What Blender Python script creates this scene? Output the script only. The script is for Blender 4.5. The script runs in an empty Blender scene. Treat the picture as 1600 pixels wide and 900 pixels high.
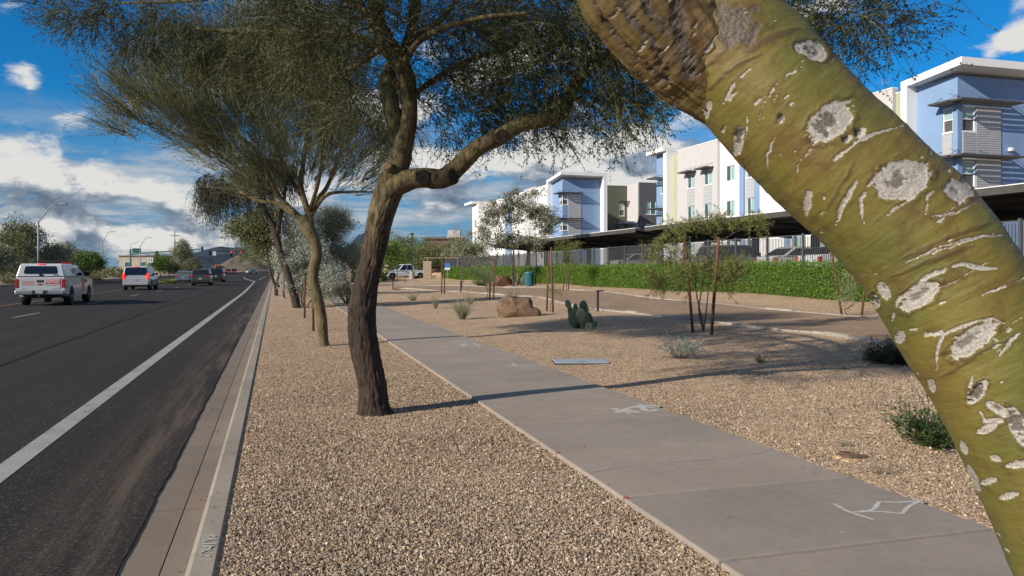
import bpy, bmesh, math, random
import numpy as np
from mathutils import Vector, Matrix
random.seed(7)
rng = np.random.default_rng(7)
scene = bpy.context.scene
col = scene.collection
rad = math.radians

# ------------------------------------------------------------------ camera
F = 1244.4          # focal length in pixels of the 1600 px wide photograph (28 mm)
CH = 1.5            # eye height over the gravel
HY = 421.0          # horizon row
TH = math.atan(370 / F)   # the camera looks this far right of the road's direction (+Y)
cT, sT = math.cos(TH), math.sin(TH)
cam_d = bpy.data.cameras.new('camera')
cam = bpy.data.objects.new('camera', cam_d)
col.objects.link(cam)
cam.location = (0, 0, CH)
cam.rotation_euler = (rad(90), 0, -TH)
cam_d.lens = 28
cam_d.sensor_width = 36
cam_d.shift_y = -(450 - HY) / 1600
cam_d.clip_start = 0.05
cam_d.clip_end = 20000
scene.camera = cam

# ------------------------------------------------------------------ light
SUN_AZ = rad(198)           # direction towards the sun, measured from +X
SUN_EL = rad(25)
SD = Vector((math.cos(SUN_AZ) * math.cos(SUN_EL), math.sin(SUN_AZ) * math.cos(SUN_EL), math.sin(SUN_EL)))
sun_d = bpy.data.lights.new('sun', 'SUN')
sun_d.energy = 5.0
sun_d.angle = rad(0.55)
sun_d.color = (1.0, 0.90, 0.76)
sun = bpy.data.objects.new('sun', sun_d)
col.objects.link(sun)
sun.rotation_euler = (-SD).to_track_quat('-Z', 'Y').to_euler()
sun.location = SD * 50
scene.view_settings.view_transform = 'Standard'
scene.view_settings.look = 'None'
scene.view_settings.exposure = 0.30
scene.view_settings.gamma = 1.0
scene.view_settings.use_curve_mapping = False

world = bpy.data.worlds.new('World')
scene.world = world
world.use_nodes = True
wn = world.node_tree.nodes
wl = world.node_tree.links
wn.clear()


class NT:
    """tiny helper for shader node maths"""
    def __init__(s, tree):
        s.n, s.l = tree.nodes, tree.links

    def put(s, sock, v):
        if v is None:
            return
        if isinstance(v, bpy.types.NodeSocket):
            s.l.new(v, sock)
        else:
            sock.default_value = v

    def node(s, t, **kw):
        n = s.n.new(t)
        for k, v in kw.items():
            setattr(n, k, v)
        return n

    def m(s, op, a, b=None, c=None, clamp=False):
        n = s.node('ShaderNodeMath', operation=op, use_clamp=clamp)
        for i, v in enumerate((a, b, c)):
            s.put(n.inputs[i], v)
        return n.outputs[0]

    def v(s, op, a, b=None, out=0):
        n = s.node('ShaderNodeVectorMath', operation=op)
        s.put(n.inputs[0], a)
        if b is not None:
            if op == 'SCALE':
                s.put(n.inputs['Scale'], b)
            else:
                s.put(n.inputs[1], b)
        return n.outputs[out]

    def noise(s, vec, scale, detail=4, rough=0.55, dist=0.0, out='Fac'):
        n = s.node('ShaderNodeTexNoise')
        s.put(n.inputs['Vector'], vec)
        s.put(n.inputs['Scale'], scale)
        s.put(n.inputs['Detail'], detail)
        s.put(n.inputs['Roughness'], rough)
        s.put(n.inputs['Distortion'], dist)
        return n.outputs[out]

    def ramp(s, fac, stops, interp='LINEAR'):
        n = s.node('ShaderNodeValToRGB')
        n.color_ramp.interpolation = interp
        e = n.color_ramp.elements
        while len(e) < len(stops):
            e.new(0.5)
        for i, (p, c) in enumerate(stops):
            e[i].position = p
            e[i].color = (*c, 1) if len(c) == 3 else c
        s.put(n.inputs[0], fac)
        return n.outputs[0]

    def mix(s, fac, a, b, blend='MIX'):
        n = s.node('ShaderNodeMix', data_type='RGBA', blend_type=blend)
        s.put(n.inputs[0], fac)
        for i, v in ((6, a), (7, b)):
            if not isinstance(v, bpy.types.NodeSocket) and len(v) == 3:
                v = (*v, 1)
            s.put(n.inputs[i], v)
        return n.outputs[2]

    def smooth(s, x, lo, hi):
        n = s.node('ShaderNodeMapRange', interpolation_type='SMOOTHSTEP')
        s.put(n.inputs[0], x)
        n.inputs[1].default_value = lo
        n.inputs[2].default_value = hi
        return n.outputs[0]


def dir_px(px, py):
    """direction from the eye through a pixel of the photograph"""
    X, Zu = (px - 800) / F, (HY - py) / F
    return Vector((X * cT + sT, -X * sT + cT, Zu)).normalized()


W = NT(world.node_tree)
sky = W.node('ShaderNodeTexSky', sky_type='NISHITA')
sky.sun_disc = False
sky.sun_elevation = SUN_EL
sky.sun_rotation = math.pi / 2 - SUN_AZ
sky.altitude = 400
sky.air_density = 1.0
sky.dust_density = 0.25
sky.ozone_density = 2.2
gen = W.node('ShaderNodeTexCoord').outputs['Generated']
d = W.v('NORMALIZE', gen)
sx = W.node('ShaderNodeSeparateXYZ')
wl.new(d, sx.inputs[0])
el = sx.outputs[2]
# cumulus: noise on the direction, flattened, with the banks that stand in view
blobs = [(52, 122, 0.045, 0.20), (40, 190, 0.06, 0.10), (150, 205, 0.075, 0.12), (210, 255, 0.07, 0.12), (60, 265, 0.10, 0.09), (270, 225, 0.05, 0.1),
         (1605, 62, 0.060, 0.30), (1010, 225, 0.17, 0.13), (850, 230, 0.17, 0.15), (1130, 190, 0.13, 0.10), (950, 290, 0.15, 0.14), (700, 320, 0.14, 0.10), (760, 150, 0.14, 0.10),
         (640, 280, 0.12, 0.08), (1250, 100, 0.06, -0.1), (1380, 60, 0.09, -0.12), (150, 60, 0.10, -0.14)]


def cloud_density(vec):
    pc = W.v('MULTIPLY', vec, (1.0, 1.0, 1.9))
    warp = W.noise(pc, 11.0, 3, 0.5, 0, 'Color')
    pcw = W.v('ADD', pc, W.v('SCALE', W.v('SUBTRACT', warp, (0.5, 0.5, 0.5)), 0.06))
    n = W.m('MULTIPLY_ADD', W.m('SUBTRACT', W.noise(pcw, 6.4, 10, 0.58), 0.5), 1.6, 0.48)
    v2 = W.v('MULTIPLY', vec, (1, 1, 1.3))
    for (bx_, by_, br_, amp) in blobs:
        c = dir_px(bx_, by_)
        dist = W.v('DISTANCE', v2, (c.x, c.y, c.z * 1.3), out=1)
        n = W.m('ADD', n, W.m('MULTIPLY', W.m('SUBTRACT', 1.0, W.smooth(dist, 0.0, br_)), amp))
    z = W.node('ShaderNodeSeparateXYZ')
    wl.new(vec, z.inputs[0])
    low = W.m('MULTIPLY', W.m('SUBTRACT', 1.0, W.smooth(z.outputs[2], 0.06, 0.24)), 0.03)
    high = W.m('MULTIPLY', W.smooth(z.outputs[2], 0.36, 0.55), 0.06)  # extra cloud overhead, out of view, added to make the skylight less blue
    return W.m('ADD', W.m('ADD', n, low), high)


D0 = cloud_density(d)
D1 = cloud_density(W.v('ADD', d, (SD.x * 0.016, SD.y * 0.016, 0.026)))
alpha = W.smooth(D0, 0.52, 0.69)
lit = W.m('MULTIPLY_ADD', W.m('SUBTRACT', D0, D1), 4.6, 0.60)
lit = W.m('SUBTRACT', lit, W.m('MULTIPLY', W.smooth(D0, 0.66, 0.92), 0.14), clamp=True)
ccol = W.ramp(lit, [(0.0, (1.9, 2.6, 3.6)), (0.38, (3.2, 4.0, 5.1)), (0.68, (5.9, 6.6, 7.4)), (1.0, (11.0, 10.9, 10.6))])
# thin flat layers towards the horizon
flat = W.node('ShaderNodeCombineXYZ')
inv = W.m('DIVIDE', 1.0, W.m('ADD', W.m('MAXIMUM', el, 0.0), 0.045))
wl.new(W.m('MULTIPLY', sx.outputs[0], inv), flat.inputs[0])
wl.new(W.m('MULTIPLY', sx.outputs[1], inv), flat.inputs[1])
st = W.noise(flat.outputs[0], 0.62, 8, 0.64)
sa = W.m('MULTIPLY', W.smooth(st, 0.37, 0.58), W.m('SUBTRACT', 1.0, W.smooth(el, 0.11, 0.2)))
scol = W.ramp(st, [(0.42, (3.4, 4.6, 6.2)), (0.60, (7.6, 8.2, 8.8)), (0.74, (4.4, 5.2, 6.2))])
base = W.mix(1.0, sky.outputs[0], (0.11, 0.97, 1.66), 'MULTIPLY')
haze_lo = W.m('MULTIPLY', W.m('SUBTRACT', 1.0, W.smooth(el, 0.0, 0.20)), 0.85)
base = W.mix(haze_lo, base, (2.5, 4.3, 6.6))
m1 = W.mix(W.m('MULTIPLY', sa, W.m('MULTIPLY_ADD', W.smooth(el, 0.02, 0.06), 0.6, 0.25)), base, scol)
m2 = W.mix(alpha, m1, ccol)
bg = W.node('ShaderNodeBackground')
wl.new(m2, bg.inputs[0])
bg.inputs[1].default_value = 0.055
wo = W.node('ShaderNodeOutputWorld')
wl.new(bg.outputs[0], wo.inputs[0])

# ------------------------------------------------------------------ places
def cam2w(Xc, Z):
    return Xc * cT + Z * sT, -Xc * sT + Z * cT


def P(px, py, Z):
    x, y = cam2w((px - 800) / F * Z, Z)
    return Vector((x, y, CH + (HY - py) / F * Z))


def sstep(a, b, x):
    t = min(1, max(0, (x - a) / (b - a)))
    return t * t * (3 - 2 * t)


def HT(x, y):
    """height of the planted ground right of the road"""
    if x < 4.3:
        return 0.0
    z = 0.019 * (min(x, 17) - 4.3) + 0.22 * sstep(16.2, 19.2, x) + 0.62 * sstep(19.6, 21.2, x)
    z += 0.03 * sstep(4.5, 7, x) * (math.sin(x * 0.9 + y * 0.31) + math.sin(y * 0.53 - x * 0.4)) * (1 - sstep(24, 30, x))
    return z


def G(px, py):
    z = 0.0
    for _ in range(25):
        Z = F * (CH - z) / (py - HY)
        x, y = cam2w((px - 800) / F * Z, Z)
        z = 0.5 * z + 0.5 * HT(x, y)
    return Vector((x, y, HT(x, y)))


def depth(p):
    return p[0] * sT + p[1] * cT


def RD(px, py, z=-0.15):
    Z = F * (CH - z) / (py - HY)
    x, y = cam2w((px - 800) / F * Z, Z)
    return Vector((x, y, z))


def y_on_x(px, X):
    k = (px - 800) / F
    Z = X / (k * cT + sT)
    return Z * (cT - k * sT)


def x_on_y(px, Y):
    k = (px - 800) / F
    Z = Y / (cT - k * sT)
    return Z * (k * cT + sT)


def z_at(py, x, y):
    return CH + (HY - py) / F * depth((x, y))


# ------------------------------------------------------------------ scene objects
def tag(o, label=None, cat=None, group=None, kind=None):
    if label: o['label'] = label
    if cat: o['category'] = cat
    if group: o['group'] = group
    if kind: o['kind'] = kind
    return o


def thing(name, label, cat, loc=(0, 0, 0), rz=0.0, group=None):
    o = bpy.data.objects.new(name, None)
    o.empty_display_size = 0.2
    col.objects.link(o)
    o.location = loc
    o.rotation_euler = (0, 0, rz)
    return tag(o, label, cat, group)


def link(name, me, parent=None, loc=None, rz=None):
    o = bpy.data.objects.new(name, me)
    col.objects.link(o)
    if parent: o.parent = parent
    if loc is not None: o.location = loc
    if rz is not None: o.rotation_euler = (0, 0, rz)
    return o


def mesh_np(name, V, Fc, mat=None, smooth=False, attrs=None):
    """mesh from numpy arrays; Fc is (n,3) or (n,4)"""
    V = np.asarray(V, dtype=np.float32).reshape(-1, 3)
    Fc = np.asarray(Fc, dtype=np.int32)
    me = bpy.data.meshes.new(name)
    me.vertices.add(len(V))
    me.vertices.foreach_set('co', V.ravel())
    k = Fc.shape[1]
    me.loops.add(Fc.size)
    me.loops.foreach_set('vertex_index', Fc.ravel())
    me.polygons.add(len(Fc))
    me.polygons.foreach_set('loop_start', np.arange(0, Fc.size, k, dtype=np.int32))
    me.polygons.foreach_set('loop_total', np.full(len(Fc), k, dtype=np.int32))
    if mat: me.materials.append(mat)
    me.update(calc_edges=True)
    me.polygons.foreach_set('use_smooth', np.full(len(Fc), bool(smooth)))
    if attrs:
        for an, av in attrs.items():
            a = me.attributes.new(an, 'FLOAT', 'POINT')
            a.data.foreach_set('value', np.asarray(av, dtype=np.float32))
    return me


class MB:
    """collects simple solids into one mesh"""
    def __init__(s):
        s.v, s.f = [], []

    def add(s, vs, fs):
        o = len(s.v)
        s.v += [tuple(p) for p in vs]
        s.f += [tuple(i + o for i in f) for f in fs]
        return s

    def box(s, x0, x1, y0, y1, z0, z1, M=None):
        vs = [Vector(p) for p in ((x0, y0, z0), (x1, y0, z0), (x1, y1, z0), (x0, y1, z0), (x0, y0, z1), (x1, y0, z1), (x1, y1, z1), (x0, y1, z1))]
        if M: vs = [M @ p for p in vs]
        return s.add(vs, [(3, 2, 1, 0), (4, 5, 6, 7), (0, 1, 5, 4), (1, 2, 6, 5), (2, 3, 7, 6), (3, 0, 4, 7)])

    def prism(s, poly, lo, hi, axis='x', wfun=None):
        """poly of (a,b) pairs extruded along an axis; wfun(a,b) scales the extrusion half width"""
        n = len(poly)
        vs = []
        for side in (lo, hi):
            for (a, b) in poly:
                w = side * (wfun(a, b) if wfun else 1.0)
                vs.append((w, a, b) if axis == 'x' else (a, w, b) if axis == 'y' else (a, b, w))
        fs = [tuple(range(n - 1, -1, -1)), tuple(range(n, 2 * n))]
        for i in range(n):
            j = (i + 1) % n
            fs.append((i, j, n + j, n + i))
        return s.add(vs, fs)

    def tube(s, pts, radii, n=8, caps=True):
        pts = [Vector(p) for p in pts]
        if isinstance(radii, (int, float)): radii = [radii] * len(pts)
        t0 = (pts[1] - pts[0]).normalized()
        ref = Vector((0, 0, 1)) if abs(t0.z) < 0.9 else Vector((1, 0, 0))
        u = t0.cross(ref).normalized()
        vs = []
        for i, p in enumerate(pts):
            a = pts[max(i - 1, 0)]
            b = pts[min(i + 1, len(pts) - 1)]
            t = (b - a).normalized()
            u = (u - t * u.dot(t)).normalized()
            w = t.cross(u)
            for k in range(n):
                an = 2 * math.pi * k / n
                vs.append(p + (u * math.cos(an) + w * math.sin(an)) * radii[i])
        fs = []
        for i in range(len(pts) - 1):
            for k in range(n):
                k2 = (k + 1) % n
                fs.append((i * n + k, i * n + k2, (i + 1) * n + k2, (i + 1) * n + k))
        if caps:
            fs.append(tuple(range(n - 1, -1, -1)))
            fs.append(tuple((len(pts) - 1) * n + k for k in range(n)))
        return s.add(vs, fs)

    def lathe(s, prof, n=24, M=None):
        """profile of (r,z) turned round z"""
        vs, fs = [], []
        for (r, z) in prof:
            for k in range(n):
                a = 2 * math.pi * k / n
                p = Vector((r * math.cos(a), r * math.sin(a), z))
                vs.append(M @ p if M else p)
        for i in range(len(prof) - 1):
            for k in range(n):
                k2 = (k + 1) % n
                fs.append((i * n + k, i * n + k2, (i + 1) * n + k2, (i + 1) * n + k))
        fs.append(tuple(range(n - 1, -1, -1)))
        fs.append(tuple((len(prof) - 1) * n + k for k in range(n)))
        return s.add(vs, fs)

    def mesh(s, name, mat=None, smooth=False):
        me = bpy.data.meshes.new(name)
        me.from_pydata([tuple(p) for p in s.v], [], s.f)
        if mat: me.materials.append(mat)
        if smooth:
            for p in me.polygons: p.use_smooth = True
        me.update()
        return me

    def build(s, name, mat=None, parent=None, smooth=False, bevel=0.0, loc=None, rz=None, seg=2):
        o = link(name, s.mesh(name, mat, smooth), parent, loc, rz)
        if bevel:
            b = o.modifiers.new('bevel', 'BEVEL')
            b.width = bevel
            b.segments = seg
            b.limit_method = 'ANGLE'
            b.angle_limit = rad(35)
        return o


def catmull(pts, n, dense=None):
    """resample a control polyline smoothly (rows may carry extra columns such as a radius)"""
    A = np.array(pts, float)
    A = np.vstack([2 * A[0] - A[1], A, 2 * A[-1] - A[-2]])
    seg = len(A) - 3
    out = []
    ts = np.linspace(0, seg - 1e-6, n)
    if dense:      # (from, to, share of the samples)
        k = int(n * dense[2])
        r_ = n - k
        ts = np.concatenate([np.linspace(0, dense[0], r_ * 2 // 3, endpoint=False), np.linspace(dense[0], dense[1], k, endpoint=False), np.linspace(dense[1], seg - 1e-6, r_ - r_ * 2 // 3)])
    for t in ts:
        i = int(t)
        u = t - i
        p0, p1, p2, p3 = A[i:i + 4]
        out.append(0.5 * ((2 * p1) + (-p0 + p2) * u + (2 * p0 - 5 * p1 + 4 * p2 - p3) * u * u + (-p0 + 3 * p1 - 3 * p2 + p3) * u ** 3))
    return np.array(out)


def hash3(i, j, k):
    n = (i * 374761393 + j * 668265263 + k * 2147483647 + 1274126177) & 0x7fffffff
    n = ((n ^ (n >> 13)) * 1274126177) & 0x7fffffff
    return ((n ^ (n >> 16)) & 0xffff) / 65535.0


def vnoise(x, y, z):
    x, y, z = np.broadcast_arrays(np.asarray(x, float), np.asarray(y, float), np.asarray(z, float))
    xi, yi, zi = [np.floor(q).astype(np.int64) for q in (x, y, z)]
    u, v, w = x - xi, y - yi, z - zi
    u, v, w = [q * q * (3 - 2 * q) for q in (u, v, w)]
    r = 0
    for a in (0, 1):
        for b in (0, 1):
            for c in (0, 1):
                r = r + hash3(xi + a, yi + b, zi + c) * (u if a else 1 - u) * (v if b else 1 - v) * (w if c else 1 - w)
    return r


def fbm(x, y, z, o=4):
    r, a, t = 0, 0.5, 0
    for i in range(o):
        f = 2 ** i
        r = r + a * vnoise(np.asarray(x) * f + 17 * i, np.asarray(y) * f + 5 * i, np.asarray(z) * f)
        t += a
        a *= 0.5
    return r / t

# ------------------------------------------------------------------ materials
def new_mat(name):
    m = bpy.data.materials.new(name)
    m.use_nodes = True
    nt = NT(m.node_tree)
    bs = m.node_tree.nodes['Principled BSDF']
    return m, nt, bs


def paint(name, c, rough=0.6, var=0.12, scale=3.0, bump=0.0, bscale=60.0, metal=0.0, spec=0.4, coat=0.0):
    """plain surface colour with a little cloudy variation and fine relief"""
    m, nt, bs = new_mat(name)
    tc = nt.node('ShaderNodeTexCoord').outputs['Object']
    n = nt.noise(tc, scale, 5, 0.6)
    lo = tuple(max(0, q * (1 - var)) for q in c)
    hi = tuple(min(1, q * (1 + var)) for q in c)
    nt.l.new(nt.ramp(n, [(0.3, lo), (0.7, hi)]), bs.inputs['Base Color'])
    bs.inputs['Roughness'].default_value = rough
    bs.inputs['Metallic'].default_value = metal
    bs.inputs['Specular IOR Level'].default_value = spec
    if coat:
        bs.inputs['Coat Weight'].default_value = coat
        bs.inputs['Coat Roughness'].default_value = 0.06
    if bump:
        b = nt.node('ShaderNodeBump')
        b.inputs['Strength'].default_value = bump
        b.inputs['Distance'].default_value = 0.02
        nt.l.new(nt.noise(tc, bscale, 4, 0.6), b.inputs['Height'])
        nt.l.new(b.outputs[0], bs.inputs['Normal'])
    return m


def foliage(name, cols, trans=0.25, rough=0.55):
    """leaf colours picked leaf by leaf"""
    m, nt, bs = new_mat(name)
    r = nt.node('ShaderNodeNewGeometry').outputs['Random Per Island']
    k = len(cols)
    c = nt.ramp(r, [(i / max(1, k - 1), q) for i, q in enumerate(cols)])
    nt.l.new(c, bs.inputs['Base Color'])
    bs.inputs['Roughness'].default_value = rough
    bs.inputs['Specular IOR Level'].default_value = 0.3
    tr = nt.node('ShaderNodeBsdfTranslucent')
    nt.l.new(c, tr.inputs[0])
    mx = nt.node('ShaderNodeMixShader')
    mx.inputs[0].default_value = trans
    nt.l.new(bs.outputs[0], mx.inputs[1])
    nt.l.new(tr.outputs[0], mx.inputs[2])
    nt.l.new(mx.outputs[0], nt.n['Material Output'].inputs[0])
    return m


def emit(name, c, s):
    m, nt, bs = new_mat(name)
    bs.inputs['Base Color'].default_value = (*c, 1)
    bs.inputs['Emission Color'].default_value = (*c, 1)
    bs.inputs['Emission Strength'].default_value = s
    return m


def gravel_mat(name, tint=(1, 1, 1), scale=58):
    m, nt, bs = new_mat(name)
    tc = nt.node('ShaderNodeTexCoord').outputs['Object']
    wp = nt.v('ADD', tc, nt.v('SCALE', nt.v('SUBTRACT', nt.noise(tc, 40, 2, 0.5, 0, 'Color'), (0.5, 0.5, 0.5)), 0.012))
    vo = nt.node('ShaderNodeTexVoronoi')
    nt.l.new(wp, vo.inputs['Vector'])
    vo.inputs['Scale'].default_value = scale
    sp = nt.node('ShaderNodeSeparateColor')
    nt.l.new(vo.outputs['Color'], sp.inputs[0])
    T = lambda c: tuple(a * b for a, b in zip(c, tint))
    c = nt.ramp(sp.outputs[0], [(0.0, T((0.12, 0.094, 0.072))), (0.18, T((0.31, 0.215, 0.138))), (0.42, T((0.44, 0.315, 0.205))), (0.6, T((0.34, 0.262, 0.19))),
                                (0.78, T((0.54, 0.405, 0.28))), (0.92, T((0.60, 0.50, 0.39))), (1.0, T((0.21, 0.18, 0.155)))])
    big = nt.noise(tc, 0.9, 4, 0.6)
    c = nt.mix(1.0, c, nt.ramp(big, [(0.3, (0.96, 0.90, 0.83)), (0.7, (1.2, 1.12, 1.02))]), 'MULTIPLY')
    for sc_, lo_, hi_ in ((7.0, 0.86, 1.13), (26.0, 0.80, 1.20), (75.0, 0.72, 1.28)):
        c = nt.mix(1.0, c, nt.ramp(nt.noise(tc, sc_, 3, 0.6), [(0.33, (lo_, lo_, lo_)), (0.67, (hi_, hi_, hi_))]), 'MULTIPLY')
    soil = nt.smooth(nt.noise(tc, 0.55, 5, 0.7), 0.60, 0.70)
    c = nt.mix(nt.m('MULTIPLY', soil, 0.35), c, T((0.30, 0.19, 0.12)))
    nt.l.new(c, bs.inputs['Base Color'])
    bs.inputs['Roughness'].default_value = 0.9
    bs.inputs['Specular IOR Level'].default_value = 0.2
    b = nt.node('ShaderNodeBump')
    b.inputs['Strength'].default_value = 0.9
    b.inputs['Distance'].default_value = 0.012
    nt.l.new(nt.m('ADD', nt.m('SUBTRACT', 1.0, vo.outputs['Distance']), nt.m('MULTIPLY', nt.noise(tc, 22, 4, 0.65), 2.2)), b.inputs['Height'])
    nt.l.new(b.outputs[0], bs.inputs['Normal'])
    return m


def asphalt_mat():
    m, nt, bs = new_mat('asphalt')
    tc = nt.node('ShaderNodeTexCoord').outputs['Object']
    sep = nt.node('ShaderNodeSeparateXYZ')
    nt.l.new(tc, sep.inputs[0])
    st = nt.node('ShaderNodeMapping')
    st.inputs['Scale'].default_value = (1.0, 0.05, 1.0)
    nt.l.new(tc, st.inputs[0])
    streak = nt.noise(st.outputs[0], 1.6, 5, 0.6)
    fine = nt.noise(tc, 130, 3, 0.7)
    grit = nt.node('ShaderNodeTexVoronoi')
    nt.l.new(tc, grit.inputs['Vector'])
    grit.inputs['Scale'].default_value = 90
    gs = nt.node('ShaderNodeSeparateColor')
    nt.l.new(grit.outputs['Color'], gs.inputs[0])
    c = nt.ramp(streak, [(0.25, (0.021, 0.0185, 0.0178)), (0.55, (0.027, 0.0235, 0.0225)), (0.8, (0.036, 0.0315, 0.0295))])
    c = nt.mix(nt.m('MULTIPLY', nt.smooth(gs.outputs[0], 0.80, 1.0), 0.5), c, (0.17, 0.15, 0.13))
    c = nt.mix(nt.m('MULTIPLY', nt.smooth(fine, 0.5, 0.75), 0.4), c, (0.040, 0.035, 0.034))
    # sand washed along the gutter
    dirt = nt.m('MULTIPLY', nt.smooth(sep.outputs[0], -1.75, -0.85), nt.smooth(nt.noise(st.outputs[0], 4.5, 7, 0.72), 0.40, 0.70))
    c = nt.mix(nt.m('MULTIPLY', dirt, 0.62), c, (0.17, 0.13, 0.098))
    nt.l.new(c, bs.inputs['Base Color'])
    bs.inputs['Roughness'].default_value = 0.95
    bs.inputs['Specular IOR Level'].default_value = 0.12
    b = nt.node('ShaderNodeBump')
    b.inputs['Strength'].default_value = 0.3
    b.inputs['Distance'].default_value = 0.004
    nt.l.new(fine, b.inputs['Height'])
    nt.l.new(b.outputs[0], bs.inputs['Normal'])
    return m


def concrete_mat(name, c, stain=0.25, dirt=None):
    m, nt, bs = new_mat(name)
    geo = nt.node('ShaderNodeNewGeometry').outputs['Position']
    n1 = nt.noise(geo, 0.8, 6, 0.65)
    n2 = nt.noise(geo, 14, 5, 0.7)
    n3 = nt.noise(geo, 220, 2, 0.6)
    cc = nt.ramp(n1, [(0.25, tuple(q * (1 - stain) for q in c)), (0.75, tuple(q * (1 + stain * 0.6) for q in c))])
    cc = nt.mix(1.0, cc, nt.ramp(n2, [(0.3, (0.9, 0.89, 0.88)), (0.7, (1.07, 1.06, 1.05))]), 'MULTIPLY')
    cc = nt.mix(1.0, cc, nt.ramp(n3, [(0.3, (0.9, 0.9, 0.9)), (0.7, (1.08, 1.08, 1.08))]), 'MULTIPLY')
    spots = nt.noise(geo, 5.5, 2, 0.4)
    cc = nt.mix(nt.m('MULTIPLY', nt.smooth(spots, 0.69, 0.78), 0.35), cc, tuple(q * 0.45 for q in c))
    rb = nt.node('ShaderNodeObjectInfo').outputs['Random']
    cc = nt.mix(1.0, cc, nt.ramp(rb, [(0, (0.94, 0.94, 0.94)), (1, (1.04, 1.03, 1.02))]), 'MULTIPLY')
    if dirt:
        cc = nt.mix(nt.m('MULTIPLY', nt.smooth(nt.noise(geo, 2.2, 6, 0.7), 0.40, 0.66), 0.65), cc, dirt)
    nt.l.new(cc, bs.inputs['Base Color'])
    bs.inputs['Roughness'].default_value = 0.85
    bs.inputs['Specular IOR Level'].default_value = 0.25
    b = nt.node('ShaderNodeBump')
    b.inputs['Strength'].default_value = 0.35
    b.inputs['Distance'].default_value = 0.004
    nt.l.new(nt.m('ADD', n3, n2), b.inputs['Height'])
    nt.l.new(b.outputs[0], bs.inputs['Normal'])
    return m


def bark_mat(name, cols, dark, scale=22, stretch=0.25, bump=0.8, crack=(0.36, 0.5), zdark=None):
    """rough fissured bark; zdark = (z0, z1, colour): the old grey bark at the foot of the trunk"""
    m, nt, bs = new_mat(name)
    geo = nt.node('ShaderNodeNewGeometry').outputs['Position']
    mp = nt.node('ShaderNodeMapping')
    mp.inputs['Scale'].default_value = (1, 1, stretch)
    nt.l.new(geo, mp.inputs[0])
    n1 = nt.noise(mp.outputs[0], scale, 6, 0.65, 0.6)
    n2 = nt.noise(geo, 3.2, 5, 0.6)
    c = nt.ramp(n2, [(0.3, cols[0]), (0.5, cols[1]), (0.7, cols[2])])
    ck = nt.m('SUBTRACT', 1.0, nt.smooth(n1, crack[0], crack[1]))
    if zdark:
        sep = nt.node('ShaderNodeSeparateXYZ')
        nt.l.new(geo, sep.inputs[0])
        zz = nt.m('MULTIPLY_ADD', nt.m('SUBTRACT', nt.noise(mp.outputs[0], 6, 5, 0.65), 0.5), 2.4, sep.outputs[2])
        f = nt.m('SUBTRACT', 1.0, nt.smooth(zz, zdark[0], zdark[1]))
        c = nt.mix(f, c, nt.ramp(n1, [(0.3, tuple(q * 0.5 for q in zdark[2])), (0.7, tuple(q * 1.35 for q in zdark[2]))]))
    c = nt.mix(nt.m('MULTIPLY', ck, 0.8), c, dark)
    nt.l.new(c, bs.inputs['Base Color'])
    bs.inputs['Roughness'].default_value = 0.85
    bs.inputs['Specular IOR Level'].default_value = 0.2
    b = nt.node('ShaderNodeBump')
    b.inputs['Strength'].default_value = bump
    b.inputs['Distance'].default_value = 0.03
    nt.l.new(n1, b.inputs['Height'])
    nt.l.new(b.outputs[0], bs.inputs['Normal'])
    return m


M = {}
M['gravel'] = gravel_mat('gravel_bed')
M['gravel_path'] = gravel_mat('decomposed_granite', (0.74, 0.74, 0.76), 110)
M['asphalt'] = asphalt_mat()
M['concrete'] = concrete_mat('sidewalk_concrete', (0.30, 0.258, 0.218), 0.2)
M['gutter'] = concrete_mat('gutter_concrete', (0.215, 0.185, 0.155), 0.25, (0.21, 0.155, 0.115))
M['curb'] = concrete_mat('curb_concrete', (0.31, 0.275, 0.225))
M['edging'] = concrete_mat('edging_concrete', (0.36, 0.33, 0.29))
M['joint'] = paint('joint_dirt', (0.06, 0.05, 0.045), 0.95)
def worn_paint(name, c):
    m, nt, bs = new_mat(name)
    tc = nt.node('ShaderNodeTexCoord').outputs['Object']
    wear = nt.m('ADD', nt.m('MULTIPLY', nt.noise(tc, 55, 4, 0.7), 0.6), nt.m('MULTIPLY', nt.noise(tc, 2.5, 5, 0.65), 0.4))
    cc = nt.ramp(nt.noise(tc, 5, 5, 0.65), [(0.3, tuple(q * 0.78 for q in c)), (0.7, c)])
    cc = nt.mix(nt.smooth(wear, 0.535, 0.60), cc, (0.05, 0.045, 0.042))
    nt.l.new(cc, bs.inputs['Base Color'])
    bs.inputs['Roughness'].default_value = 0.9
    bs.inputs['Specular IOR Level'].default_value = 0.15
    return m


M['white_line'] = worn_paint('road_paint_white', (0.36, 0.35, 0.33))
M['yellow_line'] = paint('road_paint_yellow', (0.22, 0.125, 0.05), 0.8, 0.25, 6)
M['chalk'] = paint('white_spray_paint', (0.44, 0.43, 0.40), 0.9, 0.25, 30)
M['red_paint'] = paint('red_spray_paint', (0.42, 0.07, 0.08), 0.8, 0.2, 30)
M['tar'] = paint('crack_tar', (0.03, 0.027, 0.026), 1.0, spec=0.02)
M['desert'] = paint('desert_soil', (0.30, 0.22, 0.15), 0.95, 0.25, 0.2)
M['stucco_white'] = paint('stucco_white', (0.78, 0.77, 0.77), 0.8, 0.03, 1.5, 0.3, 80)
M['stucco_grey'] = paint('stucco_light_grey', (0.49, 0.475, 0.475), 0.85, 0.04, 1.5, 0.3, 80)
M['stucco_dark'] = paint('stucco_slate', (0.105, 0.105, 0.115), 0.85, 0.06, 1.5, 0.3, 80)  # slate, darkened further to stand in for the unlit front wall
M['stucco_blue'] = paint('stucco_blue', (0.20, 0.305, 0.485), 0.85, 0.06, 1.2, 0.35, 60)
M['stucco_green'] = paint('stucco_sage', (0.38, 0.39, 0.27), 0.85, 0.05, 1.5, 0.3, 80)
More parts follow.
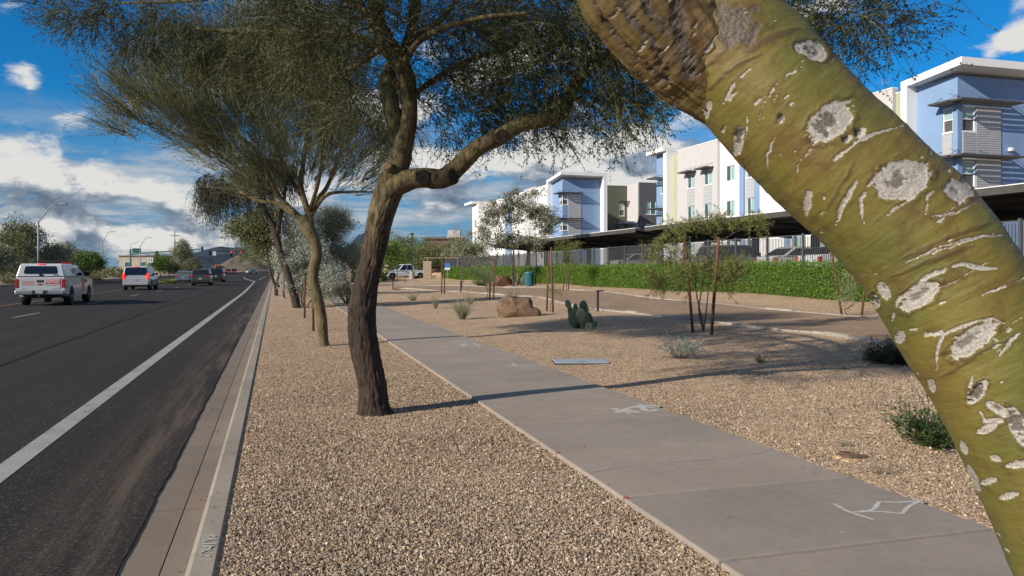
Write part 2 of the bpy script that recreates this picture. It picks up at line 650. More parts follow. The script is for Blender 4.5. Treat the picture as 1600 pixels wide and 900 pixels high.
M['stucco_olive'] = paint('stucco_olive', (0.105, 0.115, 0.08), 0.85, 0.06, 1.5, 0.3, 80)  # olive, darkened further to stand in for the unlit front walls
M['trim'] = paint('white_trim', (0.80, 0.80, 0.79), 0.6, 0.03)
M['siding'] = paint('grey_metal_siding', (0.42, 0.43, 0.44), 0.5, 0.05, 2)
M['glass'] = paint('window_glass', (0.045, 0.10, 0.10), 0.06, 0.3, 0.6, spec=0.9)
M['shade'] = paint('window_blind', (0.28, 0.42, 0.41), 0.25, 0.1, 0.6, spec=0.7)
M['screen'] = paint('window_screen', (0.09, 0.085, 0.08), 0.5, 0.15, 0.6)
M['awning'] = paint('awning_steel', (0.07, 0.065, 0.06), 0.5, 0.2)
M['black_steel'] = paint('black_steel', (0.03, 0.03, 0.033), 0.5, 0.2)
M['fence_steel'] = paint('fence_steel', (0.075, 0.078, 0.085), 0.45, 0.15)
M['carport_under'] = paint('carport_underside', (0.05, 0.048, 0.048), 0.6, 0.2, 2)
M['galv'] = paint('galvanised_steel', (0.24, 0.25, 0.26), 0.6, 0.15, 8, metal=0.2)
M['green_steel'] = paint('green_signal_pole', (0.015, 0.085, 0.06), 0.5, 0.15)
M['sign_green'] = paint('green_sign', (0.01, 0.11, 0.08), 0.5, 0.05)
M['sign_white'] = paint('white_sign', (0.62, 0.63, 0.64), 0.5, 0.03)
M['sign_black'] = paint('black_sign_print', (0.015, 0.015, 0.015), 0.6, 0.05)
M['sign_blue'] = paint('blue_sign', (0.03, 0.17, 0.42), 0.5, 0.05)
M['stake'] = paint('lodgepole_stake', (0.115, 0.052, 0.027), 0.9, 0.45, 9, 0.5, 40)
M['teal'] = paint('teal_can', (0.02, 0.13, 0.155), 0.5, 0.15)
M['lid'] = paint('polymer_lid', (0.28, 0.34, 0.38), 0.75, 0.1, 8, 0.3, 150)
M['tyre'] = paint('tyre_rubber', (0.018, 0.018, 0.019), 0.85, 0.2)
M['rim'] = paint('alloy_rim', (0.35, 0.36, 0.37), 0.35, 0.1, metal=0.7)
M['car_glass'] = paint('car_glass', (0.012, 0.014, 0.016), 0.05, 0.2, spec=0.7)
M['plastic'] = paint('black_plastic', (0.022, 0.022, 0.024), 0.6, 0.15)
M['chrome'] = paint('grey_bumper', (0.30, 0.31, 0.32), 0.35, 0.1, metal=0.6)
M['tail'] = paint('tail_light_red', (0.38, 0.012, 0.012), 0.2, 0.1, spec=0.7)
M['brake_on'] = emit('brake_light_lit', (0.9, 0.03, 0.02), 0.9)
M['red_lamp'] = emit('red_signal_lit', (1.0, 0.05, 0.03), 2.2)
M['plate'] = paint('number_plate', (0.30, 0.36, 0.38), 0.5, 0.2, 20)
M['metro_red'] = paint('red_print', (0.62, 0.10, 0.05), 0.5, 0.04)
M['orange_print'] = paint('orange_print', (0.60, 0.22, 0.09), 0.5, 0.15, 5)
M['gate_print'] = paint('grey_print', (0.35, 0.30, 0.30), 0.5, 0.1)
M['boulder'] = paint('granite_boulder', (0.165, 0.105, 0.066), 0.95, 0.55, 5.5, 1.0, 30)
M['boulder_red'] = paint('red_boulder', (0.19, 0.085, 0.055), 0.95, 0.35, 3.5, 0.9, 22)
M['soil'] = paint('bare_soil', (0.12, 0.075, 0.048), 0.95, 0.3, 12, 0.6, 40)
M['cactus'] = paint('cactus_skin', (0.095, 0.145, 0.075), 0.6, 0.3, 16, 0.4, 60)
M['cut_wood'] = paint('sawn_wood', (0.20, 0.115, 0.065), 0.9, 0.3, 18, 0.4, 40)
M['dark_wood'] = paint('stub_hollow_dark', (0.035, 0.026, 0.02), 0.95, 0.4, 30, 0.8, 40)  # near-black colour drawn on stub ends in place of the hollow's shade
M['hill_dark'] = paint('far_mountain', (0.016, 0.030, 0.052), 0.95, 0.25, 0.006)  # bluish haze of the distance is put into this base colour
M['hill_tan'] = paint('dry_hill', (0.11, 0.092, 0.066), 0.95, 0.3, 0.02)
M['tan_wall'] = paint('tan_block_wall', (0.33, 0.25, 0.18), 0.9, 0.12, 3, 0.4, 30)
M['brown_wall'] = paint('brown_stucco', (0.14, 0.095, 0.07), 0.9, 0.12, 3)
M['beige_wall'] = paint('beige_stucco', (0.38, 0.33, 0.27), 0.9, 0.08, 1)
# foliage
M['pv_leaf'] = foliage('palo_verde_leaflets', [(0.043, 0.063, 0.017), (0.065, 0.086, 0.024), (0.093, 0.112, 0.036)], 0.2)
M['pv_leaf3'] = foliage('palo_verde_leaflets_pale', [(0.081, 0.114, 0.042), (0.122, 0.160, 0.060), (0.162, 0.202, 0.084)], 0.2)
M['pv_twig'] = paint('palo_verde_twig', (0.08, 0.076, 0.03), 0.7, 0.3, 2)
M['pv_twig3'] = paint('palo_verde_twig_pale', (0.155, 0.155, 0.07), 0.7, 0.3, 2)
M['dark_leaf'] = foliage('dark_drooping_leaf', [(0.030, 0.040, 0.016), (0.05, 0.06, 0.025), (0.07, 0.08, 0.035)], 0.2)
M['silver_leaf'] = foliage('silver_leaf', [(0.248, 0.279, 0.232), (0.372, 0.403, 0.326), (0.496, 0.512, 0.434)], 0.15)
M['grey_leaf'] = foliage('grey_green_leaf', [(0.149, 0.162, 0.088), (0.243, 0.250, 0.142), (0.351, 0.344, 0.223)], 0.2)
M['olive_leaf'] = foliage('olive_leaf', [(0.098, 0.111, 0.046), (0.156, 0.163, 0.065), (0.221, 0.215, 0.098)], 0.2)
M['green_leaf'] = foliage('bright_green_leaf', [(0.072, 0.130, 0.023), (0.117, 0.189, 0.036), (0.169, 0.234, 0.058)], 0.25)
M['hedge_leaf'] = foliage('hedge_leaf', [(0.065, 0.125, 0.014), (0.12, 0.215, 0.022), (0.18, 0.29, 0.04)], 0.25, 0.4)
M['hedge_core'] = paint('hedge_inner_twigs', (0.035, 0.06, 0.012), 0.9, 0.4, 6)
M['yellow_leaf'] = foliage('feathery_yellow_green_leaf', [(0.130, 0.150, 0.039), (0.208, 0.221, 0.058), (0.286, 0.273, 0.091)], 0.3)
M['shrub_leaf'] = foliage('oleander_leaf', [(0.030, 0.056, 0.015), (0.048, 0.086, 0.022), (0.074, 0.112, 0.037)], 0.2, 0.4)
M['wood_grey'] = paint('grey_twig_wood', (0.10, 0.085, 0.07), 0.9, 0.25, 6)
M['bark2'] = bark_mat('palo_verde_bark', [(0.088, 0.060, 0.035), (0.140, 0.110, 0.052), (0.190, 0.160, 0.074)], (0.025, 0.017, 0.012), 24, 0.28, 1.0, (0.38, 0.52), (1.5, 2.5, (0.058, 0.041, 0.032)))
M['bark3'] = bark_mat('palo_verde_bark_pale', [(0.095, 0.072, 0.042), (0.14, 0.115, 0.060), (0.185, 0.15, 0.085)], (0.035, 0.026, 0.018), 18, 0.35, 0.8, (0.34, 0.48))
M['bark_dark'] = bark_mat('dark_bark', [(0.045, 0.035, 0.028), (0.065, 0.05, 0.04), (0.085, 0.065, 0.05)], (0.02, 0.015, 0.012), 22, 0.3, 0.9)

M['sage_leaf'] = foliage('sage_grey_leaf', [(0.13, 0.135, 0.08), (0.20, 0.205, 0.13), (0.33, 0.325, 0.24)], 0.2)


def cactus_mat():
    m, nt, bs = new_mat('prickly_pear_skin')
    tc = nt.node('ShaderNodeTexCoord').outputs['Object']
    r = nt.node('ShaderNodeObjectInfo').outputs['Random']
    c = nt.ramp(r, [(0.0, (0.055, 0.085, 0.045)), (0.5, (0.10, 0.145, 0.075)), (1.0, (0.16, 0.20, 0.11))])
    c = nt.mix(nt.m('MULTIPLY', nt.smooth(nt.noise(tc, 3.0, 4, 0.6), 0.5, 0.75), 0.5), c, (0.17, 0.16, 0.09))
    vo = nt.node('ShaderNodeTexVoronoi')
    nt.l.new(tc, vo.inputs['Vector'])
    vo.inputs['Scale'].default_value = 4.5
    c = nt.mix(nt.m('SUBTRACT', 1.0, nt.smooth(vo.outputs['Distance'], 0.08, 0.20)), c, (0.30, 0.25, 0.15))
    nt.l.new(c, bs.inputs['Base Color'])
    bs.inputs['Roughness'].default_value = 0.6
    return m


M['cactus'] = cactus_mat()

# ------------------------------------------------------------------ setting
def sheet(name, pts, mat, parent=None, kind=None):
    me = bpy.data.meshes.new(name)
    me.from_pydata([tuple(p) for p in pts], [], [tuple(range(len(pts)))])
    me.materials.append(mat)
    o = link(name, me, parent)
    if kind: tag(o, kind=kind)
    return o


def ribbon(pts, w, z=None):
    """flat strip following a polyline; verts and faces"""
    vs, fs = [], []
    for i, p in enumerate(pts):
        a, b = pts[max(i - 1, 0)], pts[min(i + 1, len(pts) - 1)]
        t = Vector((b[0] - a[0], b[1] - a[1], 0)).normalized()
        nrm = Vector((-t.y, t.x, 0))
        ww = w[i] if isinstance(w, (list, tuple)) else w
        for s in (-0.5, 0.5):
            q = Vector(p) + nrm * ww * s
            vs.append((q.x, q.y, q.z if z is None else z))
    for i in range(len(pts) - 1):
        fs.append((2 * i, 2 * i + 2, 2 * i + 3, 2 * i + 1))
    return vs, fs


RZ = -0.15
tag(sheet('ground', [(-9000, -3000, -0.5), (9000, -3000, -0.5), (9000, 12000, -0.5), (-9000, 12000, -0.5)], M['desert']), kind='structure')

# road: ragged edge of the asphalt along the gutter
ys = np.concatenate([np.arange(-8, 30, 0.12), np.arange(30, 120, 1.0), np.arange(120, 901, 20.0)])
ex = -0.83 + 0.05 * (fbm(ys * 1.7, 0.3, 0.1, 4) - 0.5) + 0.02 * (fbm(ys * 7, 3.3, 0.1, 2) - 0.5)
V, Fc = [], []
for i, y in enumerate(ys):
    V += [(-1.3, y, RZ), (ex[i], y, RZ), (ex[i] + 0.012, y, RZ - 0.05)]
for i in range(len(ys) - 1):
    a, b = 3 * i, 3 * i + 3
    Fc += [(a, a + 1, b + 1, b), (a + 1, a + 2, b + 2, b + 1)]
o0 = len(V)
yb = list(range(-8, 120, 8)) + list(range(120, 901, 60))
xb = np.linspace(-25.0, -1.3, 5)
V += [(x, y, RZ) for y in yb for x in xb]
Fc += [(o0 + i * 5 + j, o0 + i * 5 + j + 1, o0 + i * 5 + j + 6, o0 + i * 5 + j + 5) for i in range(len(yb) - 1) for j in range(4)]
road = tag(link('road', mesh_np('road', V, Fc, M['asphalt'])), kind='structure')


def on_road(name, pts, w, mat):
    vs, fs = ribbon(pts, w, RZ + 0.004)
    return link(name, mesh_np(name, vs, fs, mat), road)


p_end, p_bend = RD(398, 440), RD(381, 433.2)
on_road('edge_line', [(-2.13, -8, 0), (-2.13, 20, 0), (-2.13, 60, 0), (p_end.x, p_end.y, 0)], 0.2, M['white_line'])
on_road('taper_line', [(p_end.x, p_end.y, 0), ((p_end.x + p_bend.x) / 2 - 0.4, (p_end.y + p_bend.y) / 2, 0), (p_bend.x, p_bend.y, 0)], 0.3, M['white_line'])
on_road('turn_lane_line', [(p_end.x + 0.2, p_end.y + 20, 0), (-2.0, p_end.y + 90, 0)], 0.2, M['white_line'])
for k in range(22):
    y0 = 31.0 - 11.5 * 3 + k * 11.5
    on_road('lane_dash', [(-8.6, y0, 0), (-8.6, y0 + 3.2, 0)], 0.11, M['white_line'])
on_road('yellow_line', [(-11.9, -8, 0), (-11.9, 60, 0), (-11.9, 400, 0)], 0.13, M['yellow_line'])
seam = [(-4.62 + 0.10 * math.sin(y * 0.13) + 0.03 * math.sin(y * 0.9), y, 0) for y in range(-8, 120, 2)]
on_road('tar_seam', seam, 0.09, M['tar'])

# gutter: two rows of concrete pans with open joints, and the curb in lengths
gut = tag(sheet('gutter', [(-0.87, -8, RZ - 0.06), (-0.30, -8, RZ - 0.06), (-0.30, 400, RZ - 0.06), (-0.87, 400, RZ - 0.06)], M['joint']), kind='structure')
PAN = 2.05
pan_a = MB().prism([(-0.845, RZ - 0.05), (-0.612, RZ - 0.05), (-0.612, RZ - 0.020), (-0.845, RZ - 0.010)], 0, PAN - 0.012, 'y').mesh('pan', M['gutter'])
pan_b = MB().prism([(-0.604, RZ - 0.05), (-0.40, RZ - 0.05), (-0.40, RZ - 0.012), (-0.604, RZ - 0.020)], 0, PAN - 0.012, 'y').mesh('pan', M['gutter'])
for k in range(34):
    for pm in (pan_a, pan_b):
        link('pan', pm, gut, (0, -4.3 + k * PAN, 0))
long_a = MB().prism([(-0.845, RZ - 0.05), (-0.40, RZ - 0.05), (-0.40, RZ - 0.012), (-0.845, RZ - 0.012)], 66, 400, 'y').build('far_pan', M['gutter'], gut)
curb = tag(sheet('curb', [(-0.42, -8, -0.10), (-0.29, -8, -0.10), (-0.29, 400, -0.10), (-0.42, 400, -0.10)], M['joint']), kind='structure')
cpoly = [(-0.445, -0.25), (-0.285, -0.25), (-0.285, 0.004), (-0.295, 0.016), (-0.400, 0.016), (-0.420, 0.006), (-0.430, -0.02)]
CL = 3.1
cm = MB().prism(cpoly, 0, CL - 0.012, 'y').mesh('curb_stone', M['curb'])
for k in range(24):
    link('curb_stone', cm, curb, (0, -5.6 + k * CL, 0))
MB().prism(cpoly, -5.6 + 24 * CL, 400, 'y').build('far_curb_stone', M['curb'], curb)

# planted gravel ground right of the curb
gx = np.concatenate([np.arange(-0.288, 4.3, 0.46), np.arange(4.3, 23, 0.35), np.arange(23, 60, 3.0)])
gy = np.concatenate([np.arange(-8, 60, 0.5), np.arange(60, 220, 2.0), np.arange(220, 401, 20.0)])
V = np.array([(x, y, HT(x, y)) for y in gy for x in gx])
bare = (np.abs(V[:, 0] + 0.288) > 0.01)
V[:, 2] += bare * (0.02 * (fbm(V[:, 0] * 1.3, V[:, 1] * 1.3, 0.5, 3) - 0.6))
nx = len(gx)
I = (np.arange(len(gy) - 1)[:, None] * nx + np.arange(nx - 1)[None, :]).ravel()
Fc = np.stack([I, I + 1, I + nx + 1, I + nx], 1)
tag(link('gravel_bed', mesh_np('gravel_bed', V, Fc, M['gravel'], True)), kind='structure')
# verge on the far side of the road, and its curb
tag(sheet('far_verge', [(-300, -8, 0.0), (-25.2, -8, 0.0), (-25.2, 600, 0.0), (-300, 600, 0.0)], M['desert']), kind='structure')
tag(MB().box(-25.2, -24.98, -8, 600, -0.3, 0.01).build('far_curb', M['curb']), kind='structure')
med = tag(MB().prism([(-12.6, 90), (-13.1, 88), (-14.6, 88), (-15.0, 90), (-15.0, 160), (-12.6, 160)], RZ, 0.02, 'z').build('median', M['gravel_path'], bevel=0.03), kind='structure')

# loose stones on the gravel where they can be told apart
def stones():
    pts = []
    def region(x0, x1, y0, y1, n, zoff, fade=1.0):
        xs = rng.uniform(x0, x1, n); yy = y0 + (y1 - y0) * rng.uniform(0, 1, n) ** fade
        pts.append(np.stack([xs, yy, np.array([HT(a, b) for a, b in zip(xs, yy)]) + zoff], 1))
    region(-0.26, 2.2, 2.6, 5.5, 58000, 0.002)
    region(-0.26, 2.2, 5.5, 9.5, 30000, 0.002)
    region(-0.26, 2.25, 9.5, 30, 26000, 0.002, 1.9)
    region(4.02, 8.0, 3.0, 8.0, 46000, 0.0)
    region(3.95, 11.0, 8.0, 20.0, 40000, 0.0, 1.8)
    A = np.concatenate(pts)
    L = np.interp(A[:, 1], SWY, SWL)
    Rr = np.interp(A[:, 1], SWY, SWR)
    keep = (A[:, 0] < L - 0.01) | (A[:, 0] > Rr + 0.01)
    A = A[keep]
    me = bpy.data.meshes.new('loose_gravel')
    me.vertices.add(len(A))
    me.vertices.foreach_set('co', A.astype(np.float32).ravel())
    me.update()
    o = link('loose_gravel', me)
    tag(o, 'loose tan and grey gravel stones covering the planting strips', 'gravel', kind='stuff')
    ng = bpy.data.node_groups.new('scatter_stones', 'GeometryNodeTree')
    ng.interface.new_socket('Geometry', in_out='INPUT', socket_type='NodeSocketGeometry')
    ng.interface.new_socket('Geometry', in_out='OUTPUT', socket_type='NodeSocketGeometry')
    N, Lk = ng.nodes, ng.links
    gi, go = N.new('NodeGroupInput'), N.new('NodeGroupOutput')
    jn = N.new('GeometryNodeJoinGeometry')
    for k in range(5):
        ico = N.new('GeometryNodeMeshIcoSphere')
        ico.inputs['Radius'].default_value = 1.0
        ico.inputs['Subdivisions'].default_value = 1
        sp = N.new('GeometryNodeSetPosition')
        nz = N.new('ShaderNodeTexNoise')
        nz.noise_dimensions = '4D'
        nz.inputs['W'].default_value = k * 7.3
        nz.inputs['Scale'].default_value = 1.1
        sub = N.new('ShaderNodeVectorMath'); sub.operation = 'SUBTRACT'
        sub.inputs[1].default_value = (0.5, 0.5, 0.5)
        scl = N.new('ShaderNodeVectorMath'); scl.operation = 'SCALE'
        scl.inputs['Scale'].default_value = 2.3
        Lk.new(nz.outputs['Color'], sub.inputs[0]); Lk.new(sub.outputs[0], scl.inputs[0])
        Lk.new(ico.outputs[0], sp.inputs['Geometry']); Lk.new(scl.outputs[0], sp.inputs['Offset'])
        g2 = N.new('GeometryNodeGeometryToInstance')
        Lk.new(sp.outputs[0], g2.inputs[0]); Lk.new(g2.outputs[0], jn.inputs[0])
    ip = N.new('GeometryNodeInstanceOnPoints')
    ip.inputs['Pick Instance'].default_value = True
    ri = N.new('FunctionNodeRandomValue'); ri.data_type = 'INT'
    ri.inputs[4].default_value = 0; ri.inputs[5].default_value = 4
    rr = N.new('FunctionNodeRandomValue'); rr.data_type = 'FLOAT_VECTOR'
    rr.inputs[0].default_value = (0, 0, 0); rr.inputs[1].default_value = (6.28, 6.28, 6.28)
    rs = N.new('FunctionNodeRandomValue'); rs.data_type = 'FLOAT_VECTOR'
    rs.inputs[0].default_value = (0.0034, 0.0028, 0.0024); rs.inputs[1].default_value = (0.0090, 0.0078, 0.0064)
    sm = N.new('GeometryNodeSetMaterial'); sm.inputs['Material'].default_value = M['stone']
    Lk.new(gi.outputs[0], ip.inputs['Points']); Lk.new(jn.outputs[0], ip.inputs['Instance'])
    Lk.new(ri.outputs[2], ip.inputs['Instance Index']); Lk.new(rr.outputs[0], ip.inputs['Rotation']); 
    r1 = N.new('FunctionNodeRandomValue'); r1.data_type = 'FLOAT'; r1.inputs['Seed'].default_value = 5
    pw = N.new('ShaderNodeMath'); pw.operation = 'POWER'; pw.inputs[1].default_value = 6.0
    ma = N.new('ShaderNodeMath'); ma.operation = 'MULTIPLY_ADD'; ma.inputs[1].default_value = 1.1; ma.inputs[2].default_value = 0.88
    vs_ = N.new('ShaderNodeVectorMath'); vs_.operation = 'SCALE'
    Lk.new(r1.outputs[1], pw.inputs[0]); Lk.new(pw.outputs[0], ma.inputs[0])
    Lk.new(rs.outputs[0], vs_.inputs[0]); Lk.new(ma.outputs[0], vs_.inputs['Scale']); Lk.new(vs_.outputs[0], ip.inputs['Scale'])
    Lk.new(ip.outputs[0], sm.inputs['Geometry']); Lk.new(sm.outputs[0], go.inputs[0])
    o.modifiers.new('stones', 'NODES').node_group = ng


def stone_mat():
    m, nt, bs = new_mat('loose_stone')
    r = nt.node('ShaderNodeObjectInfo').outputs['Random']
    c = nt.ramp(r, [(0.0, (0.055, 0.043, 0.035)), (0.16, (0.17, 0.118, 0.078)), (0.3, (0.27, 0.192, 0.125)), (0.45, (0.37, 0.272, 0.178)), (0.6, (0.25, 0.198, 0.148)),
                    (0.8, (0.45, 0.345, 0.235)), (0.93, (0.57, 0.49, 0.39)), (1.0, (0.14, 0.127, 0.118))])
    nt.l.new(c, bs.inputs['Base Color'])
    bs.inputs['Roughness'].default_value = 0.85
    bs.inputs['Specular IOR Level'].default_value = 0.25
    return m


M['stone'] = stone_mat()

# sidewalk
sl = [RD(px, py, 0.03) for px, py in ((1150, 900), (985, 776), (748, 628), (604, 533), (540, 488))]
sr = [RD(px, py, 0.03) for px, py in ((1560, 820), (1200, 697), (900, 591), (702, 518.6), (581, 472))]
pl = np.polyfit([p.y for p in sl], [p.x for p in sl], 1)
pr = np.polyfit([p.y for p in sr], [p.x for p in sr], 1)
print('SIDEWALK', [tuple(round(q, 2) for q in p) for p in sl], [tuple(round(q, 2) for q in p) for p in sr], pl, pr)
SWY = np.linspace(-8, 75, 40)
SWL = np.polyval(pl, SWY)
SWR = np.polyval(pr, SWY)
swl = lambda y: float(np.polyval(pl, y))
swr = lambda y: float(np.polyval(pr, y))
sw = tag(link('sidewalk', mesh_np('sidewalk', [(swl(-8) + .02, -8, 0.008), (swr(-8) - .02, -8, 0.008), (swr(75) - .02, 75, 0.008), (swl(75) + .02, 75, 0.008)], [(0, 1, 2, 3)], M['joint'])), kind='structure')
jy = [RD(px, py, 0.03).y for px, py in ((1117, 877), (983, 776), (872, 706.7), (806, 663), (748, 628))]
print('JOINTS', [round(q, 2) for q in jy])
sp = (jy[4] - jy[0]) / 4
jl = [jy[0] - sp * k for k in range(7, 0, -1)] + jy + [jy[4] + sp * k for k in range(1, 46)]
for a, b in zip(jl[:-1], jl[1:]):
    g = 0.012
    vs = [(swl(a + g), a + g), (swr(a + g), a + g), (swr(b - g), b - g), (swl(b - g), b - g)]
    MB().prism(vs, -0.06, 0.03, 'z').build('panel', M['concrete'], sw, bevel=0.012)

# marks sprayed on the pavement
def strip_on(name, pts, w, z, mat, parent):
    vs, fs = ribbon([Vector(p) for p in pts], w, z)
    return link(name, mesh_np(name, vs, fs, mat), parent)


def mark(name, lines, w, mat, parent, z=0.0311):
    vs, fs = [], []
    for ln in lines:
        pts = [RD(px, py, 0.03) for px, py in ln]
        pts = [Vector(q) for q in catmull([tuple(p) for p in pts], 10)] if len(pts) > 2 else pts
        k = len(pts)
        ww = [w * (0.75 + 0.5 * random.random()) for _ in range(k)]
        v2, f2 = ribbon(pts, ww, z + 0.0003 * len(fs) / 9)
        fs += [tuple(i + len(vs) for i in f) for f in f2]
        vs += v2
    return link(name, mesh_np(name, vs, fs, mat), parent)


mark('sprayed_mark', [[(1303, 787), (1325, 799), (1365, 812)], [(1330, 801), (1362, 797), (1374, 784)], [(1374, 784), (1400, 785), (1434, 783)],
                      [(1345, 799), (1380, 800), (1410, 803)], [(1410, 803), (1420, 792), (1440, 781)]], 0.026, M['chalk'], sw)
mark('sprayed_mark', [[(957, 638), (985, 646)], [(962, 645), (990, 636), (1030, 633)], [(975, 640), (1000, 645)], [(1000, 632), (1010, 642), (1028, 640)], [(985, 636), (1022, 637)]], 0.06, M['chalk'], sw)
mark('sprayed_mark', [[(795, 570), (812, 572), (832, 570)], [(800, 567), (806, 572)]], 0.03, M['chalk'], sw)
mark('sprayed_mark', [[(716, 538), (735, 540), (756, 539)], [(722, 541), (728, 537)], [(740, 536), (750, 541)]], 0.05, M['chalk'], sw)
for px, py in ((984, 777), (806, 664), (872, 707)):
    q = RD(px, py, 0.03)
    strip_on('red_mark', [(swl(q.y) + 0.012, q.y - 0.035, 0), (swl(q.y) + 0.02, q.y + 0.03, 0)], 0.025, 0.0314, M['red_paint'], sw)
vs, fs = [], []
for k in range(9):
    y = 4.42 + k * 0.036 + random.uniform(-0.01, 0.01)
    x0, x1 = -0.39 + random.uniform(0, 0.03), -0.305 - random.uniform(0, 0.03)
    v2, f2 = ribbon([Vector((x0, y, 0)), Vector(((x0 + x1) / 2, y + random.uniform(-.015, .03), 0)), Vector((x1, y + random.uniform(-0.03, 0.05), 0))], 0.012, 0.0205 + 0.0003 * k)
    fs += [tuple(i + len(vs) for i in f) for f in f2]
    vs += v2
link('painted_scribble', mesh_np('painted_scribble', vs, fs, M['chalk']), curb)

# hairline cracks in the concrete
for k, (x0, y0, x1, y1) in enumerate(((2.16, 5.35, 3.95, 5.6), (2.9, 9.9, 3.97, 10.35), (2.2, 13.1, 3.3, 13.0))):
    n_ = 26
    pts = [Vector((x0 + (x1 - x0) * t + 0.02 * math.sin(9 * t + k), y0 + (y1 - y0) * t + 0.05 * math.sin(7 * t + 2 * k) + random.uniform(-.018, .018), 0)) for t in np.linspace(0, 1, n_)]
    vs, fs = ribbon(pts, [0.0045 * (0.4 + random.random()) for _ in range(n_)], 0.0308)
    link('crack', mesh_np('crack', vs, fs, M['joint']), sw)

# winding path of fine granite with concrete edging
near = [(620, 451), (664, 453), (740, 457), (820, 463), (865, 470), (932, 484), (985, 489), (1035, 495), (1122, 505), (1167, 511), (1215, 516), (1275, 521), (1335, 530), (1420, 543), (1560, 566), (1800, 606)]
far = [(620, 446), (664, 446.5), (740, 447.5), (820, 449.5), (870, 451), (935, 455.5), (1000, 464), (1072, 471), (1172, 481), (1260, 489), (1332, 495), (1385, 500), (1460, 508), (1560, 520), (1680, 535), (1850, 560)]
ne = catmull([tuple(G(*q)) for q in near], 90)
fe = catmull([tuple(G(*q)) for q in far], 90)
V, Fc = [], []
for a, b in zip(ne, fe):
    for t in np.linspace(0, 1, 7):
        q = a * (1 - t) + b * t
        V.append((q[0], q[1], HT(q[0], q[1]) + 0.02))
for i in range(89):
    for j in range(6):
        k = i * 7 + j
        Fc.append((k, k + 7, k + 8, k + 1))
path = tag(link('path', mesh_np('path', V, Fc, M['gravel_path'], True)), kind='structure')
for e in (ne, fe):
    pts = [Vector(q) for q in e]
    i = 0
    while i < len(pts) - 2:
        j = min(i + random.choice((2, 3)), len(pts) - 1)
        a, b = pts[i], pts[j]
        t = (b - a); L = t.length
        if L > 0.2:
            mt = Matrix.Translation((a.x, a.y, HT(a.x, a.y))) @ Matrix.Rotation(math.atan2(t.y, t.x), 4, 'Z')
            dz = HT(b.x, b.y) - HT(a.x, a.y)
            mt = mt @ Matrix.Rotation(-math.atan2(dz, L), 4, 'Y')
            h = 0.055 + random.uniform(-0.02, 0.015)
            MB().box(0.015, L - 0.015, -0.06, 0.06, -0.12, h, mt).build('edging_stone', M['edging'], path, bevel=0.012)
        i = j
stones()

# parking lot behind the fence
tag(sheet('parking_lot', [(22.2, 4, 1.16), (36.6, 4, 1.16), (36.6, 150, 1.16), (22.2, 150, 1.16)], M['asphalt']), kind='structure')


def hill(name, px, py, half, Z, mat, seed, base_py=425):
    c = P(px, py, Z)
    top = c.z
    n = 60
    R = half / F * Z
    V = []
    for j in range(n):
        for i in range(n):
            u, v = i / (n - 1) * 2 - 1, j / (n - 1) * 2 - 1
            r = math.hypot(u, v)
            h = 0.5 + 0.5 * math.cos(math.pi * min(1, r))
            V.append((u, v, h))
    V = np.array(V)
    h = V[:, 2] * (0.72 + 0.55 * (fbm(V[:, 0] * 2.5 + seed, V[:, 1] * 2.5, seed, 5) - 0.3))
    h = h / h.max()
    W_ = np.stack([c.x + V[:, 0] * R, c.y + V[:, 1] * R, -2 + h * (top + 2)], 1)
    I = (np.arange(n - 1)[:, None] * n + np.arange(n - 1)[None, :]).ravel()
    return tag(link(name, mesh_np(name, W_, np.stack([I, I + 1, I + n + 1, I + n], 1), mat, True)), kind='structure')


hill('hill', 345, 385, 150, 5200, M['hill_dark'], 3)
hill('hill', 385, 386, 120, 5600, M['hill_dark'], 8)
hill('hill', 300, 398, 120, 5000, M['hill_dark'], 5)
hill('hill', 425, 388, 75, 1300, M['hill_tan'], 11)
hill('hill', 380, 398, 60, 1200, M['hill_tan'], 12)
hill('hill', 585, 364, 80, 3000, M['hill_dark'], 15)
hill('hill', 775, 345, 100, 2600, M['hill_dark'], 19)

# ------------------------------------------------------------------ vegetation tools
def unit(a):
    return a / np.maximum(np.linalg.norm(a, axis=-1, keepdims=True), 1e-9)


def grow(base, dirs, lens, S=4, droop=0.0, wob=0.25):
    """N curved twigs of S points"""
    N = len(base)
    pts = np.zeros((N, S, 3))
    pts[:, 0] = base
    d = unit(dirs)
    for k in range(1, S):
        d = d + rng.normal(0, wob, (N, 3))
        d[:, 2] -= droop
        d = unit(d)
        pts[:, k] = pts[:, k - 1] + d * (lens / (S - 1))[:, None]
    return pts


def twig_mesh(pts, r0, r1, sides=3):
    N, S, _ = pts.shape
    t = np.gradient(pts, axis=1)
    t = unit(t)
    ref = unit(rng.normal(0, 1, (N, 1, 3)))
    u = unit(np.cross(t, np.broadcast_to(ref, t.shape)))
    w = np.cross(t, u)
    r = np.linspace(1, 0, S)[None, :] * (np.asarray(r0) - r1).reshape(-1, 1) + r1
    r = np.broadcast_to(r, (N, S))
    ang = np.arange(sides) * 2 * math.pi / sides
    V = pts[:, :, None, :] + r[:, :, None, None] * (u[:, :, None, :] * np.cos(ang)[None, None, :, None] + w[:, :, None, :] * np.sin(ang)[None, None, :, None])
    idx = np.arange(N * S * sides).reshape(N, S, sides)
    nx_ = np.roll(idx, -1, axis=2)
    Fc = np.stack([idx[:, :-1], nx_[:, :-1], nx_[:, 1:], idx[:, 1:]], -1).reshape(-1, 4)
    return V.reshape(-1, 3), Fc


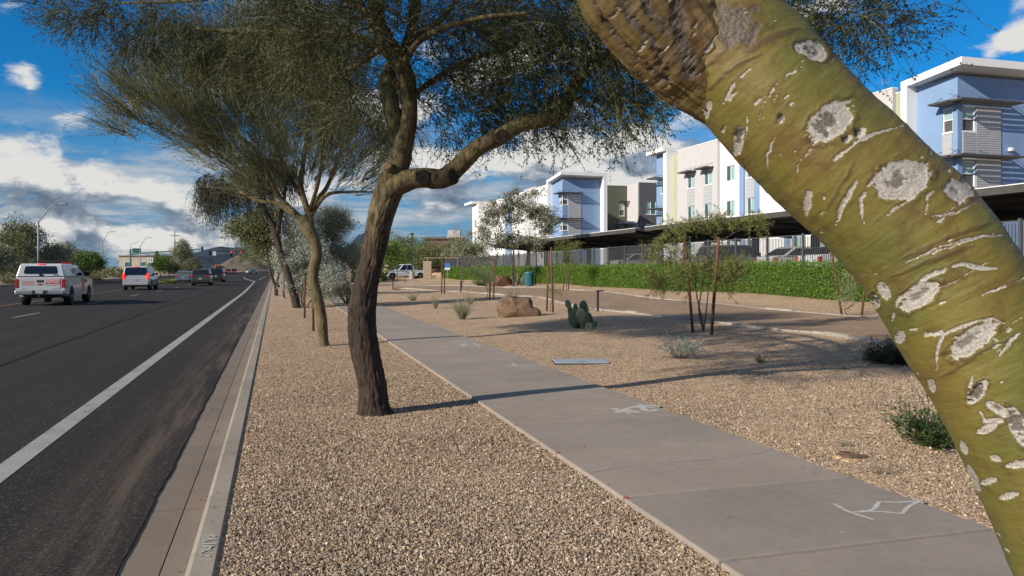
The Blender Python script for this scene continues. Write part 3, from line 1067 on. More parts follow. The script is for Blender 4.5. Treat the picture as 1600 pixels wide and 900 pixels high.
def leaf_mesh(pos, dirs, length, width):
    """rhombic leaflets, one quad each, slightly folded"""
    N = len(pos)
    d = unit(dirs)
    s = unit(np.cross(d, rng.normal(0, 1, (N, 3))))
    nrm = np.cross(d, s)
    L = (np.asarray(length) * rng.uniform(0.65, 1.25, N))[:, None]
    Wd = (np.asarray(width) * rng.uniform(0.7, 1.2, N))[:, None]
    V = np.stack([pos, pos + d * L * 0.5 + s * Wd * 0.5 + nrm * Wd * 0.12, pos + d * L, pos + d * L * 0.5 - s * Wd * 0.5 + nrm * Wd * 0.12], 1)
    return V.reshape(-1, 3), np.arange(N * 4).reshape(N, 4)


def join(parts):
    o, VV, FF = 0, [], []
    for V, Fc in parts:
        VV.append(V)
        FF.append(Fc + o)
        o += len(V)
    return np.concatenate(VV), np.concatenate(FF)


def in_ellipsoids(els, n):
    """points in a union of (centre, radii, weight)"""
    w = np.array([e[2] for e in els], float)
    k = rng.choice(len(els), n, p=w / w.sum())
    u = unit(rng.normal(0, 1, (n, 3))) * (rng.uniform(0, 1, n) ** 0.42)[:, None]
    c = np.array([tuple(e[0]) for e in els])[k]
    r = np.array([tuple(e[1]) for e in els])[k]
    return c + u * r


class Tree:
    def __init__(s, name, label, loc, cat='tree', group=None):
        s.loc = np.array(tuple(loc))
        s.o = thing(name, label, cat, loc, 0, group)
        s.np, s.nd, s.nr = [], [], []
        s.wood = MB()
        s.tips = []      # (points, level)

    def limb(s, ctrl, n=14, sides=10, add=True, wob=0.0, knob=0.0):
        """ctrl rows: x y z r in world space"""
        A = catmull(ctrl, n)
        A[:, :3] -= s.loc
        if wob:
            A[1:, :3] += rng.normal(0, wob, (n - 1, 3)) * A[1:, 3:4]
        rr = A[:, 3] * (1 + knob * rng.normal(0, 1, n))
        s.wood.tube(A[:, :3], list(np.maximum(rr, 0.001)), sides)
        if add:
            for i in range(1, n):
                dd = A[min(i + 1, n - 1), :3] - A[i - 1, :3]
                s.np.append(A[i, :3]); s.nd.append(dd / max(1e-6, np.linalg.norm(dd))); s.nr.append(A[i, 3])
        return A

    def branch_to(s, targets, rmax=0.03, kr=0.012, sides=5, n=6, droop=0.0, keep=True, reach=None):
        """each target grows from the nearest wood"""
        T = np.asarray(targets) - s.loc
        NP = np.array(s.np); ND = np.array(s.nd); NR = np.array(s.nr)
        order = np.argsort(np.min(np.linalg.norm(T[:, None] - NP[None], axis=2), axis=1)) if len(T) * len(NP) < 4e6 else np.argsort(np.linalg.norm(T - NP.mean(0), axis=1))
        for ti in order:
            t = T[ti]
            v = t[None] - NP
            dist = np.linalg.norm(v, axis=1)
            cosv = np.einsum('ij,ij->i', v, ND) / np.maximum(dist, 1e-6)
            i = int(np.argmin(dist * (1.25 - 0.35 * cosv)))
            D = dist[i]
            if D < 0.05 or (reach and D > reach):
                continue
            p0 = NP[i]
            c1 = p0 + (ND[i] * 0.6 + v[i] / D * 0.4) * D * 0.45
            ts = np.linspace(0, 1, n)[:, None]
            pts = (1 - ts) ** 2 * p0 + 2 * ts * (1 - ts) * c1 + ts ** 2 * t
            pts[1:-1] += rng.normal(0, D * 0.035, (n - 2, 3))
            pts[:, 2] -= droop * D * (ts[:, 0] ** 2) * 0.25
            r0 = min(NR[i] * 0.62, rmax, 0.004 + kr * D)
            rr = np.linspace(r0, max(0.0025, r0 * 0.3), n)
            s.wood.tube(pts, list(rr), sides, caps=False)
            dd = unit(np.gradient(pts, axis=0))
            s.tips.append((pts, dd))
            if keep:
                NP = np.vstack([NP, pts[1:]]); ND = np.vstack([ND, dd[1:]]); NR = np.concatenate([NR, rr[1:]])
        s.np, s.nd, s.nr = list(NP), list(ND), list(NR)

    def twig_bases(s, n):
        """random places along the outer branches with the branch direction there"""
        L = np.array([np.linalg.norm(p[-1] - p[0]) for p, _ in s.tips])
        L = L * np.exp(rng.normal(0, 0.75, len(L)))
        k = rng.choice(len(s.tips), n, p=L / L.sum())
        f = rng.uniform(0.25, 1.0, n)
        B = np.zeros((n, 3)); D = np.zeros((n, 3))
        for i in range(n):
            p, dd = s.tips[k[i]]
            q = f[i] * (len(p) - 1)
            a = min(int(q), len(p) - 2)
            B[i] = p[a] + (p[a + 1] - p[a]) * (q - a)
            D[i] = dd[a]
        return B, D

    def finish(s, bark, wname='trunk', smooth=True):
        return s.wood.build(wname, bark, s.o, smooth)


def crown_fine(t, n_twig, out_from, mats, tl=(0.3, 0.6), sub=3, sl=(0.12, 0.28), leaf=(0.022, 0.008), n_leaf=6, droop=0.05, up=0.1, outw=0.6, r=(0.0035, 0.0012), wob=0.22, rnd=0.45):
    """fine feathery crown: twigs, twiglets and leaflets on the outer branches"""
    B, D = t.twig_bases(n_twig)
    o = unit(B - (np.array(tuple(out_from)) - t.loc))
    d = unit(D * 0.5 + o * outw + rng.normal(0, rnd, B.shape) + np.array([0, 0, up]))
    pts = grow(B, d, rng.uniform(*tl, n_twig), 4, droop * 1.3, wob)
    parts = [twig_mesh(pts, r[0], r[1])]
    ns = n_twig * sub
    k = np.repeat(np.arange(n_twig), sub)
    j = rng.integers(1, 4, ns)
    b2 = pts[k, j]
    d2 = unit(unit(pts[k, j] - pts[k, j - 1]) * 0.9 + rng.normal(0, 0.5, (ns, 3)))
    p2 = grow(b2, d2, rng.uniform(*sl, ns), 2, droop * 1.4, wob)
    parts.append(twig_mesh(p2, r[0] * 0.65, r[1] * 0.8))
    V, Fc = join(parts)
    link('twigs', mesh_np('twigs', V, Fc, mats[0]), t.o)
    nl = ns * n_leaf
    k = np.repeat(np.arange(ns), n_leaf)
    f = rng.uniform(0.1, 1.0, nl)
    q = p2[k, 0] + (p2[k, 1] - p2[k, 0]) * f[:, None]
    dl = unit(unit(p2[k, 1] - p2[k, 0]) * 0.7 + rng.normal(0, 0.6, (nl, 3)))
    V, Fc = leaf_mesh(q, dl, leaf[0], leaf[1])
    return tag(link('crown', mesh_np('crown', V, Fc, mats[1]), t.o))


def clump_tree(name, label, base, height, els, leafm, bark, n_leaf=6000, leaf=(0.12, 0.06), clumps=60, spread=0.35, group=None, r0=0.12, droop=0.0, n_tr=1, fork=0.35, cat='tree'):
    """tree of branching wood with leaves in clumps; els in world space"""
    t = Tree(name, label, base, cat, group)
    b = np.array(tuple(base))
    cen = np.average(np.array([tuple(e[0]) for e in els]), axis=0, weights=[e[2] for e in els])
    for q in range(n_tr):
        off = rng.normal(0, 0.10 * height * (n_tr > 1), 3) * np.array([1, 1, 0])
        mid = b + (cen - b) * fork + rng.normal(0, 0.03 * height, 3) * np.array([1, 1, 0.2]) + off
        st = b + off * 0.2
        t.limb([(*(st - [0, 0, 0.08]), r0), (*((st + mid) / 2 + rng.normal(0, 0.02 * height, 3)), r0 * 0.8), (*mid, r0 * 0.7), (*(b + (cen - b) * (fork + 0.35) + off), r0 * 0.35)], 9, 8)
    C = in_ellipsoids(els, clumps)
    t.branch_to(C, r0 * 0.5, 0.012, 5, 5)
    t.finish(bark)
    C = C - t.loc
    k = rng.integers(0, clumps, n_leaf)
    sp = spread * rng.uniform(0.6, 1.3, clumps)[k]
    p = C[k] + rng.normal(0, 1, (n_leaf, 3)) * sp[:, None] * np.array([1, 1, 0.75]) * 0.6
    p[:, 2] -= droop * np.abs(rng.normal(0, 1, n_leaf)) * spread
    dl = rng.normal(0, 1, (n_leaf, 3)) + np.array([0, 0, -1.6 * (droop > 0)])
    V, Fc = leaf_mesh(p, dl, leaf[0], leaf[1])
    tag(link('crown', mesh_np('crown', V, Fc, leafm), t.o))
    return t


def E(px, py, Z, rx, ry, rz, w=1.0):
    return (P(px, py, Z), (rx, ry, rz), w)


def shrub(name, label, base, r, h, leafm, n_stem=40, n_leaf=1500, leaf=(0.05, 0.015), lean=0.6, stemm=None, cat='shrub', group=None, droop=0.03, top=False, r0=0.004):
    o = thing(name, label, cat, base, rng.uniform(0, 6), group)
    a = rng.uniform(0, 2 * math.pi, n_stem)
    s_ = np.sqrt(rng.uniform(0, 1, n_stem))
    d = np.stack([np.cos(a) * s_ * lean * r / h * 1.6, np.sin(a) * s_ * lean * r / h * 1.6, np.ones(n_stem)], 1)
    b = np.stack([np.cos(a) * r * 0.15 * s_, np.sin(a) * r * 0.15 * s_, np.full(n_stem, -0.02)], 1)
    pts = grow(b, d, h * rng.uniform(0.65, 1.15, n_stem), 6, droop, 0.12)
    V, Fc = twig_mesh(pts, r0, r0 * 0.35)
    link('stems', mesh_np('stems', V, Fc, stemm or M['wood_grey']), o)
    if n_leaf:
        k = rng.integers(0, n_stem, n_leaf)
        f = (rng.uniform(0.45, 1, n_leaf) if top else rng.uniform(0.12, 1, n_leaf)) * 4.999
        j = f.astype(int)
        q = pts[k, j] + (pts[k, j + 1] - pts[k, j]) * (f - j)[:, None] + rng.normal(0, r * 0.05, (n_leaf, 3))
        dl = unit(pts[k, j + 1] - pts[k, j]) + rng.normal(0, 0.55, (n_leaf, 3))
        V, Fc = leaf_mesh(q, dl, leaf[0], leaf[1])
        link('foliage', mesh_np('foliage', V, Fc, leafm), o)
    return o

# ------------------------------------------------------------------ the leaning palo verde beside the camera
def seg_dist(qx, qy, pts):
    best = np.full(qx.shape, 1e9)
    for (ax, ay), (bx, by) in zip(pts[:-1], pts[1:]):
        vx, vy = bx - ax, by - ay
        t = np.clip(((qx - ax) * vx + (qy - ay) * vy) / (vx * vx + vy * vy + 1e-9), 0, 1)
        best = np.minimum(best, np.hypot(qx - ax - t * vx, qy - ay - t * vy))
    return best


def ss(a, b, x):
    t = np.clip((x - a) / (b - a), 0, 1)
    return t * t * (3 - 2 * t)


PATCH = [(1298, 190, 44, 27, -38, 0.45), (1411, 281, 46, 31, -12, 0.33), (1497, 297, 24, 17, 12, 0.21), (1437, 463, 36, 17, -35, 0.33), (1519, 531, 46, 19, -37, 0.3), (1152, 222, 9, 24, 8, 0.6), (1262, 316, 7, 22, 8, 0.0),
         (1102, 174, 6, 17, 20, 0), (1220, 185, 6, 8, 0, 1), (1345, 207, 12, 8, -40, 1), (1268, 78, 26, 15, 20, 0.36), (1324, 216, 10, 7, -30, 0.9), (1085, 20, 17, 11, -30, 0.42), (1590, 665, 14, 34, -20, 0.9),
         (1528, 612, 26, 10, -52, 0.8), (1560, 640, 22, 8, 30, 0.36), (1405, 527, 8, 11, 10, 0), (1545, 668, 18, 7, -20, 0.0), (1455, 603, 6, 12, -20, 0.2), (1480, 830, 5, 5, 0, 0), (1382, 452, 16, 9, 60, 0.18),
         (1368, 470, 13, 8, 70, 0.8), (1575, 775, 16, 6, -12, 0.0), (1590, 725, 20, 6, -10, 0.0), (1545, 752, 14, 5, -15, 0), (1372, 130, 18, 5, 30, 0.24), (1505, 700, 5, 14, -25, 0), (1520, 748, 7, 22, -27, 0.1),
         (1556, 716, 10, 5, 20, 0)]
LINES = [([(1350, 350), (1344, 312), (1368, 274), (1382, 264)], 4, 1), ([(1367, 345), (1410, 321), (1445, 290), (1457, 268)], 4, .6), ([(1445, 335), (1450, 306), (1482, 280)], 4, .7),
         ([(1452, 340), (1495, 331), (1527, 315)], 4, .5), ([(1305, 350), (1320, 315), (1340, 282)], 6, 1), ([(1288, 266), (1315, 240), (1340, 220)], 5, 1), ([(1330, 226), (1380, 204), (1410, 198)], 4, .7),
         ([(1240, 300), (1247, 256), (1272, 224)], 2.5, .7), ([(1200, 272), (1200, 240), (1211, 212)], 3, .8), ([(1165, 222), (1167, 180)], 3, .9), ([(1125, 166), (1145, 135), (1172, 106)], 4, .9),
         ([(1195, 160), (1215, 130), (1252, 106)], 3, .9), ([(1160, 82), (1200, 62), (1245, 44)], 5, .1), ([(1208, 162), (1213, 148)], 2.5, 1), ([(1394, 503), (1401, 472), (1451, 432), (1504, 412), (1533, 419), (1556, 421)], 6, .8),
         ([(1465, 580), (1463, 550), (1476, 522), (1511, 508), (1551, 497), (1568, 505)], 4, .7), ([(1533, 462), (1595, 436)], 4, .8), ([(1561, 556), (1579, 529), (1604, 514)], 5, .8),
         ([(1511, 626), (1519, 588)], 6, .9), ([(1533, 643), (1540, 657), (1565, 657), (1529, 676)], 6, .9), ([(1400, 418), (1470, 386), (1555, 364)], 3, .5), ([(1395, 432), (1450, 408), (1520, 384)], 3, .3),
         ([(1410, 404), (1480, 372), (1545, 350)], 3, .25), ([(1445, 400), (1530, 372), (1580, 366)], 2.5, .7), ([(1480, 330), (1500, 318)], 3, .7), ([(1420, 470), (1490, 440), (1560, 400)], 2, .5),
         ([(1470, 590), (1540, 545), (1600, 520)], 2.5, .4), ([(1100, 110), (1140, 70)], 3, .4), ([(1180, 210), (1195, 150)], 2, .5), ([(1290, 330), (1335, 255)], 2, .3), ([(1095, 152), (1150, 100), (1190, 84)], 2, .2)]


def detail_tube(ctrl, NS, NA, marks=True, ridg=0.0, dense=None, dark_lines=()):
    A = catmull(ctrl, NS, dense)
    p = A[:, :3]
    r = A[:, 3]
    t = unit(np.gradient(p, axis=0))
    u = np.zeros_like(p)
    view = np.array([0, 0, CH]) - p
    # the seam of the tube sits on the far side
    uu = -view - t * np.sum(-view * t, axis=1, keepdims=True)
    u = unit(uu)
    w = np.cross(t, u)
    s = np.concatenate([[0], np.cumsum(np.linalg.norm(np.diff(p, axis=0), axis=1))])
    an = np.linspace(0, 2 * math.pi, NA, endpoint=False)
    if marks: an = an + 0.62 * np.sin(an)
    # (more samples on the side that the sun and the eye meet)
    nrm = u[:, None] * np.cos(an)[None, :, None] + w[:, None] * np.sin(an)[None, :, None]
    base = p[:, None] + nrm * r[:, None, None]
    S_ = np.broadcast_to(s[:, None], (NS, NA))
    C_ = np.broadcast_to(an[None, :], (NS, NA)) * r.mean()
    X, Y, Z = base[..., 0], base[..., 1], base[..., 2]
    disp = 0.016 * (fbm(X * 7, Y * 7, Z * 7, 3) - 0.5) + (0.0016 if marks else 0.004) * (fbm(S_ * 55, C_ * 7, 0.3 + 0 * S_, 4) - 0.5) * 2 + 0.0015 * (fbm(X * 120, Y * 120, Z * 120, 2) - 0.5)
    if ridg:
        rg = fbm(S_ * 5, C_ * 26, 2.3 + 0 * S_, 4)
        disp = disp + ridg * (np.abs(rg - 0.5) * -2.2 + 0.3)
    Zc = X * sT + Y * cT
    Xc = X * cT - Y * sT
    qx, qy = 800 + F * Xc / Zc, HY - F * (Z - CH) / Zc
    front = np.einsum('ijk,ijk->ij', nrm, np.array([0, 0, CH]) - base) > 0
    white = np.zeros((NS, NA)); dark = np.zeros((NS, NA)); rim = np.zeros((NS, NA))
    jag = fbm(X * 42, Y * 42, Z * 42, 4) - 0.5
    jag2 = fbm(X * 150, Y * 150, Z * 150, 3) - 0.5
    brk = fbm(X * 32, Y * 32, Z * 32 + 3.1, 3)
    if marks:
        for cx, cy, a, b, ang, dk in PATCH:
            c_, s_ = math.cos(rad(ang)), math.sin(rad(ang))
            du = ((qx - cx) * c_ + (qy - cy) * s_) / a
            dv = (-(qx - cx) * s_ + (qy - cy) * c_) / b
            rr = np.sqrt(du * du + dv * dv) + jag * 0.62 + jag2 * 0.40
            white = np.maximum(white, (1 - ss(0.90, 1.0, rr)) * front)
            rim = np.maximum(rim, np.exp(-((rr - 1.13) / 0.10) ** 2) * front * (a > 12) * ss(0.3, 0.6, brk))
            if dk:
                r2 = np.sqrt((du + 0.1) ** 2 + (dv + 0.1) ** 2) / (0.35 + 0.5 * dk) + jag * 2.2 + jag2 * 1.5
                dark = np.maximum(dark, (1 - ss(0.55, 1.05, r2)) * front * min(1, dk + 0.25))
        for pts, wd, wh in LINES:
            dd = seg_dist(qx + jag * 7, qy + jag * 7, pts) + jag2 * 3.0
            ends = np.minimum(np.hypot(qx - pts[0][0], qy - pts[0][1]), np.hypot(qx - pts[-1][0], qy - pts[-1][1]))
            wv = wd * (0.35 + 0.65 * ss(0, 26, ends)) * (0.55 + 1.3 * brk)
            mk = (1 - ss(wv * 0.25, wv * 0.75, dd)) * front * ss(0.28, 0.46, brk)
            white = np.maximum(white, mk * (wh if wh > 0.45 else 0))
            rim = np.maximum(rim, (1 - ss(wv * 0.5, wv * 1.5, dd)) * front * (0.85 if wh < 0.5 else 0.45))
        # fibrous dark wound near the fork
        dd = np.sqrt(((qx - 1152) / 44) ** 2 + ((qy - 38) / 36) ** 2) + jag * 1.3
        dark = np.maximum(dark, (1 - ss(0.5, 1.0, dd)) * front * 0.85)
        rim = np.maximum(rim, (1 - ss(0.8, 1.4, dd)) * front * 0.8)
    for pts, wd in dark_lines:
        dd = seg_dist(qx + jag * 22, qy + jag * 22, pts) + jag2 * 6
        dark = np.maximum(dark, (1 - ss(wd * .3, wd, dd)) * front)
        rim = np.maximum(rim, (1 - ss(wd, wd * 2.2, dd)) * front * .6)
    # small pale flecks and lenticels all round, longer than they are high
    fl = vnoise(S_ * 85, C_ * 22, 1.7 + 0 * S_) * 0.6 + vnoise(S_ * 170, C_ * 60, 4.2 + 0 * S_) * 0.4
    zone = vnoise(X * 6, Y * 6, Z * 6)
    lowz = ss(0.95, 0.4, Z)
    white = np.maximum(white, 0.95 * ss(0.765, 0.82, fl + 0.20 * (zone - 0.5) + 0.07 * lowz + jag2 * 0.16))
    white = white * (0.72 + 0.5 * ss(-0.2, 0.1, jag2))
    disp = disp + 0.002 * rim - 0.003 * np.clip(white, 0, 1) - 0.007 * dark * (0.6 + 2 * np.abs(jag2))
    Vv = base + nrm * disp[..., None]
    idx = np.arange(NS * NA).reshape(NS, NA)
    nx_ = np.roll(idx, -1, axis=1)
    Fc = np.stack([idx[:-1], nx_[:-1], nx_[1:], idx[1:]], -1).reshape(-1, 4)[:, ::-1]
    return Vv.reshape(-1, 3), Fc, dict(along=S_.ravel(), around=C_.ravel(), white=np.clip(white, 0, 1).ravel(), dark=dark.ravel(), rim=np.clip(rim, 0, 1).ravel())


def near_bark(name, brown):
    m, nt, bs = new_mat(name)
    at = lambda n: nt.node('ShaderNodeAttribute', attribute_name=n).outputs['Fac']
    cmb = nt.node('ShaderNodeCombineXYZ')
    nt.l.new(nt.m('MULTIPLY', at('along'), 14 if brown else 90), cmb.inputs[0])
    nt.l.new(nt.m('MULTIPLY', at('around'), 60 if brown else 9), cmb.inputs[1])
    st = nt.noise(cmb.outputs[0], 1.0, 6, 0.65, 0.4)
    geo = nt.node('ShaderNodeNewGeometry').outputs['Position']
    n1 = nt.noise(geo, 4.2, 4, 0.55)
    n2 = nt.noise(geo, 14.0, 5, 0.65)
    n3 = nt.noise(geo, 260.0, 3, 0.7)
    c = nt.ramp(n1, [(0.28, (0.085, 0.092, 0.022)), (0.42, (0.120, 0.116, 0.026)), (0.55, (0.150, 0.122, 0.026)), (0.72, (0.130, 0.080, 0.024))])
    c = nt.mix(nt.m('MULTIPLY', nt.smooth(n2, 0.48, 0.70), 0.75 if brown else 0.62), c, (0.095, 0.050, 0.020))
    c = nt.mix(nt.m('MULTIPLY', nt.smooth(st, 0.53, 0.66), 0.75 if brown else 0.16), c, (0.07, 0.040, 0.020))
    c = nt.mix(nt.m('MULTIPLY', nt.smooth(st, 0.40, 0.30), 0.35 if brown else 0.12), c, (0.20, 0.175, 0.065))
    if brown:
        c = nt.mix(0.45, c, (0.145, 0.088, 0.043))
    c = nt.mix(nt.m('MULTIPLY', at('rim'), 0.8), c, (0.07, 0.038, 0.02))
    wcol = nt.ramp(n3, [(0.25, (0.12, 0.105, 0.088)), (0.45, (0.31, 0.285, 0.25)), (0.7, (0.50, 0.475, 0.43))])
    c = nt.mix(nt.smooth(nt.m('ADD', at('white'), nt.m('MULTIPLY', nt.m('SUBTRACT', n3, 0.5), 0.9)), 0.25, 0.62), c, wcol)
    c = nt.mix(nt.m('MULTIPLY', nt.smooth(at('dark'), 0.15, 0.7), 0.85), c, nt.ramp(n3, [(0.3, (0.03, 0.024, 0.02)), (0.7, (0.14, 0.115, 0.095))]))
    nt.l.new(c, bs.inputs['Base Color'])
    bs.inputs['Roughness'].default_value = 0.58
    bs.inputs['Specular IOR Level'].default_value = 0.35
    b = nt.node('ShaderNodeBump')
    b.inputs['Strength'].default_value = 0.9 if brown else 0.30
    b.inputs['Distance'].default_value = 0.007
    nt.l.new(nt.m('ADD', st, nt.m('MULTIPLY', n3, nt.m('MULTIPLY_ADD', at('white'), 1.2, 0.35))), b.inputs['Height'])
    nt.l.new(b.outputs[0], bs.inputs['Normal'])
    return m


def near_tree():
    pxr = lambda px, py, Z, w: (*P(px, py, Z), w / 2 * Z / F)
    base = P(1905, 1425, 1.86)
    base.z = 0
    t = Tree('palo_verde_tree', 'thick leaning palo verde trunk with green bark and white scars, nearest the camera', base)
    main = [pxr(1935, 1470, 1.86, 300), pxr(1880, 1290, 1.86, 268), pxr(1796, 1050, 1.87, 250), pxr(1706, 845, 1.88, 246), pxr(1608, 646, 1.90, 236), pxr(1520, 507, 1.93, 222), pxr(1426, 368, 1.96, 212),
            pxr(1276, 223, 2.0, 209), pxr(1158, 90, 2.04, 205), pxr(1135, 0, 2.07, 160), pxr(1130, -110, 2.1, 140), pxr(1150, -260, 2.15, 128)]
    V, Fc, at = detail_tube(main, 660, 230, True, 0.0, (2.6, 9.3, 0.93))
    tr = link('trunk', mesh_np('trunk', V - np.array(tuple(base)), Fc, near_bark('green_palo_verde_bark', False), True, at), t.o)
    limb = [pxr(1170, 165, 2.06, 120), pxr(1108, 100, 2.05, 160), pxr(1052, 50, 2.03, 165), pxr(1003, 6, 2.0, 158), pxr(968, -45, 1.98, 150), pxr(952, -150, 1.98, 140), pxr(930, -290, 2.0, 120)]
    V, Fc, at = detail_tube(limb, 240, 170, False, 0.03, None, [([(1058, -20), (1060, 30), (1066, 70), (1078, 110)], 15), ([(925, -20), (940, 30), (965, 62), (1000, 92)], 4), ([(965, -10), (985, 30), (1020, 60), (1040, 100)], 7), ([(1016, 104), (1046, 121)], 6), ([(1000, -20), (1015, 20), (1045, 50)], 8), ([(900, 15), (930, 50)], 3)])  # first, widest line paints crevice shade beside the trunk; others are bark marks
    link('limb', mesh_np('limb', V - np.array(tuple(base)), Fc, near_bark('brown_palo_verde_bark', True), True, at), t.o)
    # upper wood, out of the frame, and the branch that hangs back into it on the right
    L = lambda rows, n=14: t.limb([tuple(q) for q in rows], n, 10)
    L([pxr(1150, -240, 2.15, 124), pxr(1230, -400, 2.4, 100), pxr(1300, -520, 2.9, 80), (2.4, 3.2, 4.3, 0.05), (3.0, 4.0, 5.0, 0.03)])
    L([pxr(1210, -380, 2.35, 80), (2.05, 2.8, 3.05, .05), (2.75, 4.0, 3.0, .032), (3.2, 4.9, 2.95, .02)])
    L([pxr(930, -270, 2.0, 120), pxr(900, -500, 2.2, 90), (0.6, 2.2, 4.2, 0.045), (0.2, 2.4, 5.0, 0.03)])
    els = [E(1300, 8, 5.0, .42, .7, .30, 4.5), E(1380, 34, 5.2, .30, .5, .20, 2.6), E(1250, 60, 5.2, .30, .4, .24, 2.2), E(1450, 25, 5.2, .16, .3, .12, .3), E(1330, -110, 5.0, .9, .9, .35, 2.0),
           (Vector((2.9, 4.2, 5.2)), (1.8, 1.6, .8), 3.0), (Vector((0.4, 3.0, 5.3)), (1.5, 1.4, .7), 2.0), (Vector((2.6, 2.2, 4.9)), (1.5, 1.2, .7), 2.0)]
    t.branch_to(in_ellipsoids(els, 40), 0.03, 0.012, 6, 7)
    t.branch_to(in_ellipsoids(els, 220), 0.012, 0.009, 4, 6)
    t.finish(M['bark3'], 'upper_limbs')
    crown_fine(t, 2800, (1.8, 2.6, 3.4), (M['pv_twig'], M['pv_leaf']), (0.16, 0.36), 2, (0.07, 0.18), (0.020, 0.010), 8, 0.10, 0.0, 0.45, (0.0024, 0.0009))


near_tree()


# ------------------------------------------------------------------ the tree with the sawn limb in the middle
def second_tree():
    base = G(583, 646)
    Zb = depth(base)
    t = Tree('palo_verde_tree', 'palo verde with bent dark trunk and long sawn-off side limb beside the sidewalk', base)
    q = lambda px, py, w, dz=0.0: (*P(px, py, Zb + dz), w / 2 * (Zb + dz) / F)
    ctrl = [q(587, 676, 105), q(586, 656, 70), q(584, 636, 48), q(582, 602, 42), q(570, 545, 43), q(565, 490, 42), q(572, 445, 37), q(583, 400, 34), q(588, 371, 36), q(597, 331, 40), q(608, 296, 42), q(620, 262, 36)]
    V, Fc, at = detail_tube(ctrl, 260, 110, False, 0.024)
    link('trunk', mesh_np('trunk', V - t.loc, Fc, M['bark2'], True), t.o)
    t.limb([tuple(r_[:3]) + (r_[3] * .8,) for r_ in ctrl], 40, 12)
    t.limb([q(612, 292, 36), q(622, 258, 36), q(630, 227, 32), q(638, 190, 27), q(639, 157, 26), q(634, 118, 27), q(618, 88, 29), q(600, 60, 30), q(588, 32, 29), q(587, 0, 27), q(590, -70, 24), q(600, -150, 20)], 60, 24, True, 0.02, 0.03)
    t.limb([q(630, 232, 24, .05), q(619, 200, 27, .02), q(610, 160, 27, 0), q(604, 130, 25, .02), q(612, 106, 22, .12), q(632, 80, 19, .2), q(645, 40, 18, .25), q(652, -30, 16, .3), q(670, -120, 12, .3)], 40, 18, True, 0.02, 0.03)
    t.limb([q(600, 308, 36, -.02), q(622, 288, 36, -.06), q(655, 278, 31, -.1), q(690, 279, 31, -.14), q(714, 262, 29, -.16), q(745, 232, 27, -.2), q(780, 214, 26, -.2), q(815, 194, 24, -.2), q(850, 187, 23, -.2),
            q(876, 178, 22, -.25), q(888, 156, 20, -.3), q(898, 132, 19, -.3), q(915, 112, 17, -.35)], 70, 24, True, 0.012, 0.02)
    # boughs
    t.limb([q(912, 116, 10.9, -.35), q(940, 100, 8.8, -.5), q(985, 108, 7.5, -.6), q(1020, 120, 4.8, -.7)], 14, 10)
    t.limb([q(908, 120, 9.5, -.3), q(925, 88, 8.2, -.2), q(945, 50, 6.8, -.1), q(985, 20, 4.8, 0)], 14, 10)
    t.limb([q(615, 90, 16.3), q(560, 60, 12.2, .8), q(480, 50, 10.2, 2.2), q(390, 50, 7.5, 3.4), q(300, 45, 4.8, 4.0)], 22, 10)
    t.limb([q(598, 40, 15.0), q(520, -10, 10.9, 1.0), q(420, -20, 8.8, 2.4), q(300, 0, 6.1, 3.6), q(190, 5, 3.4, 4.0)], 22, 10)
    t.limb([q(636, 160, 9.5), q(670, 130, 8.8, .3), q(730, 95, 7.5, .5), q(800, 75, 5.4, .6)], 16, 9)
    t.limb([q(625, 110, 12.2, -.1), q(660, 60, 10.2, -.6), q(740, 30, 8.2, -1.0), q(830, 20, 5.4, -1.2)], 16, 9)
    t.limb([q(640, 60, 10.9, .2), q(690, 30, 8.8, .9), q(720, -10, 6.8, 1.6)], 12, 9)
    t.limb([q(605, 70, 10.9), q(560, 100, 8.2, .7), q(520, 120, 6.1, 1.3)], 12, 9)
    t.limb([q(592, -20, 12.2), q(600, -60, 9.5, -.9), q(590, -60, 6.1, -1.8)], 12, 9)
    # hanging masses of the crown
    c = lambda px, py, dz, rx, ry, rz, w=1.0: E(px, py, Zb + dz, rx, ry, rz, w)
    els = [c(205, 32, 4.0, 1.25, 1.2, .40, 1.4), c(125, 6, 4.0, .75, .8, .26, .5), c(310, 52, 4.0, 1.35, 1.2, .50, 2.0), c(420, 60, 3.6, 1.5, 1.4, .75, 2.6), c(500, 105, 2.6, 1.3, 1.3, .7, 2.4),
           c(560, 20, .4, 1.2, 1.3, .5, 2.4), c(690, 60, .2, 1.1, 1.3, .55, 2.8), c(760, 150, .3, .9, 1.1, .42, 2.4), c(850, 100, .0, .9, 1.1, .5, 2.6), c(900, 60, -.2, .8, 1.0, .45, 2.2), c(860, 195, -.2, .42, .6, .17, .7),
           c(955, 165, -.4, .42, .7, .26, 1.0), c(975, 100, -.4, .40, .8, .4, 1.1), c(700, 205, .4, .5, .7, .12, .3), c(560, 180, 1.4, .8, .7, .4, .9), c(800, 30, .4, 1.2, 1.3, .4, 1.8),
           c(600, -120, 0, 2.2, 1.8, .6, 2.2), (Vector((-2.3, 6.9, 4.9)), (1.7, 1.4, .55), 2.0), (Vector((-.4, 7.0, 5.0)), (1.4, 1.3, .5), 1.2), c(880, -60, -.2, 1.4, 1.4, .5, 1.2)]
    t.branch_to(in_ellipsoids(els, 90), 0.035, 0.012, 6, 7)
    t.branch_to(in_ellipsoids(els, 420), 0.016, 0.010, 5, 7, 0.3)
    t.branch_to(in_ellipsoids(els, 1100), 0.008, 0.008, 3, 6, 0.5)
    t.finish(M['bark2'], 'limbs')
    crown_fine(t, 12000, q(620, 260, 1)[:3], (M['pv_twig'], M['pv_leaf']), (0.2, 0.5), 2, (0.10, 0.26), (0.030, 0.0135), 7, 0.17, -0.05, 0.38, (0.0036, 0.0015), 0.18, 0.34)
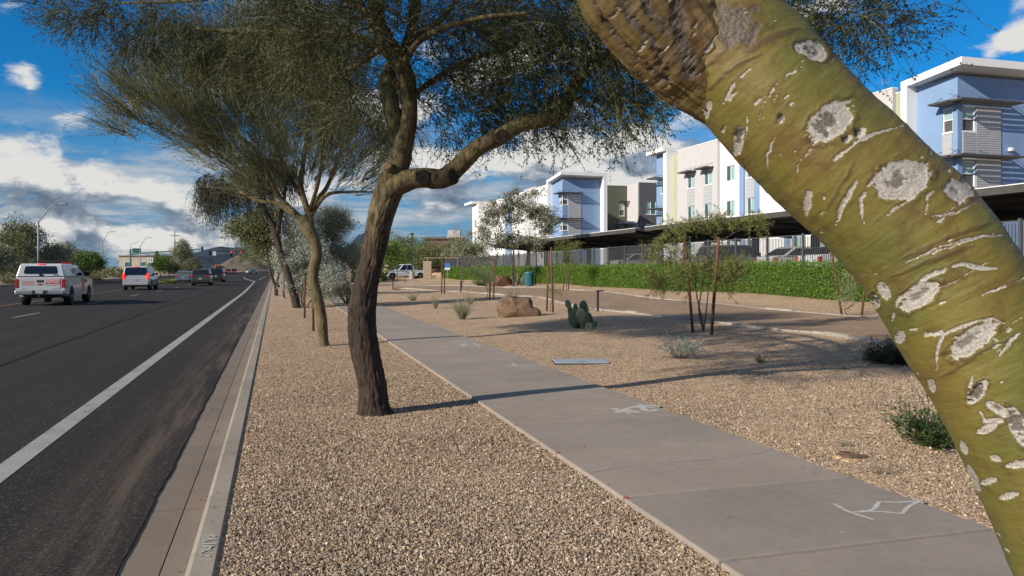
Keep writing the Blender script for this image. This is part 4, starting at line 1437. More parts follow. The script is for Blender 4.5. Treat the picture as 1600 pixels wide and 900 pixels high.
    # sawn stubs on the limb
    def stub(a, b, r, cut, hole):
        A, B = Vector(P(*a)), Vector(P(*b))
        loc = Vector(base)
        dv = (B - A).normalized()
        s_ = MB().tube([A - loc, (A + B) / 2 - loc, B - loc], [r * 1.12, r * 1.03, r], 14).build('stub', M['bark2'], t.o, True)
        face = MB().tube([B - loc - dv * 0.004, B - loc + dv * 0.006], [r * 0.88, r * 0.82], 14).build('cut_face', M['dark_wood'] if hole else M['cut_wood'], s_)
    stub((614, 270, Zb - .05), (606, 259, Zb - .17), 0.048, True, False)
    stub((655, 279, Zb - .12), (660, 277, Zb - .26), 0.088, True, True)
    stub((690, 280, Zb - .16), (708, 275, Zb - .27), 0.088, True, True)
    stub((774, 216, Zb - .2), (769, 204, Zb - .24), 0.030, True, False)
    stub((780, 214, Zb - .2), (783, 212, Zb - .30), 0.070, True, True)
    stub((608, 120, Zb + .1), (622, 135, Zb - .04), 0.050, True, False)


second_tree()


# ------------------------------------------------------------------ the spreading pale tree on the left
def third_tree():
    base = G(505, 540)
    Zb = depth(base)
    t = Tree('palo_verde_tree', 'slender yellow-green palo verde with wide feathery crown leaning over the road', base)
    q = lambda px, py, w, dz=0.0: (*P(px, py, Zb + dz), w / 2 * (Zb + dz) / F)
    t.limb([q(506, 548, 20), q(505, 530, 16), q(502, 495, 17), q(493, 455, 18), q(489, 430, 17), q(495, 398, 17), q(489, 372, 19), q(478, 350, 23), q(470, 338, 20)], 40, 20, True, 0.02, 0.02)
    t.limb([q(486, 366, 12.0), q(484, 340, 11.2), q(476, 315, 9.8), q(470, 285, 8.2), q(476, 240, 6.8), q(482, 180, 4.5)], 24, 12)
    t.limb([q(474, 343, 11.2), q(455, 332, 9.0), q(432, 318, 7.5), q(405, 314, 6.0), q(375, 300, 3.8)], 22, 12)
    t.limb([q(464, 336, 9.8), q(440, 312, 8.2), q(424, 285, 6.8, -.2), q(395, 230, 5.2, -.3), q(340, 190, 3.0, -.4)], 24, 12)
    t.limb([q(484, 342, 9.0), q(496, 312, 7.5, .1), q(512, 290, 6.8, .2), q(530, 240, 4.5, .2)], 18, 10)
    t.limb([q(487, 335, 6.8), q(510, 305, 6.0, -.1), q(545, 300, 3.8, -.2), q(590, 300, 2.2, -.3)], 18, 10)
    t.limb([q(478, 318, 6.8), q(450, 270, 6.0, .5), q(420, 200, 4.5, .8), q(390, 140, 3.0, 1.0)], 18, 10)
    t.limb([q(430, 300, 6.0, -.1), q(370, 260, 4.5, -.3), q(300, 220, 3.0, -.4), q(230, 190, 1.9, -.4)], 18, 8)
    t.limb([q(484, 330, 6.8), q(500, 270, 6.0, -.8), q(500, 190, 4.5, -1.2)], 14, 8)
    c = lambda px, py, dz, rx, ry, rz, w=1.0: E(px, py, Zb + dz, rx, ry, rz, w)
    els = [c(245, 165, -.3, .9, 1.1, .5, 1.6), c(320, 190, -.3, 1.0, 1.3, .65, 2.6), c(300, 125, -.2, .9, 1.2, .45, 1.4), c(390, 170, 0, 1.1, 1.4, .8, 3.2), c(460, 190, 0, 1.1, 1.4, .9, 3.0), c(360, 245, -.2, .7, 1.0, .3, 1.1), c(540, 230, .2, .9, 1.2, .7, 2.0),
           c(565, 290, .2, .5, .6, .22, .5), c(450, 90, 0, 1.6, 1.5, .6, 2.2), c(210, 205, -.3, .45, .6, .28, .4), c(430, 275, 0, .9, 1.1, .35, 1.3), c(520, 275, .1, .8, 1.0, .35, 1.1), c(400, 300, -.2, .5, .7, .2, .5), c(480, 130, .2, 1.2, 1.3, .6, 1.6)]
    t.branch_to(in_ellipsoids(els, 70), 0.03, 0.010, 5, 7)
    t.branch_to(in_ellipsoids(els, 380), 0.014, 0.008, 4, 7)
    t.branch_to(in_ellipsoids(els, 900), 0.008, 0.006, 3, 6)
    t.finish(M['bark3'])
    crown_fine(t, 6600, q(475, 360, 1)[:3], (M['pv_twig3'], M['pv_leaf3']), (0.45, 1.0), 3, (0.18, 0.42), (0.030, 0.010), 4, -0.03, 0.15, 1.2, (0.0048, 0.0018), 0.07, 0.26)


third_tree()

# ------------------------------------------------------------------ other trees along the curb
b4 = G(464, 481); Z4 = depth(b4)
t4 = Tree('dark_tree', 'dark-barked tree with drooping blackish foliage behind the slender palo verde', b4)
q4 = lambda px, py, w, dz=0.0: (*P(px, py, Z4 + dz), w / 2 * (Z4 + dz) / F)
t4.limb([q4(465, 486, 14), q4(460, 465, 12), q4(450, 430, 11), q4(440, 400, 10), q4(430, 365, 10), q4(418, 335, 8), q4(400, 300, 6), q4(380, 270, 4)], 22, 12)
t4.limb([q4(432, 370, 8), q4(440, 330, 7), q4(445, 290, 5), q4(430, 250, 3)], 14, 10)
e4 = [E(345, 285, Z4, .9, 1.2, .45, 1.6), E(390, 275, Z4, 1.0, 1.4, .5, 1.6), E(430, 265, Z4, 1.0, 1.4, .6, 1.2), E(330, 300, Z4, .5, .8, .25, .6)]
t4.branch_to(in_ellipsoids(e4, 60), 0.04, 0.012, 5, 6, 0.4)
C4 = in_ellipsoids(e4, 420)
t4.branch_to(C4, 0.012, 0.008, 3, 6, 0.8)
t4.finish(M['bark_dark'])
B4, _ = t4.twig_bases(2200)
p4_ = grow(B4, np.array([0, 0, -1.0]) + rng.normal(0, .35, B4.shape), rng.uniform(.35, 1.5, len(B4)), 5, .35, .12)
k4 = np.repeat(np.arange(len(B4)), 9)
j4 = rng.integers(0, 5, len(k4))
V, Fc = leaf_mesh(p4_[k4, j4] + rng.normal(0, .03, (len(k4), 3)), np.array([0, 0, -1.0]) + rng.normal(0, .4, (len(k4), 3)), 0.10, 0.028)
link('crown', mesh_np('crown', V, Fc, M['dark_leaf']), t4.o)
V, Fc = twig_mesh(p4_, 0.006, 0.002)
link('twigs', mesh_np('twigs', V, Fc, M['wood_grey']), t4.o)

b = G(474, 480); Zs = depth(b)
clump_tree('silver_leaf_tree', 'bushy silver-leaved small tree between two stakes behind the slender palo verde', b, 3.0,
           [E(455, 400, Zs, .62, .7, .75, 2), E(490, 400, Zs, .6, .7, .8, 2), E(470, 445, Zs, .75, .7, .4, 1), E(520, 430, Zs, .6, .7, .6, 1), E(480, 362, Zs, .5, .6, .45, .8)],
           M['silver_leaf'], M['wood_grey'], 34000, (0.075, 0.030), 330, 0.26, r0=0.03, n_tr=4)
b = G(545, 476); b = Vector((b.x, b.y, b.z)); Zs = depth(b)
clump_tree('feathery_tree', 'grey-green feathery tree seen between the two palo verde trunks', b, 4.6,
           [E(520, 345, Zs, .9, .9, .6, 2), E(530, 400, Zs, 1.1, 1.0, .8, 2.4), E(520, 450, Zs, 1.0, .9, .45, 1.2), E(500, 375, Zs, .8, .8, .7, 1.2)], M['grey_leaf'], M['wood_grey'], 30000, (0.15, 0.02), 330, 0.36, r0=0.06, n_tr=3)
row = [((432, 462), (398, 358), 1.5, 'olive_leaf', 'olive feathery tree overhanging the curb beyond the dark tree', 0),
       ((436, 449), (412, 385), 2.6, 'olive_leaf', 'pale olive tree far along the curb before the traffic signals', 1),
       ((440, 443), (424, 392), 2.9, 'grey_leaf', 'small greyish tree at the far end of the curb row', 2)]
for (bp, cp, rr, lm, lab, k) in row:
    b = G(*bp); Zs = depth(b)
    clump_tree('curb_tree', lab, b, 5, [E(cp[0], cp[1], Zs, rr, rr, rr * .55, 2), E(cp[0] + 20, cp[1] - 12, Zs, rr, rr, rr * .6, 2), E(cp[0] + 30, cp[1] + 16, Zs, rr * .8, rr, rr * .5, 1)],
               M[lm], M['bark_dark'], 17000, (0.22, 0.045), 220, 0.5, group='trees along the curb', r0=0.12)

# ------------------------------------------------------------------ buildings
def fb(mb, fr, u0, u1, z0, z1, n0, n1):
    """box on a facade: u along it, n outwards. fr = ('x', X) faces -X, ('y', Y) faces -Y"""
    if fr[0] == 'x':
        return mb.box(fr[1] - n1, fr[1] - n0, min(u0, u1), max(u0, u1), z0, z1)
    return mb.box(min(u0, u1), max(u0, u1), fr[1] - n1, fr[1] - n0, z0, z1)


def wall(parent, fr, u0, u1, z0, z1, mat, holes=(), n0=-0.35, n1=0.0, name='wall'):
    u0, u1 = min(u0, u1), max(u0, u1)
    holes = [(min(a, b), max(a, b), c, d_) for a, b, c, d_ in holes]
    us = sorted({u0, u1, *[h[0] for h in holes], *[h[1] for h in holes]})
    zs = sorted({z0, z1, *[h[2] for h in holes], *[h[3] for h in holes]})
    mb = MB()
    for a, b in zip(us[:-1], us[1:]):
        for c, d_ in zip(zs[:-1], zs[1:]):
            if any(h[0] - 1e-6 <= a and b <= h[1] + 1e-6 and h[2] - 1e-6 <= c and d_ <= h[3] + 1e-6 for h in holes):
                continue
            fb(mb, fr, a, b, c, d_, n0, n1)
    return mb.build(name, mat, parent)


def window(parent, fr, u0, u1, z0, z1, n=0.0, split='h', blind=True):
    u0, u1 = min(u0, u1), max(u0, u1)
    e = 0.05
    mb = MB()
    fb(mb, fr, u0, u0 + e, z0, z1, n - .14, n - .04); fb(mb, fr, u1 - e, u1, z0, z1, n - .14, n - .04)
    fb(mb, fr, u0 + e, u1 - e, z1 - e, z1, n - .14, n - .04); fb(mb, fr, u0 + e, u1 - e, z0, z0 + e, n - .14, n - .04)
    if split == 'h':
        um = (u0 + u1) / 2
        fb(mb, fr, um - .025, um + .025, z0 + e, z1 - e, n - .13, n - .05)
        panes = [(u0 + e, um - .025, z0 + e, z1 - e), (um + .025, u1 - e, z0 + e, z1 - e)]
    else:
        zm = (z0 + z1) / 2
        fb(mb, fr, u0 + e, u1 - e, zm - .025, zm + .025, n - .13, n - .05)
        panes = [(u0 + e, u1 - e, zm + .025, z1 - e), (u0 + e, u1 - e, z0 + e, zm - .025)]
    w = mb.build('window', M['trim'], parent)
    for i, (a, b, c, d_) in enumerate(panes):
        m = MB()
        fb(m, fr, a, b, c, d_, n - .12, n - .105)
        m.build('pane', M['shade'] if (i == 0 and blind) else (M['screen'] if split == 'v' and i == 1 else M['glass']), w)
    m = MB()
    fb(m, fr, u0 - .04, u1 + .04, z0 - .06, z0 - .002, n - .12, n + .04)
    m.build('sill', M['trim'], w)
    return w


def awning(parent, fr, u0, u1, z, out=0.95, n=0.0, slats=4):
    u0, u1 = min(u0, u1), max(u0, u1)
    mb = MB()
    fb(mb, fr, u0, u1, z - .05, z + .05, n + out, n + out + .04)
    fb(mb, fr, u0, u0 + .05, z - .05, z + .05, n, n + out); fb(mb, fr, u1 - .05, u1, z - .05, z + .05, n, n + out)
    fb(mb, fr, u0 + .05, u1 - .05, z - .05, z + .05, n + .002, n + .05)
    a = mb.build('awning', M['awning'], parent)
    for k in range(slats):
        m = MB()
        c = n + .10 + (out - .12) * (k + .5) / slats
        fb(m, fr, u0 + .05, u1 - .05, z - .015, z + .02, c - .06, c + .06)
        m.build('slat', M['awning'], a)
    for u in np.linspace(u0 + .15, u1 - .15, 3 if u1 - u0 > 2 else 2):
        m = MB()
        if fr[0] == 'x':
            m.tube([(fr[1] - n, u, z + .45), (fr[1] - n - out * .8, u, z + .04)], .015, 5)
        else:
            m.tube([(u, fr[1] - n, z + .45), (u, fr[1] - n - out * .8, z + .04)], .015, 5)
        m.build('bracket', M['awning'], a)


def siding(parent, fr, u0, u1, z0, z1, n=0.03, step=0.14):
    """ribbed metal cladding"""
    mb = MB()
    z = z0
    while z < z1 - 0.01:
        h = min(step, z1 - z)
        fb(mb, fr, u0, u1, z, z + h * .72, n - .03, n + .02)
        fb(mb, fr, u0, u1, z + h * .72, z + h, n - .03, n)
        z += step
    return mb.build('siding', M['siding'], parent)


ROWS = [(3.0, 4.35), (6.0, 7.35), (9.0, 10.35)]
GZ = 1.1
X1 = 37.0
fx = ('x', X1)
yx = lambda px: y_on_x(px, X1)
b1 = thing('apartment_building', 'long white and grey apartment block with blue end towers, behind the leaning trunk', 'building', (X1, 54, GZ))
b1.matrix_basis = Matrix.Identity(4)


def rows_holes(px0, px1, rows=ROWS):
    return [(yx(px0), yx(px1), a, b) for a, b in rows]


segs = [(1062, 1125, 'stucco_grey', 12.75, .25, [(1077.5, 1089), (1103.5, 1116)], True), (1125, 1156, 'stucco_white', 12.45, .0, [(1134, 1148)], False),
        (1156, 1163, 'stucco_blue', 12.3, .06, [], False), (1163, 1180, 'stucco_grey', 12.3, -.06, [(1165.5, 1178)], False), (1180, 1187, 'stucco_blue', 12.3, .06, [], False),
        (1187, 1226, 'stucco_white', 12.45, 0, [], False), (1226, 1233, 'stucco_blue', 12.3, .06, [], False), (1233, 1258, 'stucco_grey', 12.3, -.06, [(1236, 1252)], False), (1258, 1300, 'stucco_white', 12.45, 0, [(1270, 1285)], False),
        (1300, 1312, 'stucco_blue', 12.3, .06, [], False), (1312, 1400, 'stucco_grey', 12.75, .25, [(1325, 1340), (1358, 1374)], True), (1400, 1421, 'stucco_green', 12.4, .0, [], False)]
for p0, p1, mt, top, n, wins, aw in segs:
    hs = []
    for w0, w1 in wins:
        hs += rows_holes(w0, w1)
    wall(b1, fx, yx(p0) - 0.002, yx(p1) + 0.002, GZ, top, M[mt], hs, n - .4, n)
    for w0, w1 in wins:
        for (a, b) in ROWS:
            window(b1, fx, yx(w0), yx(w1), a, b, n)
            if aw and a > 8: awning(b1, fx, yx(w0) + .35, yx(w1) - .35, b + .12, .8, n)
        if mt == 'stucco_grey':
            for za, zb in ((4.35, 5.93), (7.35, 8.93)):
                siding(b1, fx, yx(w0), yx(w1), za + .01, zb, n + .012, .3)
    m = MB(); fb(m, fx, yx(p0) - .003, yx(p1) + .003, top + .002, top + .07, n - .42, n + .03)
    m.build('coping', M['trim'], b1)
m = MB(); m.box(X1 + .5, X1 + 15, yx(1400) - 2, yx(1062) + 2, GZ, 12.0)
m.build('rear_block', M['stucco_white'], b1)
# far tower
wall(b1, fx, yx(1062), yx(1052), GZ, 12.6, M['stucco_green'], [], -.4, .1)
wall(b1, fx, yx(1052), yx(1047), GZ, 12.95, M['trim'], [], -.4, .75)
hs = [(yx(1043), yx(1036.5), a, b) for a, b in ROWS]
wall(b1, fx, yx(1047), yx(1030), GZ, 12.9, M['stucco_blue'], hs, -.4, .3)
for a, b in ROWS:
    window(b1, fx, yx(1043), yx(1036.5), a, b, .3)
    awning(b1, fx, yx(1046), yx(1033), b + .12, 1.3, .3)
m = MB(); m.box(X1 - 1.1, X1 + 6, yx(1052), yx(1025), 12.96, 13.3)
m.build('roof_slab', M['trim'], b1)

# near tower
XT, YT = 37.0, 36.0
ft = ('y', YT)
xy = lambda px: x_on_y(px, YT)
fl = ('x', XT)
yl0, yl1 = YT, y_on_x(1426, XT)
zf = lambda py: z_at(py, XT + .6, YT)
w3, w2 = (zf(205), zf(166)), (zf(291), zf(251))
wl_ = (yl0 + .35, yl0 + 1.05)
hs = [(wl_[0], wl_[1], *w3), (wl_[0], wl_[1], *w2)]
wall(b1, fl, yl0 + .36, yl1, GZ, 12.5, M['stucco_blue'], hs, -.4, 0)
fw = (xy(1504), xy(1524))
hs = [(fw[0], fw[1], *w3), (fw[0], fw[1], *w2)]
wall(b1, ft, XT + .002, XT + 18, GZ, 12.5, M['stucco_blue'], hs, -.35, 0)
for z0, z1 in (w3, w2):
    window(b1, ft, *fw, z0, z1, 0, 'v')
    window(b1, fl, *wl_, z0, z1, 0, 'v')
    awning(b1, ft, xy(1497) - .75, xy(1577), z1 + .2, .95, 0, 4)
    awning(b1, fl, yl0 - .2, yl0 + 1.25, z1 + .2, .85, 0, 4)
siding(b1, ft, fw[1] + .03, xy(1563), 4.3, w3[1] + .02, .03, .13)
siding(b1, ft, fw[0], fw[1], w2[1] + .08, w3[0] - .08, .03, .13)
siding(b1, fl, wl_[0], wl_[1], w2[1] + .08, w3[0] - .08, .03, .13)
m = MB()
poly = [(yl0 - 1.0, 12.82), (yl1 + .15, 12.42), (yl1 + .15, 12.82), (yl0 - 1.0, 13.25)]
m.prism(poly, XT - .75, XT + 20, 'x')
m.build('roof_slab', M['trim'], b1)
m = MB(); m.box(XT - .75, XT - .004, yl1 - .32, yl1 + .15, GZ, 12.45)
m.build('frame_leg', M['trim'], b1)
m = MB(); q = P(1577, 234, depth((xy(1577), YT)))
m.box(q.x - .12, q.x + .12, YT - .22, YT - .002, q.z - .1, q.z + .1)
m.build('wall_lamp', M['trim'], b1, bevel=.03)

# second building, farther along
X2, Y2 = 34.3, 93.0
b2 = thing('apartment_building', 'farther apartment block with blue south tower and slate rear wing, behind the grey tree', 'building')
f2, l2 = ('y', Y2), ('x', X2)
xz = lambda px: x_on_y(px, Y2)
z3, z2 = (z_at(320, X2, Y2), z_at(304, X2, Y2)), (z_at(360, X2, Y2), z_at(344, X2, Y2))
fw = (xz(879), xz(887.5))
wall(b2, f2, X2 + .002, xz(938), GZ, 12.7, M['stucco_blue'], [(*fw, *z3), (*fw, *z2)], -.35, 0)
lw = (Y2 + .5, Y2 + 1.4)
wall(b2, l2, Y2 + .36, Y2 + 4.2, GZ, 12.7, M['stucco_blue'], [(*lw, *z3), (*lw, *z2)], -.4, 0)
for z0, z1 in (z3, z2):
    window(b2, f2, *fw, z0, z1, 0, 'v'); window(b2, l2, *lw, z0, z1, 0, 'v')
    awning(b2, f2, X2 - .8, xz(908), z1 + .2, .85); awning(b2, l2, Y2 - .2, Y2 + 1.6, z1 + .2, .8)
siding(b2, f2, fw[1] + .03, xz(908), 4.3, z3[1], .03, .2)
m = MB(); m.prism([(Y2 - 1.0, 13.15), (Y2 + 4.4, 12.65), (Y2 + 4.4, 13.0), (Y2 - 1.0, 13.55)], X2 - .7, xz(944), 'x'); m.build('roof_slab', M['trim'], b2)
m = MB(); m.box(xz(938) + .002, xz(944), Y2 - 1.0, Y2 + .4, GZ, 13.14); m.build('frame_leg', M['trim'], b2)
m = MB(); m.box(X2 - .7, X2 - .003, Y2 + 4.0, Y2 + 4.4, GZ, 12.68); m.build('frame_leg', M['trim'], b2)
wall(b2, ('y', 104.0), 40.2, x_on_y(966, 104), GZ, 13.4, M['stucco_olive'])
ow = (x_on_y(967.5, 104), x_on_y(975.5, 104))
wall(b2, ('y', 104.0), x_on_y(966, 104), 48.0, GZ, 13.4, M['stucco_olive'], [(*ow, 9.1, 10.9), (*ow, 6.0, 7.8)], -.4, .05)
for a in (9.1, 6.0):
    window(b2, ('y', 104.0), *ow, a, a + 1.8, .05, 'v'); awning(b2, ('y', 104.0), ow[0] - .2, ow[1] + 1.2, a + 2.0, .9, .05)
xs = x_on_y(999, 100)
wall(b2, ('x', xs), 100.36, 104.6, GZ, 13.5, M['stucco_grey'])  # sunward side of the slate block: lit look put into a lighter grey
sw_ = (x_on_y(1009, 100), x_on_y(1025, 100))
wall(b2, ('y', 100.0), xs, xs + 14, GZ, 13.5, M['stucco_dark'], [(*sw_, 9.1, 10.9), (*sw_, 6.0, 7.8)])
for a in (9.1, 6.0): window(b2, ('y', 100.0), *sw_, a, a + 1.8, 0)
m = MB(); m.box(xs - 1.6, xs - .003, 101.2, 103.6, 7.9, 8.2); m.build('balcony', M['stucco_grey'], b2)
yy2 = lambda px: y_on_x(px, X2)
cuts = [(855, 838, 'stucco_white', 12.7), (838, 820, 'stucco_grey', 12.9), (820, 800, 'stucco_white', 12.7), (800, 790, 'stucco_blue', 12.5), (790, 765, 'stucco_white', 12.7), (765, 748, 'stucco_grey', 12.9), (748, 738, 'stucco_white', 13.1)]
for p0, p1, mt, top in cuts:
    mid = (p0 + p1) / 2
    hs = [(yy2(mid + 2), yy2(mid - 2), a, b) for a, b in ROWS]
    wall(b2, l2, yy2(p0), yy2(p1), GZ, top, M[mt], hs, -.4, 0 if 'white' in mt else .12)
    for h in hs: window(b2, l2, *h, 0 if 'white' in mt else .12)
m = MB(); m.box(X2 - .9, X2 + 5, yy2(745), yy2(733), 13.2, 13.6); m.build('roof_slab', M['trim'], b2)
m = MB(); m.box(X2 + .5, X2 + 5, Y2 + 4.6, yy2(742), GZ, 12.3); m.build('rear_block', M['stucco_white'], b2)

# ------------------------------------------------------------------ carports, fence, hedge
def carport(label, y0, y1, x0=22.6, x1=29.2, z0=4.06, z1=3.52):
    o = thing('carport', label, 'carport', (0, 0, 0), 0, 'carports behind the fence')
    L = y1 - y0
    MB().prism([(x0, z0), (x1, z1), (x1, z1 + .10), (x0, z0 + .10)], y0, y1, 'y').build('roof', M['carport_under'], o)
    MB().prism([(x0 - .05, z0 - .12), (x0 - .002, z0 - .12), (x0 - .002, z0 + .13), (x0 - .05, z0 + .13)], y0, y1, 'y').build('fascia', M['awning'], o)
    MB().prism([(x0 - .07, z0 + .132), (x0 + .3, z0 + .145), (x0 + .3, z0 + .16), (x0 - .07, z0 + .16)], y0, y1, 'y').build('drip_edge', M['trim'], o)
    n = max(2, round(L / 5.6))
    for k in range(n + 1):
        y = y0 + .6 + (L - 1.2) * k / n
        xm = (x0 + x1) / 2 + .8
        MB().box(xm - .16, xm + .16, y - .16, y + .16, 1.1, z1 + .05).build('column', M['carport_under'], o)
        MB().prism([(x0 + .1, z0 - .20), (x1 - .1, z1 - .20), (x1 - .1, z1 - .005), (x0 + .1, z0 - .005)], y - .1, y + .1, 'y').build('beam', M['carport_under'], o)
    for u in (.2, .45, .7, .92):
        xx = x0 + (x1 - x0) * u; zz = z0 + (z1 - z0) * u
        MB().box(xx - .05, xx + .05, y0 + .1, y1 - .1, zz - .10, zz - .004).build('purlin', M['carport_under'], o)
    return o


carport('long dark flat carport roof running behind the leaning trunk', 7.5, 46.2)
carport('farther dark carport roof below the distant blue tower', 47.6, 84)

FXX = 20.9
fen = thing('metal_fence', 'dark metal picket fence above the hedge', 'fence')
PW = 2.5
npan = 38
pk = MB()
for k in range(23):
    u = .05 + k * (PW / 23)
    pk.box(-.011, .011, u, u + .022, .06, 1.82)
pkm = pk.mesh('picket_panel', M['fence_steel'])
rlm = MB().box(-.02, .02, 0, PW, 1.86, 1.90).mesh('rail', M['fence_steel'])
rlm2 = MB().box(-.02, .02, 0, PW, .16, .20).mesh('rail', M['fence_steel'])
pom = MB().box(-.045, .045, -.045, .045, -.2, 1.96).mesh('post', M['fence_steel'])
for k in range(npan):
    y = 5.6 + k * PW
    z = 1.04
    tag(link('picket_panel', pkm, fen, (FXX, y, z)), kind='stuff')
    link('rail', rlm, fen, (FXX, y, z)); link('rail', rlm2, fen, (FXX, y, z))
    link('post', pom, fen, (FXX, y, z))


def hedge(label, x0, x1, y0, y1, h, n, leaf=(0.085, 0.04)):
    b = Vector(((x0 + x1) / 2, (y0 + y1) / 2, 0))
    o = thing('hedge', label, 'hedge', b, 0, 'hedges along the fence')
    L = y1 - y0
    ny = max(20, int(L / .35))
    # lumpy core
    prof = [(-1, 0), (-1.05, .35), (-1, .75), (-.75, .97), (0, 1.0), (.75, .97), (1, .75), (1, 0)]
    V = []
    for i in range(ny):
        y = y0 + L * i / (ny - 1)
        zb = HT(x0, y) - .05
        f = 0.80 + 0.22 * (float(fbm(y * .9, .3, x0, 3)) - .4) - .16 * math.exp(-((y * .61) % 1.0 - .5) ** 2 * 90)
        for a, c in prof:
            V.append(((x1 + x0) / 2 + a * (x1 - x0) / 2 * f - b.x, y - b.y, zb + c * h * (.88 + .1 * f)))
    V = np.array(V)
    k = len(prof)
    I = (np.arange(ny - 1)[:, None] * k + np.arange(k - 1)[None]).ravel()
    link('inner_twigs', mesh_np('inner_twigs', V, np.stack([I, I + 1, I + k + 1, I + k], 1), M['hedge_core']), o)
    # leaves on the road side and the top
    i = rng.uniform(0, ny - 1.001, n); j = np.where(rng.uniform(0, 1, n) < .72, rng.uniform(0, 3, n), rng.uniform(3, 6.9, n))
    ii, jj = i.astype(int), j.astype(int)
    fi, fj = (i - ii)[:, None], (j - jj)[:, None]
    A = V.reshape(ny, k, 3)
    p = (A[ii, jj] * (1 - fi) + A[ii + 1, jj] * fi) * (1 - fj) + (A[ii, jj + 1] * (1 - fi) + A[ii + 1, jj + 1] * fi) * fj
    out = np.stack([np.where(jj < 3, -1.0, 0), np.zeros(n), np.where(jj < 3, .3, 1)], 1)
    p = p + out * (np.abs(rng.normal(0, .085, n)) + (rng.uniform(0, 1, n) < .06) * rng.uniform(0, .22, n))[:, None] + rng.normal(0, .03, (n, 3))
    V2, F2 = leaf_mesh(p, out * .6 + rng.normal(0, .7, (n, 3)) + np.array([0, 0, .5]), *leaf)
    link('leaves', mesh_np('leaves', V2, F2, M['hedge_leaf']), o)
    return o


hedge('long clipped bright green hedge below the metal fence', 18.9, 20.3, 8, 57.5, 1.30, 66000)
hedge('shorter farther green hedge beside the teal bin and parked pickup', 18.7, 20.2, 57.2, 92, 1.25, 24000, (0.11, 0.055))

# ------------------------------------------------------------------ vehicles
def car_paint(name, c, rough=0.3):
    return paint(name, c, rough, 0.04, 1.0, spec=0.5, coat=0.7)


def arc(cy, cz, r, n=9):
    return [(cy + r * math.cos(a), cz + r * math.sin(a)) for a in np.linspace(0, math.pi, n)]


def wheel(parent, x, y, r, w=0.24):
    s = 1 if x > 0 else -1
    R = Matrix.Translation((x, y, r)) @ Matrix.Rotation(math.pi / 2, 4, 'Y')
    t = MB().lathe([(r * .62, -w / 2), (r * .93, -w / 2), (r, -w * .38), (r, w * .38), (r * .93, w / 2), (r * .62, w / 2)], 22, R).build('wheel', M['tyre'], parent, True)
    R2 = Matrix.Translation((x + s * (w * .42), y, r)) @ Matrix.Rotation(math.pi / 2 * s, 4, 'Y')
    MB().lathe([(r * .60, -.03), (r * .60, .012), (r * .5, .02), (r * .2, .005), (r * .16, .03), (.01, .03)], 14, R2).build('rim', M['rim'], t)
    return t


def side_x(z, zb, zt, wb, wt):
    return wb + (wt - wb) * (z - zb) / (zt - zb)


